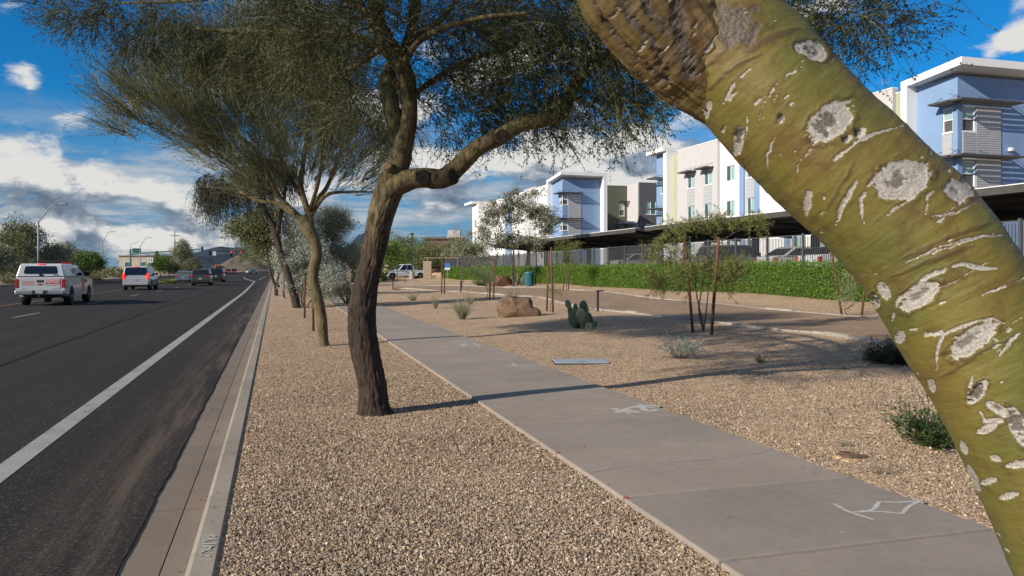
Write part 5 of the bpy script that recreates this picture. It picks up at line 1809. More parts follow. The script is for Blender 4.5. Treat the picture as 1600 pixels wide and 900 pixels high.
def vehicle(name, label, cat, loc, yaw, body, L, Wd, H, zb, hood, cab, wr=0.36, ax=None, clear=0.30, lights='tail', taper=0.80, group=None, brake=False, bed=False, dark_trim=True, plate=True, lampz=None, lowlamps=False):
    """cab = (rear bottom y, rear top y, front top y, front bottom y); y forward"""
    o = thing(name, label, cat, loc, yaw, group)
    h = L / 2
    fa, ra = ax or (h - .92, -h + 1.0)
    ar = wr + .06
    cowl = cab[3]
    prof = [(-h + .06, clear + .12), (-h, clear + .3), (-h + .01, zb - .25), (-h + .05, zb), (cowl, zb), (h - .35, hood), (h - .06, hood - .12), (h, hood - .35), (h - .02, clear + .1), (h - .1, clear)]
    prof += [(fa + ar + .001, clear)] + arc(fa, wr, ar) + [(fa - ar - .001, clear), (ra + ar + .001, clear)] + arc(ra, wr, ar) + [(ra - ar - .001, clear)]
    hw = Wd / 2
    wf = lambda a, b: (1.0 if b < zb - .2 else .965) * (.93 if abs(a) > h - .2 else 1.0)
    MB().prism(prof, -hw, hw, 'x', wf).build('body', body, o, False, .045)
    # dark underside between the wheels
    MB().box(-hw + .25, hw - .25, -h + .25, h - .3, clear - .08, clear + .3).build('chassis', M['plastic'], o)
    wt, wb = hw * taper, hw * .955
    cw = lambda a, b: side_x(b, zb, H, wb, wt)
    MB().prism([(cab[0], zb - .01), (cab[1], H - .04), (cab[1] + .12, H), (cab[2] - .15, H), (cab[2], H - .04), (cab[3], zb - .01)], -1, 1, 'x', cw).build('cabin', body, o, False, .05)
    # glass: rear, front and sides, each slightly proud
    def pane(pts, nm='window'):
        c = sum((Vector(p) for p in pts), Vector()) / len(pts)
        nrm = (Vector(pts[1]) - Vector(pts[0])).cross(Vector(pts[2]) - Vector(pts[0])).normalized()
        if nrm.dot(c - Vector((0, (cab[0] + cab[3]) / 2, (zb + H) / 2))) < 0: nrm = -nrm
        k = len(pts)
        vs = [Vector(p) - nrm * .02 for p in pts] + [Vector(p) + nrm * .008 for p in pts]
        fs = [tuple(range(k)), tuple(range(k, 2 * k))] + [(i, (i + 1) % k, k + (i + 1) % k, k + i) for i in range(k)]
        return MB().add(vs, fs).build(nm, M['car_glass'], o)
    zt_, zl = H - .10, zb + .05
    def yy(z, a, b): return a + (b - a) * (z - zb) / (H - zb)
    for (a, b, nm) in ((cab[0], cab[1], 'rear_window'), (cab[3], cab[2], 'windscreen')):
        z0, z1 = zl, zt_
        x0, x1 = side_x(z0, zb, H, wb, wt) - .10, side_x(z1, zb, H, wb, wt) - .10
        pane([(-x0, yy(z0, a, b), z0), (x0, yy(z0, a, b), z0), (x1, yy(z1, a, b), z1), (-x1, yy(z1, a, b), z1)], nm)
    ys0, ys1 = yy(zl, cab[0], cab[1]) + .14, yy(zl, cab[3], cab[2]) - .12
    yt0, yt1 = yy(zt_, cab[0], cab[1]) + .14, yy(zt_, cab[3], cab[2]) - .10
    nwin = 3 if (cab[3] - cab[0]) > 3.0 else 2
    for s in (-1, 1):
        for k in range(nwin):
            a, b = k / nwin, (k + 1) / nwin
            f0 = lambda t: ys0 + (ys1 - ys0) * t
            f1 = lambda t: yt0 + (yt1 - yt0) * t
            g = .03
            pane([(s * side_x(zl, zb, H, wb, wt), f0(a) + g, zl), (s * side_x(zl, zb, H, wb, wt), f0(b) - g, zl), (s * side_x(zt_, zb, H, wb, wt), f1(b) - g, zt_), (s * side_x(zt_, zb, H, wb, wt), f1(a) + g, zt_)])
        m = MB().box(s * hw * .97, s * (hw * .97 + .2), cowl - .42, cowl - .27, zb + .05, zb + .22) if s > 0 else MB().box(s * (hw * .97 + .2), s * hw * .97, cowl - .42, cowl - .27, zb + .05, zb + .22)
        m.build('mirror', M['plastic'], o, bevel=.03)
        lz = lampz or (zb - .42, zb - .06)
        x0, x1 = sorted((s * hw * .93, s * (hw * .93 - (.16 if not lowlamps else .3))))
        MB().box(x0, x1, -h - .012, -h + .14, *lz).build('tail_light', M['brake_on'] if brake else M['tail'], o, bevel=.02)
        MB().box(*sorted((s * hw * .90, s * (hw * .90 - .32))), h - .16, h - .02, hood - .36, hood - .2).build('headlight', M['sign_white'], o, bevel=.02)
        for y in (fa, ra):
            wheel(o, s * (hw - .13), y, wr)
            MB().prism([(y + (ar + .005) * math.cos(a), wr + (ar + .005) * math.sin(a)) for a in np.linspace(0, math.pi, 9)] + [(y + (ar + .03) * math.cos(a), wr + (ar + .03) * math.sin(a)) for a in np.linspace(math.pi, 0, 9)],
                       s * (hw - .01), s * (hw + .012), 'x').build('arch_trim', M['plastic'] if dark_trim else body, o)
    MB().box(-hw * .9, hw * .9, -h - .06, -h + .12, clear + .04, clear + .26).build('bumper', M['chrome'] if bed else (M['plastic'] if dark_trim else body), o, bevel=.04)
    if plate:
        MB().box(-.16, .16, -h - .012, -h + .01, zb - .42 if not bed else clear + .30, zb - .26 if not bed else clear + .42).build('plate', M['plate'], o)
    if brake or bed:
        MB().box(-.12, .12, yy(H - .03, cab[0], cab[1]) - .05, yy(H - .03, cab[0], cab[1]) + .03, H - .075, H - .03).build('brake_light', M['brake_on'], o)
    return o


def text_mesh(body, size, mat, name='lettering', extrude=0.002):
    cu = bpy.data.curves.new(name, 'FONT')
    cu.body = body
    cu.size = size
    cu.align_x = 'CENTER'
    cu.align_y = 'CENTER'
    cu.extrude = extrude
    cu.offset = size * 0.02
    ob = bpy.data.objects.new(name, cu)
    me = bpy.data.meshes.new_from_object(ob)
    me.materials.clear()
    me.materials.append(mat)
    bpy.data.objects.remove(ob)
    return me


def put_text(body, size, mat, parent, loc, rot, name='lettering'):
    o = link(name, text_mesh(body, size, mat, name), parent, loc)
    o.rotation_euler = rot
    return o


BACK = (rad(90), 0, 0)       # reads from behind the vehicle (seen looking +Y)
SIDE = (rad(90), 0, rad(90))  # reads from its right side

white = car_paint('white_car_paint', (0.46, 0.48, 0.50))
# --- pickup with camper shell
q = RD(63, 478)
tk = thing('pickup_truck', 'white work pickup with camper shell, roof rack and red METRO sign on tailgate', 'pickup truck', (q.x, q.y + 2.9, RZ), 0)
hw, h = 1.02, 2.92
prof = [(-h + .05, .55), (-h, .62), (-h, 1.25), (-h + .03, 1.30), (1.0, 1.30), (2.55, 1.16), (2.85, 1.05), (2.92, .8), (2.9, .5), (2.8, .42)]
fa, ra, wr, ar = 1.93, -1.72, .41, .49
prof += [(fa + ar, .42)] + arc(fa, wr, ar) + [(fa - ar, .42), (ra + ar, .42)] + arc(ra, wr, ar) + [(ra - ar, .5)]
MB().prism(prof, -hw, hw, 'x', lambda a, b: (1.0 if b < 1.2 else .97) * (.97 if abs(a) > 2.8 else 1)).build('body', white, tk, False, .05)
MB().box(-.72, .72, -2.7, 2.6, .36, .8).build('chassis', M['plastic'], tk)
MB().tube([(-.75, ra, .41), (.75, ra, .41)], .09, 8).build('axle', M['plastic'], tk)
cwf = lambda a, b: .98 + (.78 - .98) * (b - 1.29) / (1.86 - 1.29)
MB().prism([(-.72, 1.29), (-.66, 1.83), (-.5, 1.87), (.35, 1.86), (.5, 1.82), (1.25, 1.29)], -1, 1, 'x', cwf).build('cab', white, tk, False, .05)
shell = MB().prism([(-2.88, 1.302), (-2.74, 1.86), (-2.6, 1.92), (-.9, 1.92), (-.80, 1.88), (-.80, 1.302)], -1, 1, 'x', lambda a, b: 1.0 + (.84 - 1.0) * (b - 1.29) / (1.92 - 1.29)).build('camper_shell', white, tk, False, .05)
MB().box(-.90, .90, -2.86, -2.80, 1.316, 1.345, Matrix.Translation((0, -.03, 0))).build('shell_seam', M['plastic'], shell)
# rear glass of the shell, rounded
pts = []
for cx, cz, a0 in ((.56, 1.72, 0), (-.56, 1.72, 90), (-.60, 1.53, 180), (.60, 1.53, 270)):
    for a in np.linspace(a0, a0 + 90, 6):
        pts.append((cx + .08 * math.cos(rad(a)), cz + .08 * math.sin(rad(a))))
yb = lambda z: -2.88 + (z - 1.302) / (1.86 - 1.302) * .14
vs = [(x, yb(z) - .012, z) for x, z in pts] + [(x, yb(z) + .03, z) for x, z in pts]
k = len(pts)
MB().add(vs, [tuple(range(k)), tuple(range(k, 2 * k))] + [(i, (i + 1) % k, k + (i + 1) % k, k + i) for i in range(k)]).build('rear_window', M['car_glass'], shell)
MB().box(-.06, .06, -2.90, -2.84, 1.36, 1.45).build('latch', M['plastic'], shell, bevel=.01)
MB().box(-.12, .12, -2.76, -2.68, 1.865, 1.91).build('brake_light', M['brake_on'], shell, bevel=.01)
MB().box(.52, .72, yb(1.40) - .02, yb(1.40) + .01, 1.385, 1.415).build('maker_badge', M['plastic'], shell)
for s in (-1, 1):
    for (a, b, c_, d_) in ((-2.55, -1.05, -2.48, -1.05),):
        MB().add([(s * .985, a, 1.36), (s * .985, b, 1.36), (s * .875, d_, 1.78), (s * .875, c_, 1.78), (s * .95, a, 1.36), (s * .95, b, 1.36), (s * .84, d_, 1.78), (s * .84, c_, 1.78)],
                 [(0, 1, 2, 3), (7, 6, 5, 4), (0, 4, 5, 1), (1, 5, 6, 2), (2, 6, 7, 3), (3, 7, 4, 0)]).build('side_panel', white, shell)
    gl = MB()
    gl.add([(s * .968, -.55, 1.36), (s * .968, .95, 1.36), (s * .84, .40, 1.76), (s * .84, -.50, 1.76), (s * .93, -.55, 1.36), (s * .93, .95, 1.36), (s * .80, .40, 1.76), (s * .80, -.50, 1.76)],
           [(0, 1, 2, 3), (7, 6, 5, 4), (0, 4, 5, 1), (1, 5, 6, 2), (2, 6, 7, 3), (3, 7, 4, 0)])
    gl.build('side_window', M['car_glass'], tk)
    MB().box(*sorted((s * .99, s * 1.27)), .78, .92, 1.33, 1.58).build('mirror', M['plastic'], tk, bevel=.04)
    MB().box(*sorted((s * 1.005, s * .86)), -h - .02, -h + .16, .82, 1.22).build('tail_light', M['tail'], tk, bevel=.02)
    for y in (fa, ra): wheel(tk, s * .88, y, .41, .27)
    MB().box(*sorted((s * 1.024, s * 1.034)), .35, .80, .60, 1.25).build('side_stripe', M['orange_print'], tk)
    MB().box(*sorted((s * 1.026, s * 1.036)), 1.0, 1.35, 1.0, 1.14).build('side_logo', M['metro_red'], tk)
    MB().box(*sorted((s * .955, s * .965)), -1.30, -1.08, 1.42, 1.70).build('side_print', M['metro_red'], shell)
MB().add([(-.78, .52, 1.80), (.78, .52, 1.80), (.94, 1.16, 1.36), (-.94, 1.16, 1.36), (-.78, .49, 1.78), (.78, .49, 1.78), (.94, 1.12, 1.34), (-.94, 1.12, 1.34)],
         [(0, 1, 2, 3), (7, 6, 5, 4), (0, 4, 5, 1), (1, 5, 6, 2), (2, 6, 7, 3), (3, 7, 4, 0)]).build('windscreen', M['car_glass'], tk)
gate = MB().box(-.82, .82, -h - .012, -h + .06, .72, 1.275).build('tailgate', white, tk, bevel=.012)
MB().box(-.14, .14, -h - .022, -h - .006, 1.06, 1.17).build('handle', M['plastic'], gate, bevel=.005)
MB().add([(-.15, -h - .02, .985), (-.06, -h - .02, .985), (-.05, -h - .02, 1.005), (.05, -h - .02, 1.005), (.06, -h - .02, .985), (.15, -h - .02, .985), (.13, -h - .02, .955), (.06, -h - .02, .955), (.05, -h - .02, .935), (-.05, -h - .02, .935), (-.06, -h - .02, .955), (-.13, -h - .02, .955)],
         [tuple(range(11, -1, -1))]).build('emblem', M['tail'], gate)
MB().box(.20, .78, -h - .020, -h - .006, .985, 1.185).build('red_sign', M['metro_red'], gate, bevel=.03)
put_text('METRO', .175, M['sign_white'], gate, (.49, -h - .024, 1.085), BACK)
MB().box(.26, .72, -h - .0165, -h - .008, .915, .945).build('print_line', M['gate_print'], gate)
for k, z in enumerate((1.12, 1.06, 1.0, .95)):
    MB().box(-.72, -.24, -h - .0165, -h - .008, z - .014, z + .014).build('print_line', M['metro_red'] if k in (1, 2) else M['gate_print'], gate)
MB().box(-.76, -.62, -h - .0165, -h - .008, .76, .80).build('badge', M['gate_print'], gate)
MB().box(.52, .76, -h - .0165, -h - .008, .76, .81).build('badge', M['gate_print'], gate)
MB().box(-1.0, 1.0, -h - .14, -h + .06, .50, .70).build('bumper', M['chrome'], tk, bevel=.05)
MB().box(-.30, .30, -h - .15, -h - .10, .55, .70).build('plate_recess', M['plastic'], tk)
MB().box(-.15, .15, -h - .165, -h - .149, .56, .70).build('plate', M['plate'], tk)
MB().box(-.05, .05, -h - .2, -h + .1, .42, .50).build('tow_hitch', M['plastic'], tk)
rk = MB()
for y in (-2.5, -1.7, -1.0, -.4, .2):
    rk.tube([(-.86, y, 2.02), (.86, y, 2.02)], .022, 6)
for x in (-.84, .84):
    rk.tube([(x, -2.6, 2.03), (x, .3, 2.03)], .022, 6)
    for y in (-2.4, -1.0, .1):
        rk.tube([(x * .95, y, 1.85), (x, y, 2.03)], .02, 6)
rk.build('roof_rack', M['plastic'], tk)
MB().box(.35, .80, -.75, -.45, 1.92, 2.06).build('beacon', M['tail'], tk, bevel=.02)
MB().box(-.2, .22, -2.5, -2.38, 2.03, 2.08).build('rack_light', M['plastic'], tk)

silver = car_paint('silver_car_paint', (0.34, 0.355, 0.37), .3)
q = RD(212, 453.5)
suv = vehicle('sport_utility_vehicle', 'large silver SUV with red brake lights, in the lane ahead of the METRO pickup', 'car', (q.x, q.y + 2.6, RZ), 0, silver, 5.2, 2.04, 1.9, 1.16, 1.1, (-2.55, -2.38, .45, 1.2), .40, None, .36, brake=True, lampz=(.86, 1.34), dark_trim=False)
MB().box(-.92, -.86, -2.1, .2, 1.90, 1.95).build('roof_rail', M['chrome'], suv); MB().box(.80, .86, -2.1, .2, 1.90, 1.95).build('roof_rail', M['chrome'], suv)
q = RD(286, 441.5)
vehicle('sedan_car', 'blue-grey sedan to the left of the olive SUV', 'car', (q.x, q.y + 2.4, RZ), 0, car_paint('slate_blue_paint', (0.10, 0.13, 0.165)), 4.85, 1.85, 1.46, .98, .9, (-1.95, -1.15, .3, 1.15), .33, None, .22, brake=False, dark_trim=False, lampz=(.72, .90), lowlamps=True)
q = RD(313, 446.5)
v = vehicle('sport_utility_vehicle', 'dark olive crossover SUV nearest in the middle lane', 'car', (q.x, q.y + 2.3, RZ), 0, car_paint('dark_olive_paint', (0.045, 0.042, 0.033)), 4.65, 1.87, 1.70, 1.06, 1.0, (-2.2, -1.85, .4, 1.15), .36, None, .28, lampz=(.88, 1.08), lowlamps=True)
MB().box(-.78, -.73, -1.6, .2, 1.70, 1.745).build('roof_rail', M['plastic'], v); MB().box(.73, .78, -1.6, .2, 1.70, 1.745).build('roof_rail', M['plastic'], v)
q = RD(337, 441)
vehicle('sport_utility_vehicle', 'black SUV just ahead of the olive crossover', 'car', (q.x, q.y + 2.4, RZ), 0, car_paint('black_car_paint', (0.012, 0.012, 0.013)), 4.9, 1.95, 1.80, 1.12, 1.05, (-2.35, -2.1, .4, 1.2), .38, None, .28, lampz=(.95, 1.15))
q = RD(372, 428.5)
vehicle('sport_utility_vehicle', 'dark red and grey SUV far ahead beside the orange bus', 'car', (q.x - 1.2, q.y, RZ), 0, car_paint('dark_grey_paint', (0.06, 0.06, 0.065)), 5.0, 2.0, 1.95, 1.15, 1.1, (-2.4, -2.2, .4, 1.2), .38, brake=True)
q = RD(357, 428.2)
vehicle('sport_utility_vehicle', 'deep red SUV right of the orange bus, far ahead', 'car', (q.x, q.y, RZ), 0, car_paint('deep_red_paint', (0.20, 0.015, 0.018)), 4.8, 1.95, 1.9, 1.12, 1.05, (-2.3, -2.05, .4, 1.2), .37)
q = RD(394, 427.5)
vehicle('sedan_car', 'distant white car turning on the right side of the road', 'car', (q.x, q.y, RZ), rad(-55), white, 4.7, 1.85, 1.5, .98, .9, (-1.9, -1.2, .3, 1.1), .33, None, .22)
q = RD(318, 428.8)
vehicle('pickup_truck', 'distant white pickup left of the orange bus', 'pickup truck', (q.x, q.y, RZ), 0, white, 5.5, 2.0, 1.9, 1.12, 1.05, (-.9, -.7, .4, 1.2), .38)
q = RD(300, 429.2)
vehicle('van', 'distant silver van beyond the blue-grey sedan', 'van', (q.x, q.y, RZ), 0, silver, 5.0, 2.0, 1.95, 1.15, 1.0, (-2.45, -2.3, .8, 1.7), .36)
# orange bus
q = RD(343, 428.0)
bus = thing('bus', 'orange bus far ahead among the traffic', 'bus', (q.x, q.y, RZ), 0)
orange = car_paint('orange_bus_paint', (0.55, 0.13, 0.02))
MB().box(-1.3, 1.3, -5.5, 5.5, .35, 3.35).build('body', orange, bus, False, .18)
MB().box(-1.05, 1.05, -5.52, -5.49, 1.9, 2.7).build('rear_window', M['car_glass'], bus, bevel=.004)
MB().box(-1.0, 1.0, -5.53, -5.49, 2.85, 3.1).build('destination_sign', M['plastic'], bus)
MB().box(-1.2, 1.2, -5.56, -5.4, .4, .7).build('bumper', M['plastic'], bus)
for s in (-1, 1):
    MB().box(*sorted((s * 1.15, s * .95)), -5.53, -5.48, 1.0, 1.4).build('tail_light', M['tail'], bus)
    MB().box(*sorted((s * 1.296, s * 1.31)), -4.8, 4.8, 1.7, 2.7).build('side_windows', M['car_glass'], bus)
    for y in (-3.4, 3.4): wheel(bus, s * 1.16, y, .48, .3)

# parked white pickup beyond the planting
q = P(633, 420, 103)
zz = HT(q.x, q.y)
pk_ = vehicle('pickup_truck', 'white parked pickup seen from its side beyond the garden', 'pickup truck', (q.x, q.y, zz), rad(90) + TH * .6, car_paint('parked_white_paint', (0.62, 0.64, 0.67)), 5.9, 2.0, 1.95, 1.18, 1.12, (-.95, -.80, .55, 1.25), .42, (2.0, -1.75), .42, dark_trim=False)
# cars under the carport
def lot_car(label, y, c, kind):
    yaw = rad(-90)
    if kind == 's':
        vehicle('sedan_car', label, 'car', (25.6, y, 1.165), yaw, car_paint('parked_paint', c), 4.8, 1.84, 1.47, .98, .9, (-1.95, -1.15, .35, 1.2), .33, None, .2, dark_trim=False, group='cars under the carport')
    else:
        vehicle('sport_utility_vehicle', label, 'car', (25.6, y, 1.165), yaw, car_paint('parked_paint', c), 4.7, 1.9, 1.72, 1.08, 1.0, (-2.2, -1.9, .4, 1.15), .36, None, .26, group='cars under the carport')
lot_car('white sedan parked behind the fence, half hidden by the leaning trunk', 30.9, (.60, .61, .62), 's')
lot_car('pale silver car parked behind the fence next to the white sedan', 27.2, (.42, .43, .44), 's')
lot_car('white car parked behind the fence left of the white sedan', 34.2, (.55, .56, .57), 's')
lot_car('grey crossover parked behind the fence beyond the staked feathery sapling', 40.5, (.16, .17, .18), 'u')
lot_car('light grey car parked behind the far stretch of fence', 52.5, (.35, .36, .37), 's')
lot_car('dark car parked behind the fence at the right edge', 17.0, (.05, .05, .06), 'u')

# ------------------------------------------------------------------ saplings and stakes
def stake(label, bottom, top_px, top_py, r=0.032):
    b = G(*bottom)
    Z = depth(b)
    t = P(top_px, top_py, Z)
    o = MB().tube([b * 0 + Vector((0, 0, -.1)), (t - b) * .5, t - b], [r, r * .97, r * .92], 10).build('tree_stake', M['stake'], None, True, loc=b)
    tag(o, label, 'stake', 'stakes beside the young trees')
    return Z


Z = stake('left reddish wooden stake of the feathery sapling in front of the hedge', (1083, 519), 1070, 372)
stake('right, thicker rusty stake of the feathery sapling in front of the hedge', (1111, 524), 1123, 371, .036)
b = G(1098, 521)
t = Tree('sapling', 'feathery yellow-green sapling between two stakes in front of the hedge', b)
q = lambda px, py, w, dz=0.0: (*P(px, py, Z + dz), w / 2 * (Z + dz) / F)
for rows in ([q(1099, 524, 4), q(1097, 500, 3), q(1090, 470, 2.4), q(1086, 440, 2), q(1078, 400, 1.7), q(1070, 365, 1.3)], [q(1099, 520, 2.6), q(1104, 480, 2), q(1108, 440, 1.7), q(1112, 400, 1.5), q(1120, 355, 1.2)],
             [q(1098, 515, 3), q(1092, 480, 2.5), q(1100, 430, 2), q(1098, 380, 1.6)], [q(1086, 430, 2), q(1060, 410, 1.6), q(1030, 395, 1.2)], [q(1112, 390, 2), q(1150, 362, 1.5), q(1195, 350, 1)]):
    t.limb(rows, 10, 6)
els = [E(1060, 360, Z, .42, .5, .14, 1.2), E(1120, 352, Z, .55, .5, .14, 1.5), E(1180, 350, Z, .3, .4, .10, .6), E(1040, 395, Z, .35, .5, .30, 1), E(1085, 420, Z, .45, .5, .4, 1.4), E(1130, 420, Z, .4, .5, .35, .9), E(1060, 455, Z, .45, .4, .2, .6), E(1150, 455, Z, .3, .4, .2, .3), E(1025, 440, Z, .2, .3, .2, .3)]
t.branch_to(in_ellipsoids(els, 110), .012, .005, 4, 6, .2)
t.finish(M['wood_grey'])
crown_fine(t, 800, b, (M['pv_twig'], M['yellow_leaf']), (.16, .34), 2, (.08, .18), (.085, .013), 8, .06, .05, .5, (.004, .0015))

def sapling(label, base, els_px, leafm, n, leaf, spread, r0=.018, ntr=1, clumps=40, Z=None, height=2.2):
    b = G(*base)
    Zz = depth(b)
    els = [E(px, py, Zz, rx, rx, rz, w) for px, py, rx, rz, w in els_px]
    return clump_tree('sapling', label, b, height, els, leafm, M['wood_grey'], n, leaf, clumps, spread, r0=r0, n_tr=ntr, fork=.3)


stake('pale leaning stake beside the leaning trunk', (1316, 492), 1297, 382)
stake('short rusty stake partly hidden by the leaning trunk', (1346, 493), 1354, 424)
sapling('wispy blue-green sapling between two stakes beside the leaning trunk', (1330, 493), [(1332, 430, .28, .55, 1), (1322, 465, .3, .3, .7), (1350, 420, .3, .4, .6)], M['grey_leaf'], 1800, (.10, .010), .2)
stake('thin stake left of the sapling behind the prickly pear', (854, 486), 858, 392)
stake('taller dark stake right of the sapling behind the prickly pear', (864, 488), 861, 386)
sapling('yellowish sapling between two stakes left of the prickly pear', (860, 487), [(862, 445, .3, .35, 1), (873, 455, .3, .2, .5), (865, 415, .3, .3, .5)], M['yellow_leaf'], 900, (.09, .014), .2)
stake('stake of the sapling before the long hedge', (888, 454), 890, 394)
stake('shorter stake of the sapling before the long hedge', (881, 454), 880, 425)
sapling('loose yellow-green sapling growing before the start of the long hedge', (885, 454), [(892, 385, .7, .5, 1), (880, 400, .7, .5, 1), (900, 410, .6, .4, .6), (870, 380, .5, .4, .5)], M['yellow_leaf'], 2600, (.12, .02), .35, .03)
stake('thin stake behind the tan boulder', (765, 469), 766, 440)
stake('tall rusty stake behind the tan boulder', (771, 469), 773, 402)
sapling('wispy grey sapling beside the tall stake behind the boulder', (758, 468), [(752, 425, .6, .6, 1), (765, 440, .5, .4, .7), (745, 410, .5, .4, .5)], M['grey_leaf'], 2600, (.12, .012), .33)
stake('left one of the close pair of stakes left of the grey tree', (690, 459), 690.5, 400)
stake('right one of the close pair of stakes left of the grey tree', (694.5, 459), 694, 400)
sapling('bare crooked sapling just right of the close stake pair', (722, 450), [(722, 380, .9, .8, 1), (730, 410, .6, .5, .6), (716, 360, .4, .5, .4)], M['olive_leaf'], 900, (.16, .025), .4, .05)
stake('rusty stake nearest the silver-leaved tree', (476, 497), 476, 433)
stake('rusty stake close to the slender palo verde trunk', (490, 517), 488, 465)
stake('thin stake on the far side of the silver-leaved tree', (468, 476), 466, 438)
stake('short reddish stake by the parked white pickup', (621, 440), 620, 410)

# grey leafy tree in front of the far building
b = G(803, 447.5); Zg = depth(b)
clump_tree('grey_leaved_tree', 'loose grey-leaved tree standing before the distant white facade', b, 7,
           [E(770, 335, Zg, 1.3, 1.3, 1.1, 2), E(810, 325, Zg, 1.5, 1.5, 1.3, 3), E(850, 345, Zg, 1.1, 1.2, 1.0, 2), E(790, 375, Zg, 1.8, 1.4, .8, 2), E(835, 380, Zg, 1.2, 1.2, .6, 1), E(752, 365, Zg, .8, .9, .7, .8), E(838, 305, Zg, .6, .7, .5, .6)],
           M['sage_leaf'], M['bark_dark'], 16000, (0.17, 0.07), 170, 0.38, r0=0.07, n_tr=3, fork=.3)

# ------------------------------------------------------------------ rocks
def boulder(label, base, w, dp, h, mat, seed, yaw, shape=None):
    bm = bmesh.new()
    bmesh.ops.create_icosphere(bm, subdivisions=5, radius=1)
    rr = random.Random(seed)
    planes = [(Vector((rr.uniform(-1, 1), rr.uniform(-1, 1), rr.uniform(-.2, 1))).normalized(), rr.uniform(.72, .98)) for _ in range(12)]
    planes.append((Vector((0.05, 0, 1)).normalized(), .68))
    co = np.array([tuple(v.co) for v in bm.verts])
    co = np.sign(co) * np.abs(co) ** .5
    for n_, d_ in planes:
        k = co @ np.array(n_)
        over = np.maximum(0, k - d_)
        co -= over[:, None] * np.array(n_) * .92
    co *= (1 + .34 * (fbm(co[:, 0] * 2 + seed, co[:, 1] * 2, co[:, 2] * 2, 5) - .5) + .10 * (fbm(co[:, 0] * 9 + seed, co[:, 1] * 9, co[:, 2] * 9, 3) - .5))[:, None]
    co -= (co.max(0) + co.min(0)) / 2
    co /= (co.max(0) - co.min(0)) / 2
    if shape: co = shape(co)
    co *= np.array([w / 2, dp / 2, h * .62])
    co[:, 2] += h - co[:, 2].max()
    for v, c in zip(bm.verts, co): v.co = c
    me = bpy.data.meshes.new('boulder')
    bm.to_mesh(me); bm.free()
    me.materials.append(mat)
    for p in me.polygons: p.use_smooth = True
    o = link('boulder', me, None, base, yaw)
    return tag(o, label, 'boulder', 'boulders in the garden')


def main_shape(co):
    co = co.copy()
    # stump-like: flat top on the left, a long foot falling away to the right
    f = ss(.05, .8, co[:, 0])
    co[:, 2] = np.where(co[:, 2] > -.2, co[:, 2] * (1 - .85 * f) - .15 * f, co[:, 2])
    co[:, 0] = np.where((co[:, 0] < .1) & (co[:, 2] > 0), co[:, 0] * .93, co[:, 0])
    return co


def block_boulder():
    b = G(811, 494)
    sc = depth(b) / F
    out = [(777, 498), (776, 484), (778, 471), (785, 465), (798, 463), (808, 466), (818, 465), (829, 465), (832, 472), (833, 479), (842, 482), (846, 487), (845, 494), (842, 498)]
    pts = np.array([((x - 811) * sc, (494 - y) * sc) for x, y in out])
    # resample the closed outline evenly
    P2 = np.vstack([pts, pts[:1]])
    L = np.concatenate([[0], np.cumsum(np.linalg.norm(np.diff(P2, axis=0), axis=1))])
    n, m = 90, 26
    tt = np.linspace(0, L[-1], n, endpoint=False)
    ring = np.stack([np.interp(tt, L, P2[:, 0]), np.interp(tt, L, P2[:, 1])], 1)
    c = ring.mean(0)
    V = []
    for k in range(m):
        u = k / (m - 1) * 2 - 1
        f = (1 - abs(u) ** 5) ** .28 if abs(u) < 1 else .05
        f = max(f, .05) * (1 - .10 * (u + 1) / 2)
        for p in ring:
            q = c + (p - c) * f
            V.append((q[0], u * .42, q[1] if q[1] > 0 else p[1]))
    V = np.array(V)
    d_ = V - np.array([c[0], 0, c[1]])
    d_ = unit(d_)
    V += d_ * (.10 * (fbm(V[:, 0] * 3 + 4, V[:, 1] * 3, V[:, 2] * 3, 4) - .5) + .05 * (np.abs(fbm(V[:, 0] * 9, V[:, 1] * 9, V[:, 2] * 9 + 2, 3) - .5) * -2 + .3))[:, None]
    idx = np.arange(m * n).reshape(m, n)
    nx_ = np.roll(idx, -1, axis=1)
    Fc = np.stack([idx[:-1], nx_[:-1], nx_[1:], idx[1:]], -1).reshape(-1, 4)
    me = mesh_np('boulder', V, Fc, M['boulder'], True)
    o = link('boulder', me, None, b, -TH)
    tag(o, 'tan stump-shaped boulder with flat top beyond the sidewalk', 'boulder', 'boulders in the garden')


block_boulder()
b = G(786, 446.5)
boulder('reddish boulder left of the teal bin', b, 1.6, 1.1, .75, M['boulder_red'], 9, .3)
b = G(607, 437.5)
boulder('pale tan boulder in front of the parked pickup', b, 1.5, 1.0, .9, M['boulder'], 13, .2)
b = G(677, 432.5)
boulder('low brown boulder right of the parked pickup', b, 2.0, 1.2, .5, M['boulder'], 17, .2)

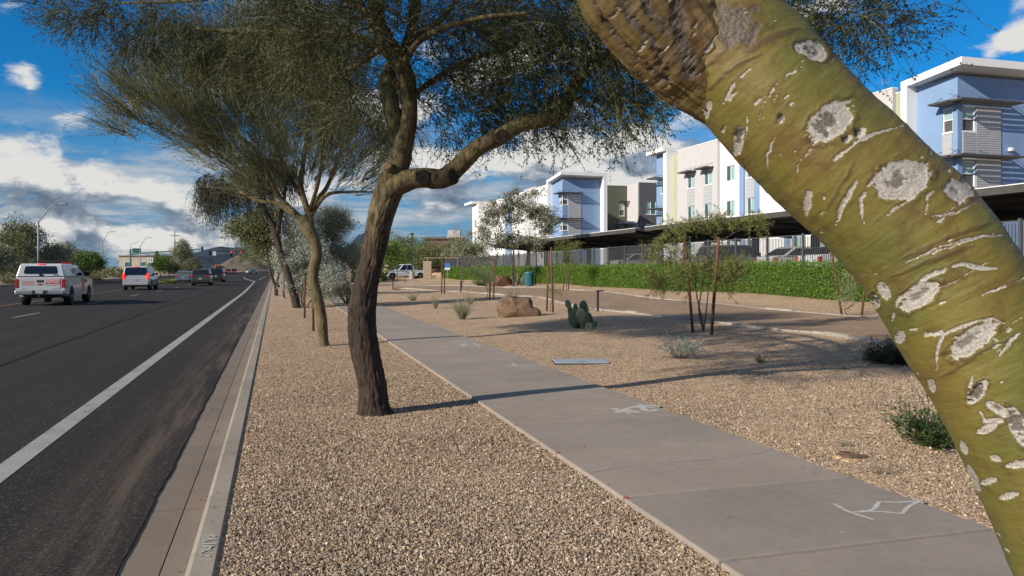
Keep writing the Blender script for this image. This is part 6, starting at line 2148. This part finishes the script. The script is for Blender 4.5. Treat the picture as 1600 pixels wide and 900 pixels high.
# ------------------------------------------------------------------ prickly pear
def prickly_pear():
    b = G(908, 513)
    Z = depth(b)
    o = thing('prickly_pear_cactus', 'green prickly pear cactus by the sidewalk garden', 'cactus', b, -TH)
    s = Z / F
    bm = bmesh.new()
    bmesh.ops.create_uvsphere(bm, u_segments=14, v_segments=10, radius=1)
    for v in bm.verts:
        v.co.x *= 1 - .22 * max(0, -v.co.z)
        v.co.y *= .17
    me = bpy.data.meshes.new('pad'); bm.to_mesh(me); bm.free()
    me.materials.append(M['cactus'])
    for p in me.polygons: p.use_smooth = True
    pads = [(898, 497, 11, 15, 0, .0, .1), (912, 500, 9, 15, .1, -.12, .5), (921, 501, 8, 13, -.1, .1, -.8), (903, 506, 10, 10, .3, .12, .9), (893, 489, 6, 10, -.5, .05, .4), (900, 483, 5, 9, -.2, .08, -.6), (911, 480, 7, 11, .1, .0, .2),
            (888, 476, 5, 8, -.35, .0, .1), (916, 488, 6, 10, .2, -.08, 1.0), (926, 508, 5, 7, .5, .05, .3), (906, 492, 8, 12, 0, -.2, -.3), (929, 506, 5, 6, .7, -.1, .5), (919, 510, 7, 8, .2, -.18, -.4), (908, 506, 9, 10, .1, .18, .1)]
    for px, py, rx, rz, tilt, dy, yaw in pads:
        k = link('pad', me, o, ((px - 908) * s, dy, (513 - py) * s))
        k.scale = (rx * s, rx * s, rz * s)
        k.rotation_euler = (random.uniform(-.15, .15), tilt, yaw)


prickly_pear()

# ------------------------------------------------------------------ small furniture of the garden
b = G(907, 566)
lid = thing('utility_box_lid', 'grey flat utility box lid lying in the gravel beside the sidewalk', 'utility lid', b, -TH + .05)
MB().box(-.44, .44, -.27, .27, -.10, .012).build('rim', M['joint'], lid)
MB().box(-.425, .425, -.255, .255, -.02, .026).build('cover', M['lid'], lid, bevel=.006)
MB().box(-.05, .05, -.2, -.17, .0265, .030).build('pull_slot', M['plastic'], lid)

def path_light(label, base, h):
    b = G(*base)
    o = thing('path_light', label, 'path light', b, .2, 'low path lights')
    MB().box(-.03, .03, -.03, .03, -.05, h).build('post', M['black_steel'], o, bevel=.004)
    MB().box(-.05, .22, -.045, .045, h + .001, h + .045).build('head', M['black_steel'], o, bevel=.006)


path_light('black path light standing right of the prickly pear', (934, 486), .66)
path_light('dark path light by the crooked bare sapling', (720, 457), .62)
path_light('dark path light between the parked pickup and stake pair', (633, 441), .62)
path_light('dark path light in the gravel left of the stakes', (614, 452), .62)

b = G(827, 447)
bin_ = thing('litter_bin', 'teal slatted litter bin in front of the hedge', 'bin', b)
n = 22
MB().lathe([(.30, .05), (.30, .86)], 20).build('liner', M['plastic'], bin_)
for k in range(n):
    a = 2 * math.pi * k / n
    MB().box(-.035, .035, .31, .335, .03, .88, Matrix.Rotation(a, 4, 'Z')).build('slat', M['teal'], bin_)
MB().lathe([(.345, .86), (.36, .90), (.33, .98), (.2, 1.02), (.19, 1.0)], 20).build('rim', M['teal'], bin_)
MB().box(.42, .48, -.03, .03, -.05, .7).build('post', M['plastic'], bin_)

# bare soil hollow by the sidewalk
b = G(1332, 716)
V, Fc = [], []
nr, na = 16, 40
for i in range(nr):
    for j in range(na):
        r_ = i / (nr - 1)
        a = 2 * math.pi * j / na
        left = .5 - .5 * math.cos(a)
        hgt = .018 + .03 * left
        z = hgt * (sstep(.30, .42, r_) - sstep(.45, 1.0, r_) * 1.25) + .004
        V.append((.17 * r_ * math.cos(a) * (1 + .12 * math.sin(3 * a + 1)), .14 * r_ * math.sin(a) * (1 + .1 * math.sin(2 * a)), z + random.uniform(-.003, .003)))
for i in range(nr - 1):
    for j in range(na):
        Fc.append((i * na + j, (i + 1) * na + j, (i + 1) * na + (j + 1) % na, i * na + (j + 1) % na))
me = mesh_np('soil_hollow', V, Fc, M['soil'], True)
me.materials.append(M['gravel'])
me.polygons.foreach_set('material_index', np.repeat((np.arange(nr - 1) > 10).astype(np.int32), na))
o = link('soil_hollow', me, None, (b.x, b.y, b.z + .002), -.3)
tag(o, kind='structure')

# ------------------------------------------------------------------ shrubs
shrub('grey_shrub', 'sparse grey-green shrub in the gravel left of the feathery sapling', G(1062, 560), .42, .46, M['silver_leaf'], 60, 1500, (.035, .016), .9, None, 'shrub', None, .05, True)
shrub('dark_shrub', 'dark round shrub in the shade left of the leaning trunk', G(1395, 566), .55, .42, M['dark_leaf'], 120, 6000, (.05, .014), 1.0, None, 'shrub', None, .06)
shrub('green_shrub', 'leafy green shrub growing against the leaning trunk', G(1462, 697), .32, .40, M['shrub_leaf'], 90, 2000, (.055, .016), .8, None, 'shrub', None, .03)
shrub('twiggy_seedling', 'small thin twiggy seedling at the sidewalk edge', G(1380, 742), .16, .17, M['grey_leaf'], 16, 120, (.018, .006), .9, None, 'plant', None, .05, False, .0022)
shrub('small_weed', 'tiny grey weed above the bare soil hollow', G(1321, 696), .06, .07, M['grey_leaf'], 14, 90, (.018, .007), .8, None, 'plant', None, .03, False, .0016)
shrub('small_weed', 'small green weed alone on the gravel right of the staked sapling', G(1188, 567), .12, .13, M['green_leaf'], 20, 260, (.03, .01), .8, None, 'plant')
shrub('grass_tuft', 'large blue-green grassy tuft left of the tan boulder', G(722, 499), .42, .66, M['silver_leaf'], 170, 500, (.06, .007), .55, M['grey_leaf'], 'grass tuft', None, .04, False, .005)
shrub('grass_tuft', 'thin upright grassy plant left of the large tuft', G(681, 482), .26, .55, M['grey_leaf'], 50, 200, (.06, .01), .5, M['grey_leaf'], 'grass tuft', None, .03, False, .005)
shrub('grass_tuft', 'low pale grassy tuft near the bent trunk', G(645, 470), .42, .5, M['silver_leaf'], 110, 300, (.06, .008), .6, M['grey_leaf'], 'grass tuft', None, .03, False, .005)
shrub('grass_tuft', 'dry grassy tuft behind the large tuft', G(735, 475), .45, .6, M['grey_leaf'], 60, 100, (.06, .008), .6, M['grey_leaf'], 'grass tuft', None, .03, False, .005)
shrub('grass_tuft', 'dry low tuft behind the tan boulder', G(800, 465), .6, .4, M['grey_leaf'], 70, 200, (.06, .01), .8, M['grey_leaf'], 'grass tuft', None, .04, False, .005)
shrub('grass_tuft', 'dark low tuft beside the far path', G(620, 453), .5, .35, M['olive_leaf'], 70, 300, (.06, .012), .8, M['olive_leaf'], 'grass tuft', None, .04, False, .005)
shrub('round_shrub', 'round grey shrub left of the teal bin', G(815, 446), .6, .9, M['silver_leaf'], 90, 1800, (.06, .025), .9)
shrub('round_shrub', 'dark green shrub beside the tan monument wall', G(521, 446), .7, .6, M['olive_leaf'], 70, 1500, (.08, .03), .9)
shrub('round_shrub', 'bright green shrub behind the tall rusty stake', G(752, 447), .8, .8, M['green_leaf'], 90, 1800, (.08, .035), .9)
for px, py, lab in ((948, 602, 'tiny green weed where the trunk shadow leaves the sidewalk'), (906, 757, 'tiny green weed at the near sidewalk edge')):
    p = G(px, py)
    x_ = swr(p.y) + .04 if px > 930 else swl(p.y) - .04
    shrub('small_weed', lab, (x_, p.y, HT(x_, p.y)), .05, .05, M['green_leaf'], 10, 90, (.018, .007), .9, None, 'plant')

# ------------------------------------------------------------------ far things on the right
b = G(530, 445.5); q = b
o = thing('monument_wall', 'tan block monument wall between the two palo verde trunks', 'wall', b, -.1)
MB().box(-1.1, 1.1, -.3, .3, -.1, 1.55).build('wall', M['tan_wall'], o, bevel=.03)
MB().box(-1.16, 1.16, -.34, .34, 1.552, 1.66).build('cap', M['beige_wall'], o, bevel=.02)
def far_building(name, label, px0, px1, py_top, Z, mat, dpt=12, extra=None, cat='building', z0=0):
    a, c = P(px0, py_top, Z), P(px1, py_top, Z)
    o = thing(name, label, cat, (a.x, a.y, z0), math.atan2(c.y - a.y, c.x - a.x))
    L = (c - a).length
    MB().box(0, L, 0, dpt, -.5, a.z - z0).build('wall', mat, o)
    MB().box(-.3, L + .3, -.3, dpt + .3, a.z - z0 + .002, a.z - z0 + .4).build('roof', M['brown_wall'], o)
    n = max(2, int(L / 5))
    for k in range(n):
        u = (k + .5) / n * L
        zt = (a.z - z0) * .62
        w = MB().box(u - .9, u + .9, -.06, -.004, zt - 1.0, zt + .5).build('window', M['trim'], o)
        MB().box(u - .8, u + .8, -.075, -.061, zt - .9, zt + .4).build('pane', M['glass'], w)
    return o, L, a.z - z0
o, L, hh = far_building('restaurant_building', 'low brown building with a pale block tower behind the parked pickup', 664, 722, 374, 150, M['brown_wall'], 14)
MB().box(4.0, 6.4, 3, 6, hh + .4, hh + 1.9).build('block_tower', M['stucco_grey'], o)
pole = thing('light_pole', 'dark thin light pole rising behind the parked pickup', 'lamp post', (P(644, 420, 100).x, P(644, 420, 100).y, .3))
MB().tube([(0, 0, 0), (0, 0, 5.6)], [.09, .06], 8).build('pole', M['black_steel'], pole)
MB().lathe([(.34, 0), (.34, .9), (.30, .95)], 14).build('footing', M['edging'], pole)
MB().box(-.25, .25, -.12, .12, 5.58, 5.75).build('lamp_head', M['black_steel'], pole, bevel=.03)
sg = thing('blue_sign', 'small blue and white notice at the end of the far hedge', 'sign', (P(699, 420, 88).x, P(699, 420, 88).y, .45), -TH)
MB().box(-.03, .03, -.03, .03, 0, 1.6).build('post', M['galv'], sg)
MB().box(-.3, .3, -.06, -.035, 1.25, 1.75).build('panel', M['sign_blue'], sg)
MB().box(-.3, .3, -.062, -.036, 1.0, 1.24).build('lower_panel', M['sign_white'], sg)
gp = thing('gate_post', 'tall pale gate frame at the end of the far hedge', 'gate', (P(668, 420, 95).x, P(668, 420, 95).y, .4), -TH)
MB().box(-.5, .5, -.2, .2, 0, 2.1).build('pillar', M['tan_wall'], gp, bevel=.04)
MB().box(-.4, 3.6, -.03, .03, 2.45, 2.52).build('top_bar', M['tan_wall'], gp)
MB().box(-.03, .03, -.03, .03, 2.1, 2.449).build('bar_support', M['beige_wall'], gp)
MB().box(3.53, 3.6, -.03, .03, 0, 2.449).build('end_post', M['tan_wall'], gp)
rt = [(600, 388, 112, 2.2, 'green_leaf', 'leafy yellow-green tree left of the parked pickup'), (622, 380, 128, 3.2, 'olive_leaf', 'olive tree above the parked pickup cab'), (652, 388, 122, 2.6, 'green_leaf', 'green tree above the pickup bed'),
      (585, 392, 135, 3.0, 'olive_leaf', 'olive tree just right of the bent trunk'), (680, 395, 118, 2.6, 'olive_leaf', 'dark olive tree before the brown building'), (705, 392, 125, 3.0, 'olive_leaf', 'tree right of the brown building block'),
      (728, 385, 105, 2.4, 'grey_leaf', 'greyish tree left of the grey-leaved tree'), (566, 398, 140, 3.2, 'green_leaf', 'distant green tree behind the bent trunk')]
for px, py, Zz, r_, lm, lab in rt:
    p = P(px, 421, Zz)
    b = Vector((p.x, p.y, HT(p.x, p.y)))
    clump_tree('garden_tree', lab, b, 6, [E(px, py, Zz, r_, r_, r_ * .6, 2), E(px + 8, py + 12, Zz, r_ * 1.1, r_, r_ * .7, 2), E(px - 9, py + 16, Zz, r_, r_, r_ * .6, 1.5), E(px, py + 26, Zz, r_, r_, r_ * .4, .8)], M[lm], M['bark_dark'], 8000, (.30, .11), 110, .75, group='trees beyond the garden', r0=.14)

# ------------------------------------------------------------------ street furniture near the curb
b = G(443, 466)
o = thing('sign_post', 'galvanised post near the curb in front of the silver-leaved tree', 'sign post', b)
Zz = depth(b)
MB().tube([(0, 0, -.1), (0, 0, 4.2)], [.075, .06], 12).build('pole', M['galv'], o, True)
MB().tube([(0, 0, -.02), (0, 0, .05)], [.13, .12], 12).build('base_plate', M['galv'], o)
MB().box(-.02, .02, -.3, .3, 3.3, 4.1, Matrix.Translation((-.085, 0, 0))).build('sign_back', M['galv'], o)

def street_lamp(label, px, base_py, top_py, Z, arm_px):
    p = P(px, HY, Z)
    top = P(px, top_py, Z).z
    o = thing('street_lamp', label, 'street lamp', (p.x, p.y, 0), 0, 'street lamps across the road')
    a = P(arm_px, top_py - 0, Z) - Vector((p.x, p.y, 0))
    ah = top
    knee = ah - (ah * .22)
    MB().tube([(0, 0, 0), (0, 0, knee * .5), (0, 0, knee)], [.11, .095, .08], 10).build('pole', M['galv'], o, True)
    e = Vector((a.x, a.y, ah))
    MB().tube([(0, 0, knee - .15), (e.x * .02, e.y * .02, knee), (e.x * .68, e.y * .68, ah - .12), (e.x * .8, e.y * .8, ah - .03), (e.x, e.y, ah)], [.07, .065, .05, .045, .04], 8).build('arm', M['galv'], o, True)
    m = Matrix.Translation(e) @ Matrix.Rotation(math.atan2(e.y, e.x), 4, 'Z')
    MB().box(-.05, .75, -.14, .14, -.06, .05, m).build('lamp_head', M['galv'], o, bevel=.03)
    MB().lathe([(.22, 0), (.22, .25), (.15, .3)], 12).build('base', M['galv'], o)


street_lamp('tall street lamp behind the METRO pickup, nearest of those across the road', 60, 440, 318, 78, 92)
street_lamp('second street lamp across the road, behind the silver SUV', 160, 434, 362, 140, 174)
street_lamp('thin street lamp behind the green street-name sign', 219, 430, 371, 175, 232)

def signal_head(parent, loc, mat_on, mat='plastic', rz=0.0):
    m = Matrix.Translation(loc) @ Matrix.Rotation(rz, 4, 'Z')
    o = MB().box(-.20, .20, -.14, .10, -.58, .58, m).build('signal_head', M[mat], parent, bevel=.03)
    for k, z in enumerate((.37, 0, -.37)):
        mm = m @ Matrix.Translation((0, -.142, z)) @ Matrix.Rotation(rad(90), 4, 'X')
        MB().lathe([(.15, -.01), (.15, .02), (.05, .035)], 14, mm).build('lens', M['red_lamp'] if (k == 0 and mat_on) else M['car_glass'], o)
        MB().tube([m @ Vector((0, -.14, z + .02)), m @ Vector((0, -.34, z + .03))], [.175, .165], 12, False).build('visor', M['plastic'], o)
    return o


ZS = 190
p0 = P(204, HY, ZS)
o = thing('signal_mast', 'green signal mast with street-name sign, left of the intersection', 'traffic signal', (p0.x, p0.y, -.1))
pz = lambda px, py: P(px, py, ZS) - Vector((p0.x, p0.y, -.1))
MB().tube([(0, 0, 0), (0, 0, 6.4)], [.22, .17], 10).build('pole', M['green_steel'], o, True)
MB().tube([pz(204, 397), pz(245, 394), pz(285, 391), pz(318, 389)], [.17, .14, .11, .08], 8).build('arm', M['green_steel'], o, True)
a_, c_ = pz(207, 395), pz(220, 388)
MB().box(a_.x, c_.x, a_.y - .1, a_.y - .05, a_.z, c_.z).build('street_name_sign', M['sign_green'], o)
MB().box(a_.x + .25, c_.x - .25, a_.y - .104, a_.y - .099, (a_.z + c_.z) / 2 - .07, (a_.z + c_.z) / 2 + .07).build('name_print', M['galv'], o)
MB().tube([(0, 0, 6.3), (0, 0, 7.6), (2.0, -.2, 8.2)], [.08, .06, .05], 6).build('lamp_arm', M['galv'], o)
signal_head(o, pz(245, 396), False); signal_head(o, pz(316, 389), False)
ZS2 = 178
p1 = P(427, HY, ZS2)
o2 = thing('signal_mast', 'green signal mast with three red lights over the far lanes', 'traffic signal', (p1.x, p1.y, -.1))
pz2 = lambda px, py: P(px, py, ZS2) - Vector((p1.x, p1.y, -.1))
MB().tube([(0, 0, 0), (0, 0, 6.0)], [.22, .17], 10).build('pole', M['green_steel'], o2, True)
MB().tube([pz2(427, 398), pz2(390, 397), pz2(360, 396.5), pz2(326, 395)], [.17, .14, .10, .07], 8).build('arm', M['green_steel'], o2, True)
for px in (361.5, 376, 392): signal_head(o2, pz2(px, 397), True)
signal_head(o2, pz2(328, 395), False)
e_ = pz2(335, 396)
MB().box(e_.x - .35, e_.x + .35, e_.y - .12, e_.y - .08, e_.z - .45, e_.z + .45).build('lane_sign', M['sign_white'], o2)

ps = RD(235, 437.5)
Zm = depth(ps)
o = thing('curve_arrow_sign', 'white square sign with two black curved arrows beside the silver SUV', 'road sign', (ps.x, ps.y, RZ), -TH * .6)
ct = P(234.5, 406.5, Zm).z - RZ
MB().tube([(0, 0, 0), (0, 0, ct + .3)], .04, 8).build('post', M['galv'], o)
hs_ = .40
MB().box(-hs_, hs_, -.075, -.05, ct - hs_, ct + hs_).build('panel', M['sign_white'], o, bevel=.006)
for dx, sgn in ((-.17, 1), (.17, 1)):
    pts = [(dx - .06, -.079, ct - .25), (dx + .03, -.079, ct - .08), (dx + .02, -.079, ct + .06)]
    vs, fs = [], []
    for i, pnt in enumerate(pts):
        vs += [(pnt[0] - .045, pnt[1], pnt[2]), (pnt[0] + .045, pnt[1], pnt[2])]
    fs = [(0, 1, 3, 2), (2, 3, 5, 4)]
    vs += [(dx - .10, -.079, ct + .06), (dx + .14, -.079, ct + .06), (dx + .01, -.079, ct + .27)]
    fs.append((6, 7, 8))
    MB().add(vs, fs).build('arrow', M['sign_black'], o)

# utility pole with wires
pu = P(273, HY, 230)
o = thing('utility_pole', 'tall utility pole carrying wires behind the round grey tree', 'utility pole', (pu.x, pu.y, 0))
MB().tube([(0, 0, 0), (0, 0, 12.5)], [.2, .14], 8).build('pole', M['galv'], o, True)
MB().box(-1.2, 1.2, -.08, .08, 11.2, 11.4).build('crossarm', M['galv'], o)
for k, (z, y1_) in enumerate(((11.5, 371), (11.0, 375), (10.4, 379), (9.6, 383))):
    far_ = P(425, y1_ + 4, 300) - Vector((pu.x, pu.y, 0))
    st_ = Vector((.4, 0, z))
    pts = [st_ + (far_ - st_) * t_ + Vector((0, 0, -1.2 * 4 * t_ * (1 - t_))) for t_ in np.linspace(0, 1, 9)]
    MB().tube(pts, .022, 4, False).build('wire', M['galv'], o)

# ------------------------------------------------------------------ far side of the road
lt = [(8, 398, 88, 3.0, 'olive_leaf', 'tall olive tree at the left edge across the road', 3.2), (32, 372, 92, 2.6, 'olive_leaf', 'higher crown of an olive tree behind the METRO pickup', 3.0), (-18, 405, 78, 2.6, 'grey_leaf', 'grey bushy tree cut by the left edge', 2.4),
      (76, 402, 95, 2.4, 'grey_leaf', 'pale grey-green tree right behind the METRO pickup', 2.2), (100, 398, 105, 2.2, 'grey_leaf', 'pale rounded tree just right of the nearest street lamp', 2.0), (138, 408, 112, 2.0, 'green_leaf', 'bright green low tree between pickup and silver SUV', 1.8),
      (122, 412, 104, 1.5, 'green_leaf', 'small green bush tree beside the pickup cab', 1.4), (284, 392, 150, 1.9, 'grey_leaf', 'round grey tree in the median above the blue-grey sedan', 2.6), (251, 409, 160, 2.2, 'green_leaf', 'green tree right of the curved-arrow sign', 2.2),
      (300, 414, 200, 3.0, 'olive_leaf', 'low olive tree behind the olive crossover', 2.4), (264, 415, 185, 2.4, 'olive_leaf', 'small olive tree beside the round grey tree', 2.2)]
for px, py, Zz, r_, lm, lab, rz_ in lt:
    p = P(px, 421, Zz)
    b = Vector((p.x, p.y, -.1))
    s_ = F / Zz
    clump_tree('roadside_tree', lab, b, 5, [E(px, py, Zz, r_, r_, rz_ * .55, 2), E(px + r_ * .35 * s_, py + 4, Zz, r_ * .7, r_, rz_ * .6, 1.5), E(px - r_ * .4 * s_, py + 6, Zz, r_ * .7, r_, rz_ * .6, 1.5), E(px, py - rz_ * .35 * s_, Zz, r_ * .6, r_ * .8, rz_ * .45, 1)],
               M[lm], M['bark_dark'], 8500, (.27, .10), 120, .6, group='trees across the road', r0=.13)
# low scrub reaching to the ground across the road and along the median
for k, (px, Zz, r_, lm, lab) in enumerate(((14, 84, 1.2, 'olive_leaf', 'low olive scrub at the left edge of the far verge'), (100, 90, 1.1, 'olive_leaf', 'low scrub behind the METRO pickup cab'), (150, 110, 1.3, 'olive_leaf', 'low scrub left of the silver SUV'), (266, 92, 1.0, 'green_leaf', 'bright grassy planting on the median nose'), (255, 96, .7, 'green_leaf', 'green planting farther along the median'))):
    p = P(px, 421, Zz)
    shrub('verge_shrub', lab, (p.x, p.y, 0), r_ * 1.4, r_ * (1.0 if k < 3 else .5), M[lm], 120, 1800, (.14, .05), .9, cat='shrub', group='shrubs across the road')
far_building('office_building', 'low brown building behind the trees left of the silver SUV', 104, 140, 396, 210, M['brown_wall'], 4)
far_building('office_building', 'long beige building behind the green signal mast', 186, 262, 401, 260, M['beige_wall'], 15)
# far-off trees that read as one mass
pos = []
for px0, px1, Zz, h_, n in ((-40, 420, 330, 3.2, 5200), (-40, 200, 150, 2.2, 2600), (330, 425, 420, 4.5, 1800), (430, 760, 190, 4.6, 5200), (430, 600, 90, 2.6, 2200)):
    px = rng.uniform(px0, px1, n)
    Zs_ = Zz * rng.uniform(.95, 1.1, n)
    hm = h_ * (.35 + .9 * fbm(px * .05 * Zz / 200, Zz, .3, 3))
    z = rng.uniform(0, 1, n) * hm
    for a, b_, c in zip(px, Zs_, z):
        x, y = cam2w((a - 800) / F * b_, b_)
        if -25 < x < -.5: continue
        if -.5 <= x < 6: x += 6
        pos.append((x, y, c))
pos = np.array(pos)
V, Fc = leaf_mesh(pos, rng.normal(0, 1, pos.shape), .75, .38)
tag(link('distant_woodland', mesh_np('distant_woodland', V, Fc, M['olive_leaf'])), 'far-off mass of desert trees along the horizon', 'trees', kind='stuff')

# fallen leaves and twigs on the gravel, gutter and sidewalk
n = 1500
lx = rng.uniform(-.8, 11, n); ly = 3 + 14 * rng.uniform(0, 1, n) ** 1.4
lz = np.array([RZ - .008 if x < -.45 else (.022 if x < -.28 else (.0312 if swl(y) < x < swr(y) else HT(x, y) + .012)) for x, y in zip(lx, ly)])
on_walk = (lz == .0312)
keep = (~on_walk) | (rng.uniform(0, 1, n) < .15)
pos = np.stack([lx, ly, lz], 1)[keep]
dl = rng.normal(0, 1, pos.shape) * np.array([1, 1, .12])
V, Fc = leaf_mesh(pos, dl, .03, .010)
M['litter'] = foliage('dry_leaf_litter', [(.10, .055, .025), (.20, .12, .05), (.30, .20, .09), (.07, .05, .035)], .1)
tag(link('leaf_litter', mesh_np('leaf_litter', V, Fc, M['litter'])), 'small dry fallen leaves scattered over gravel and gutter', 'leaf litter', kind='stuff')
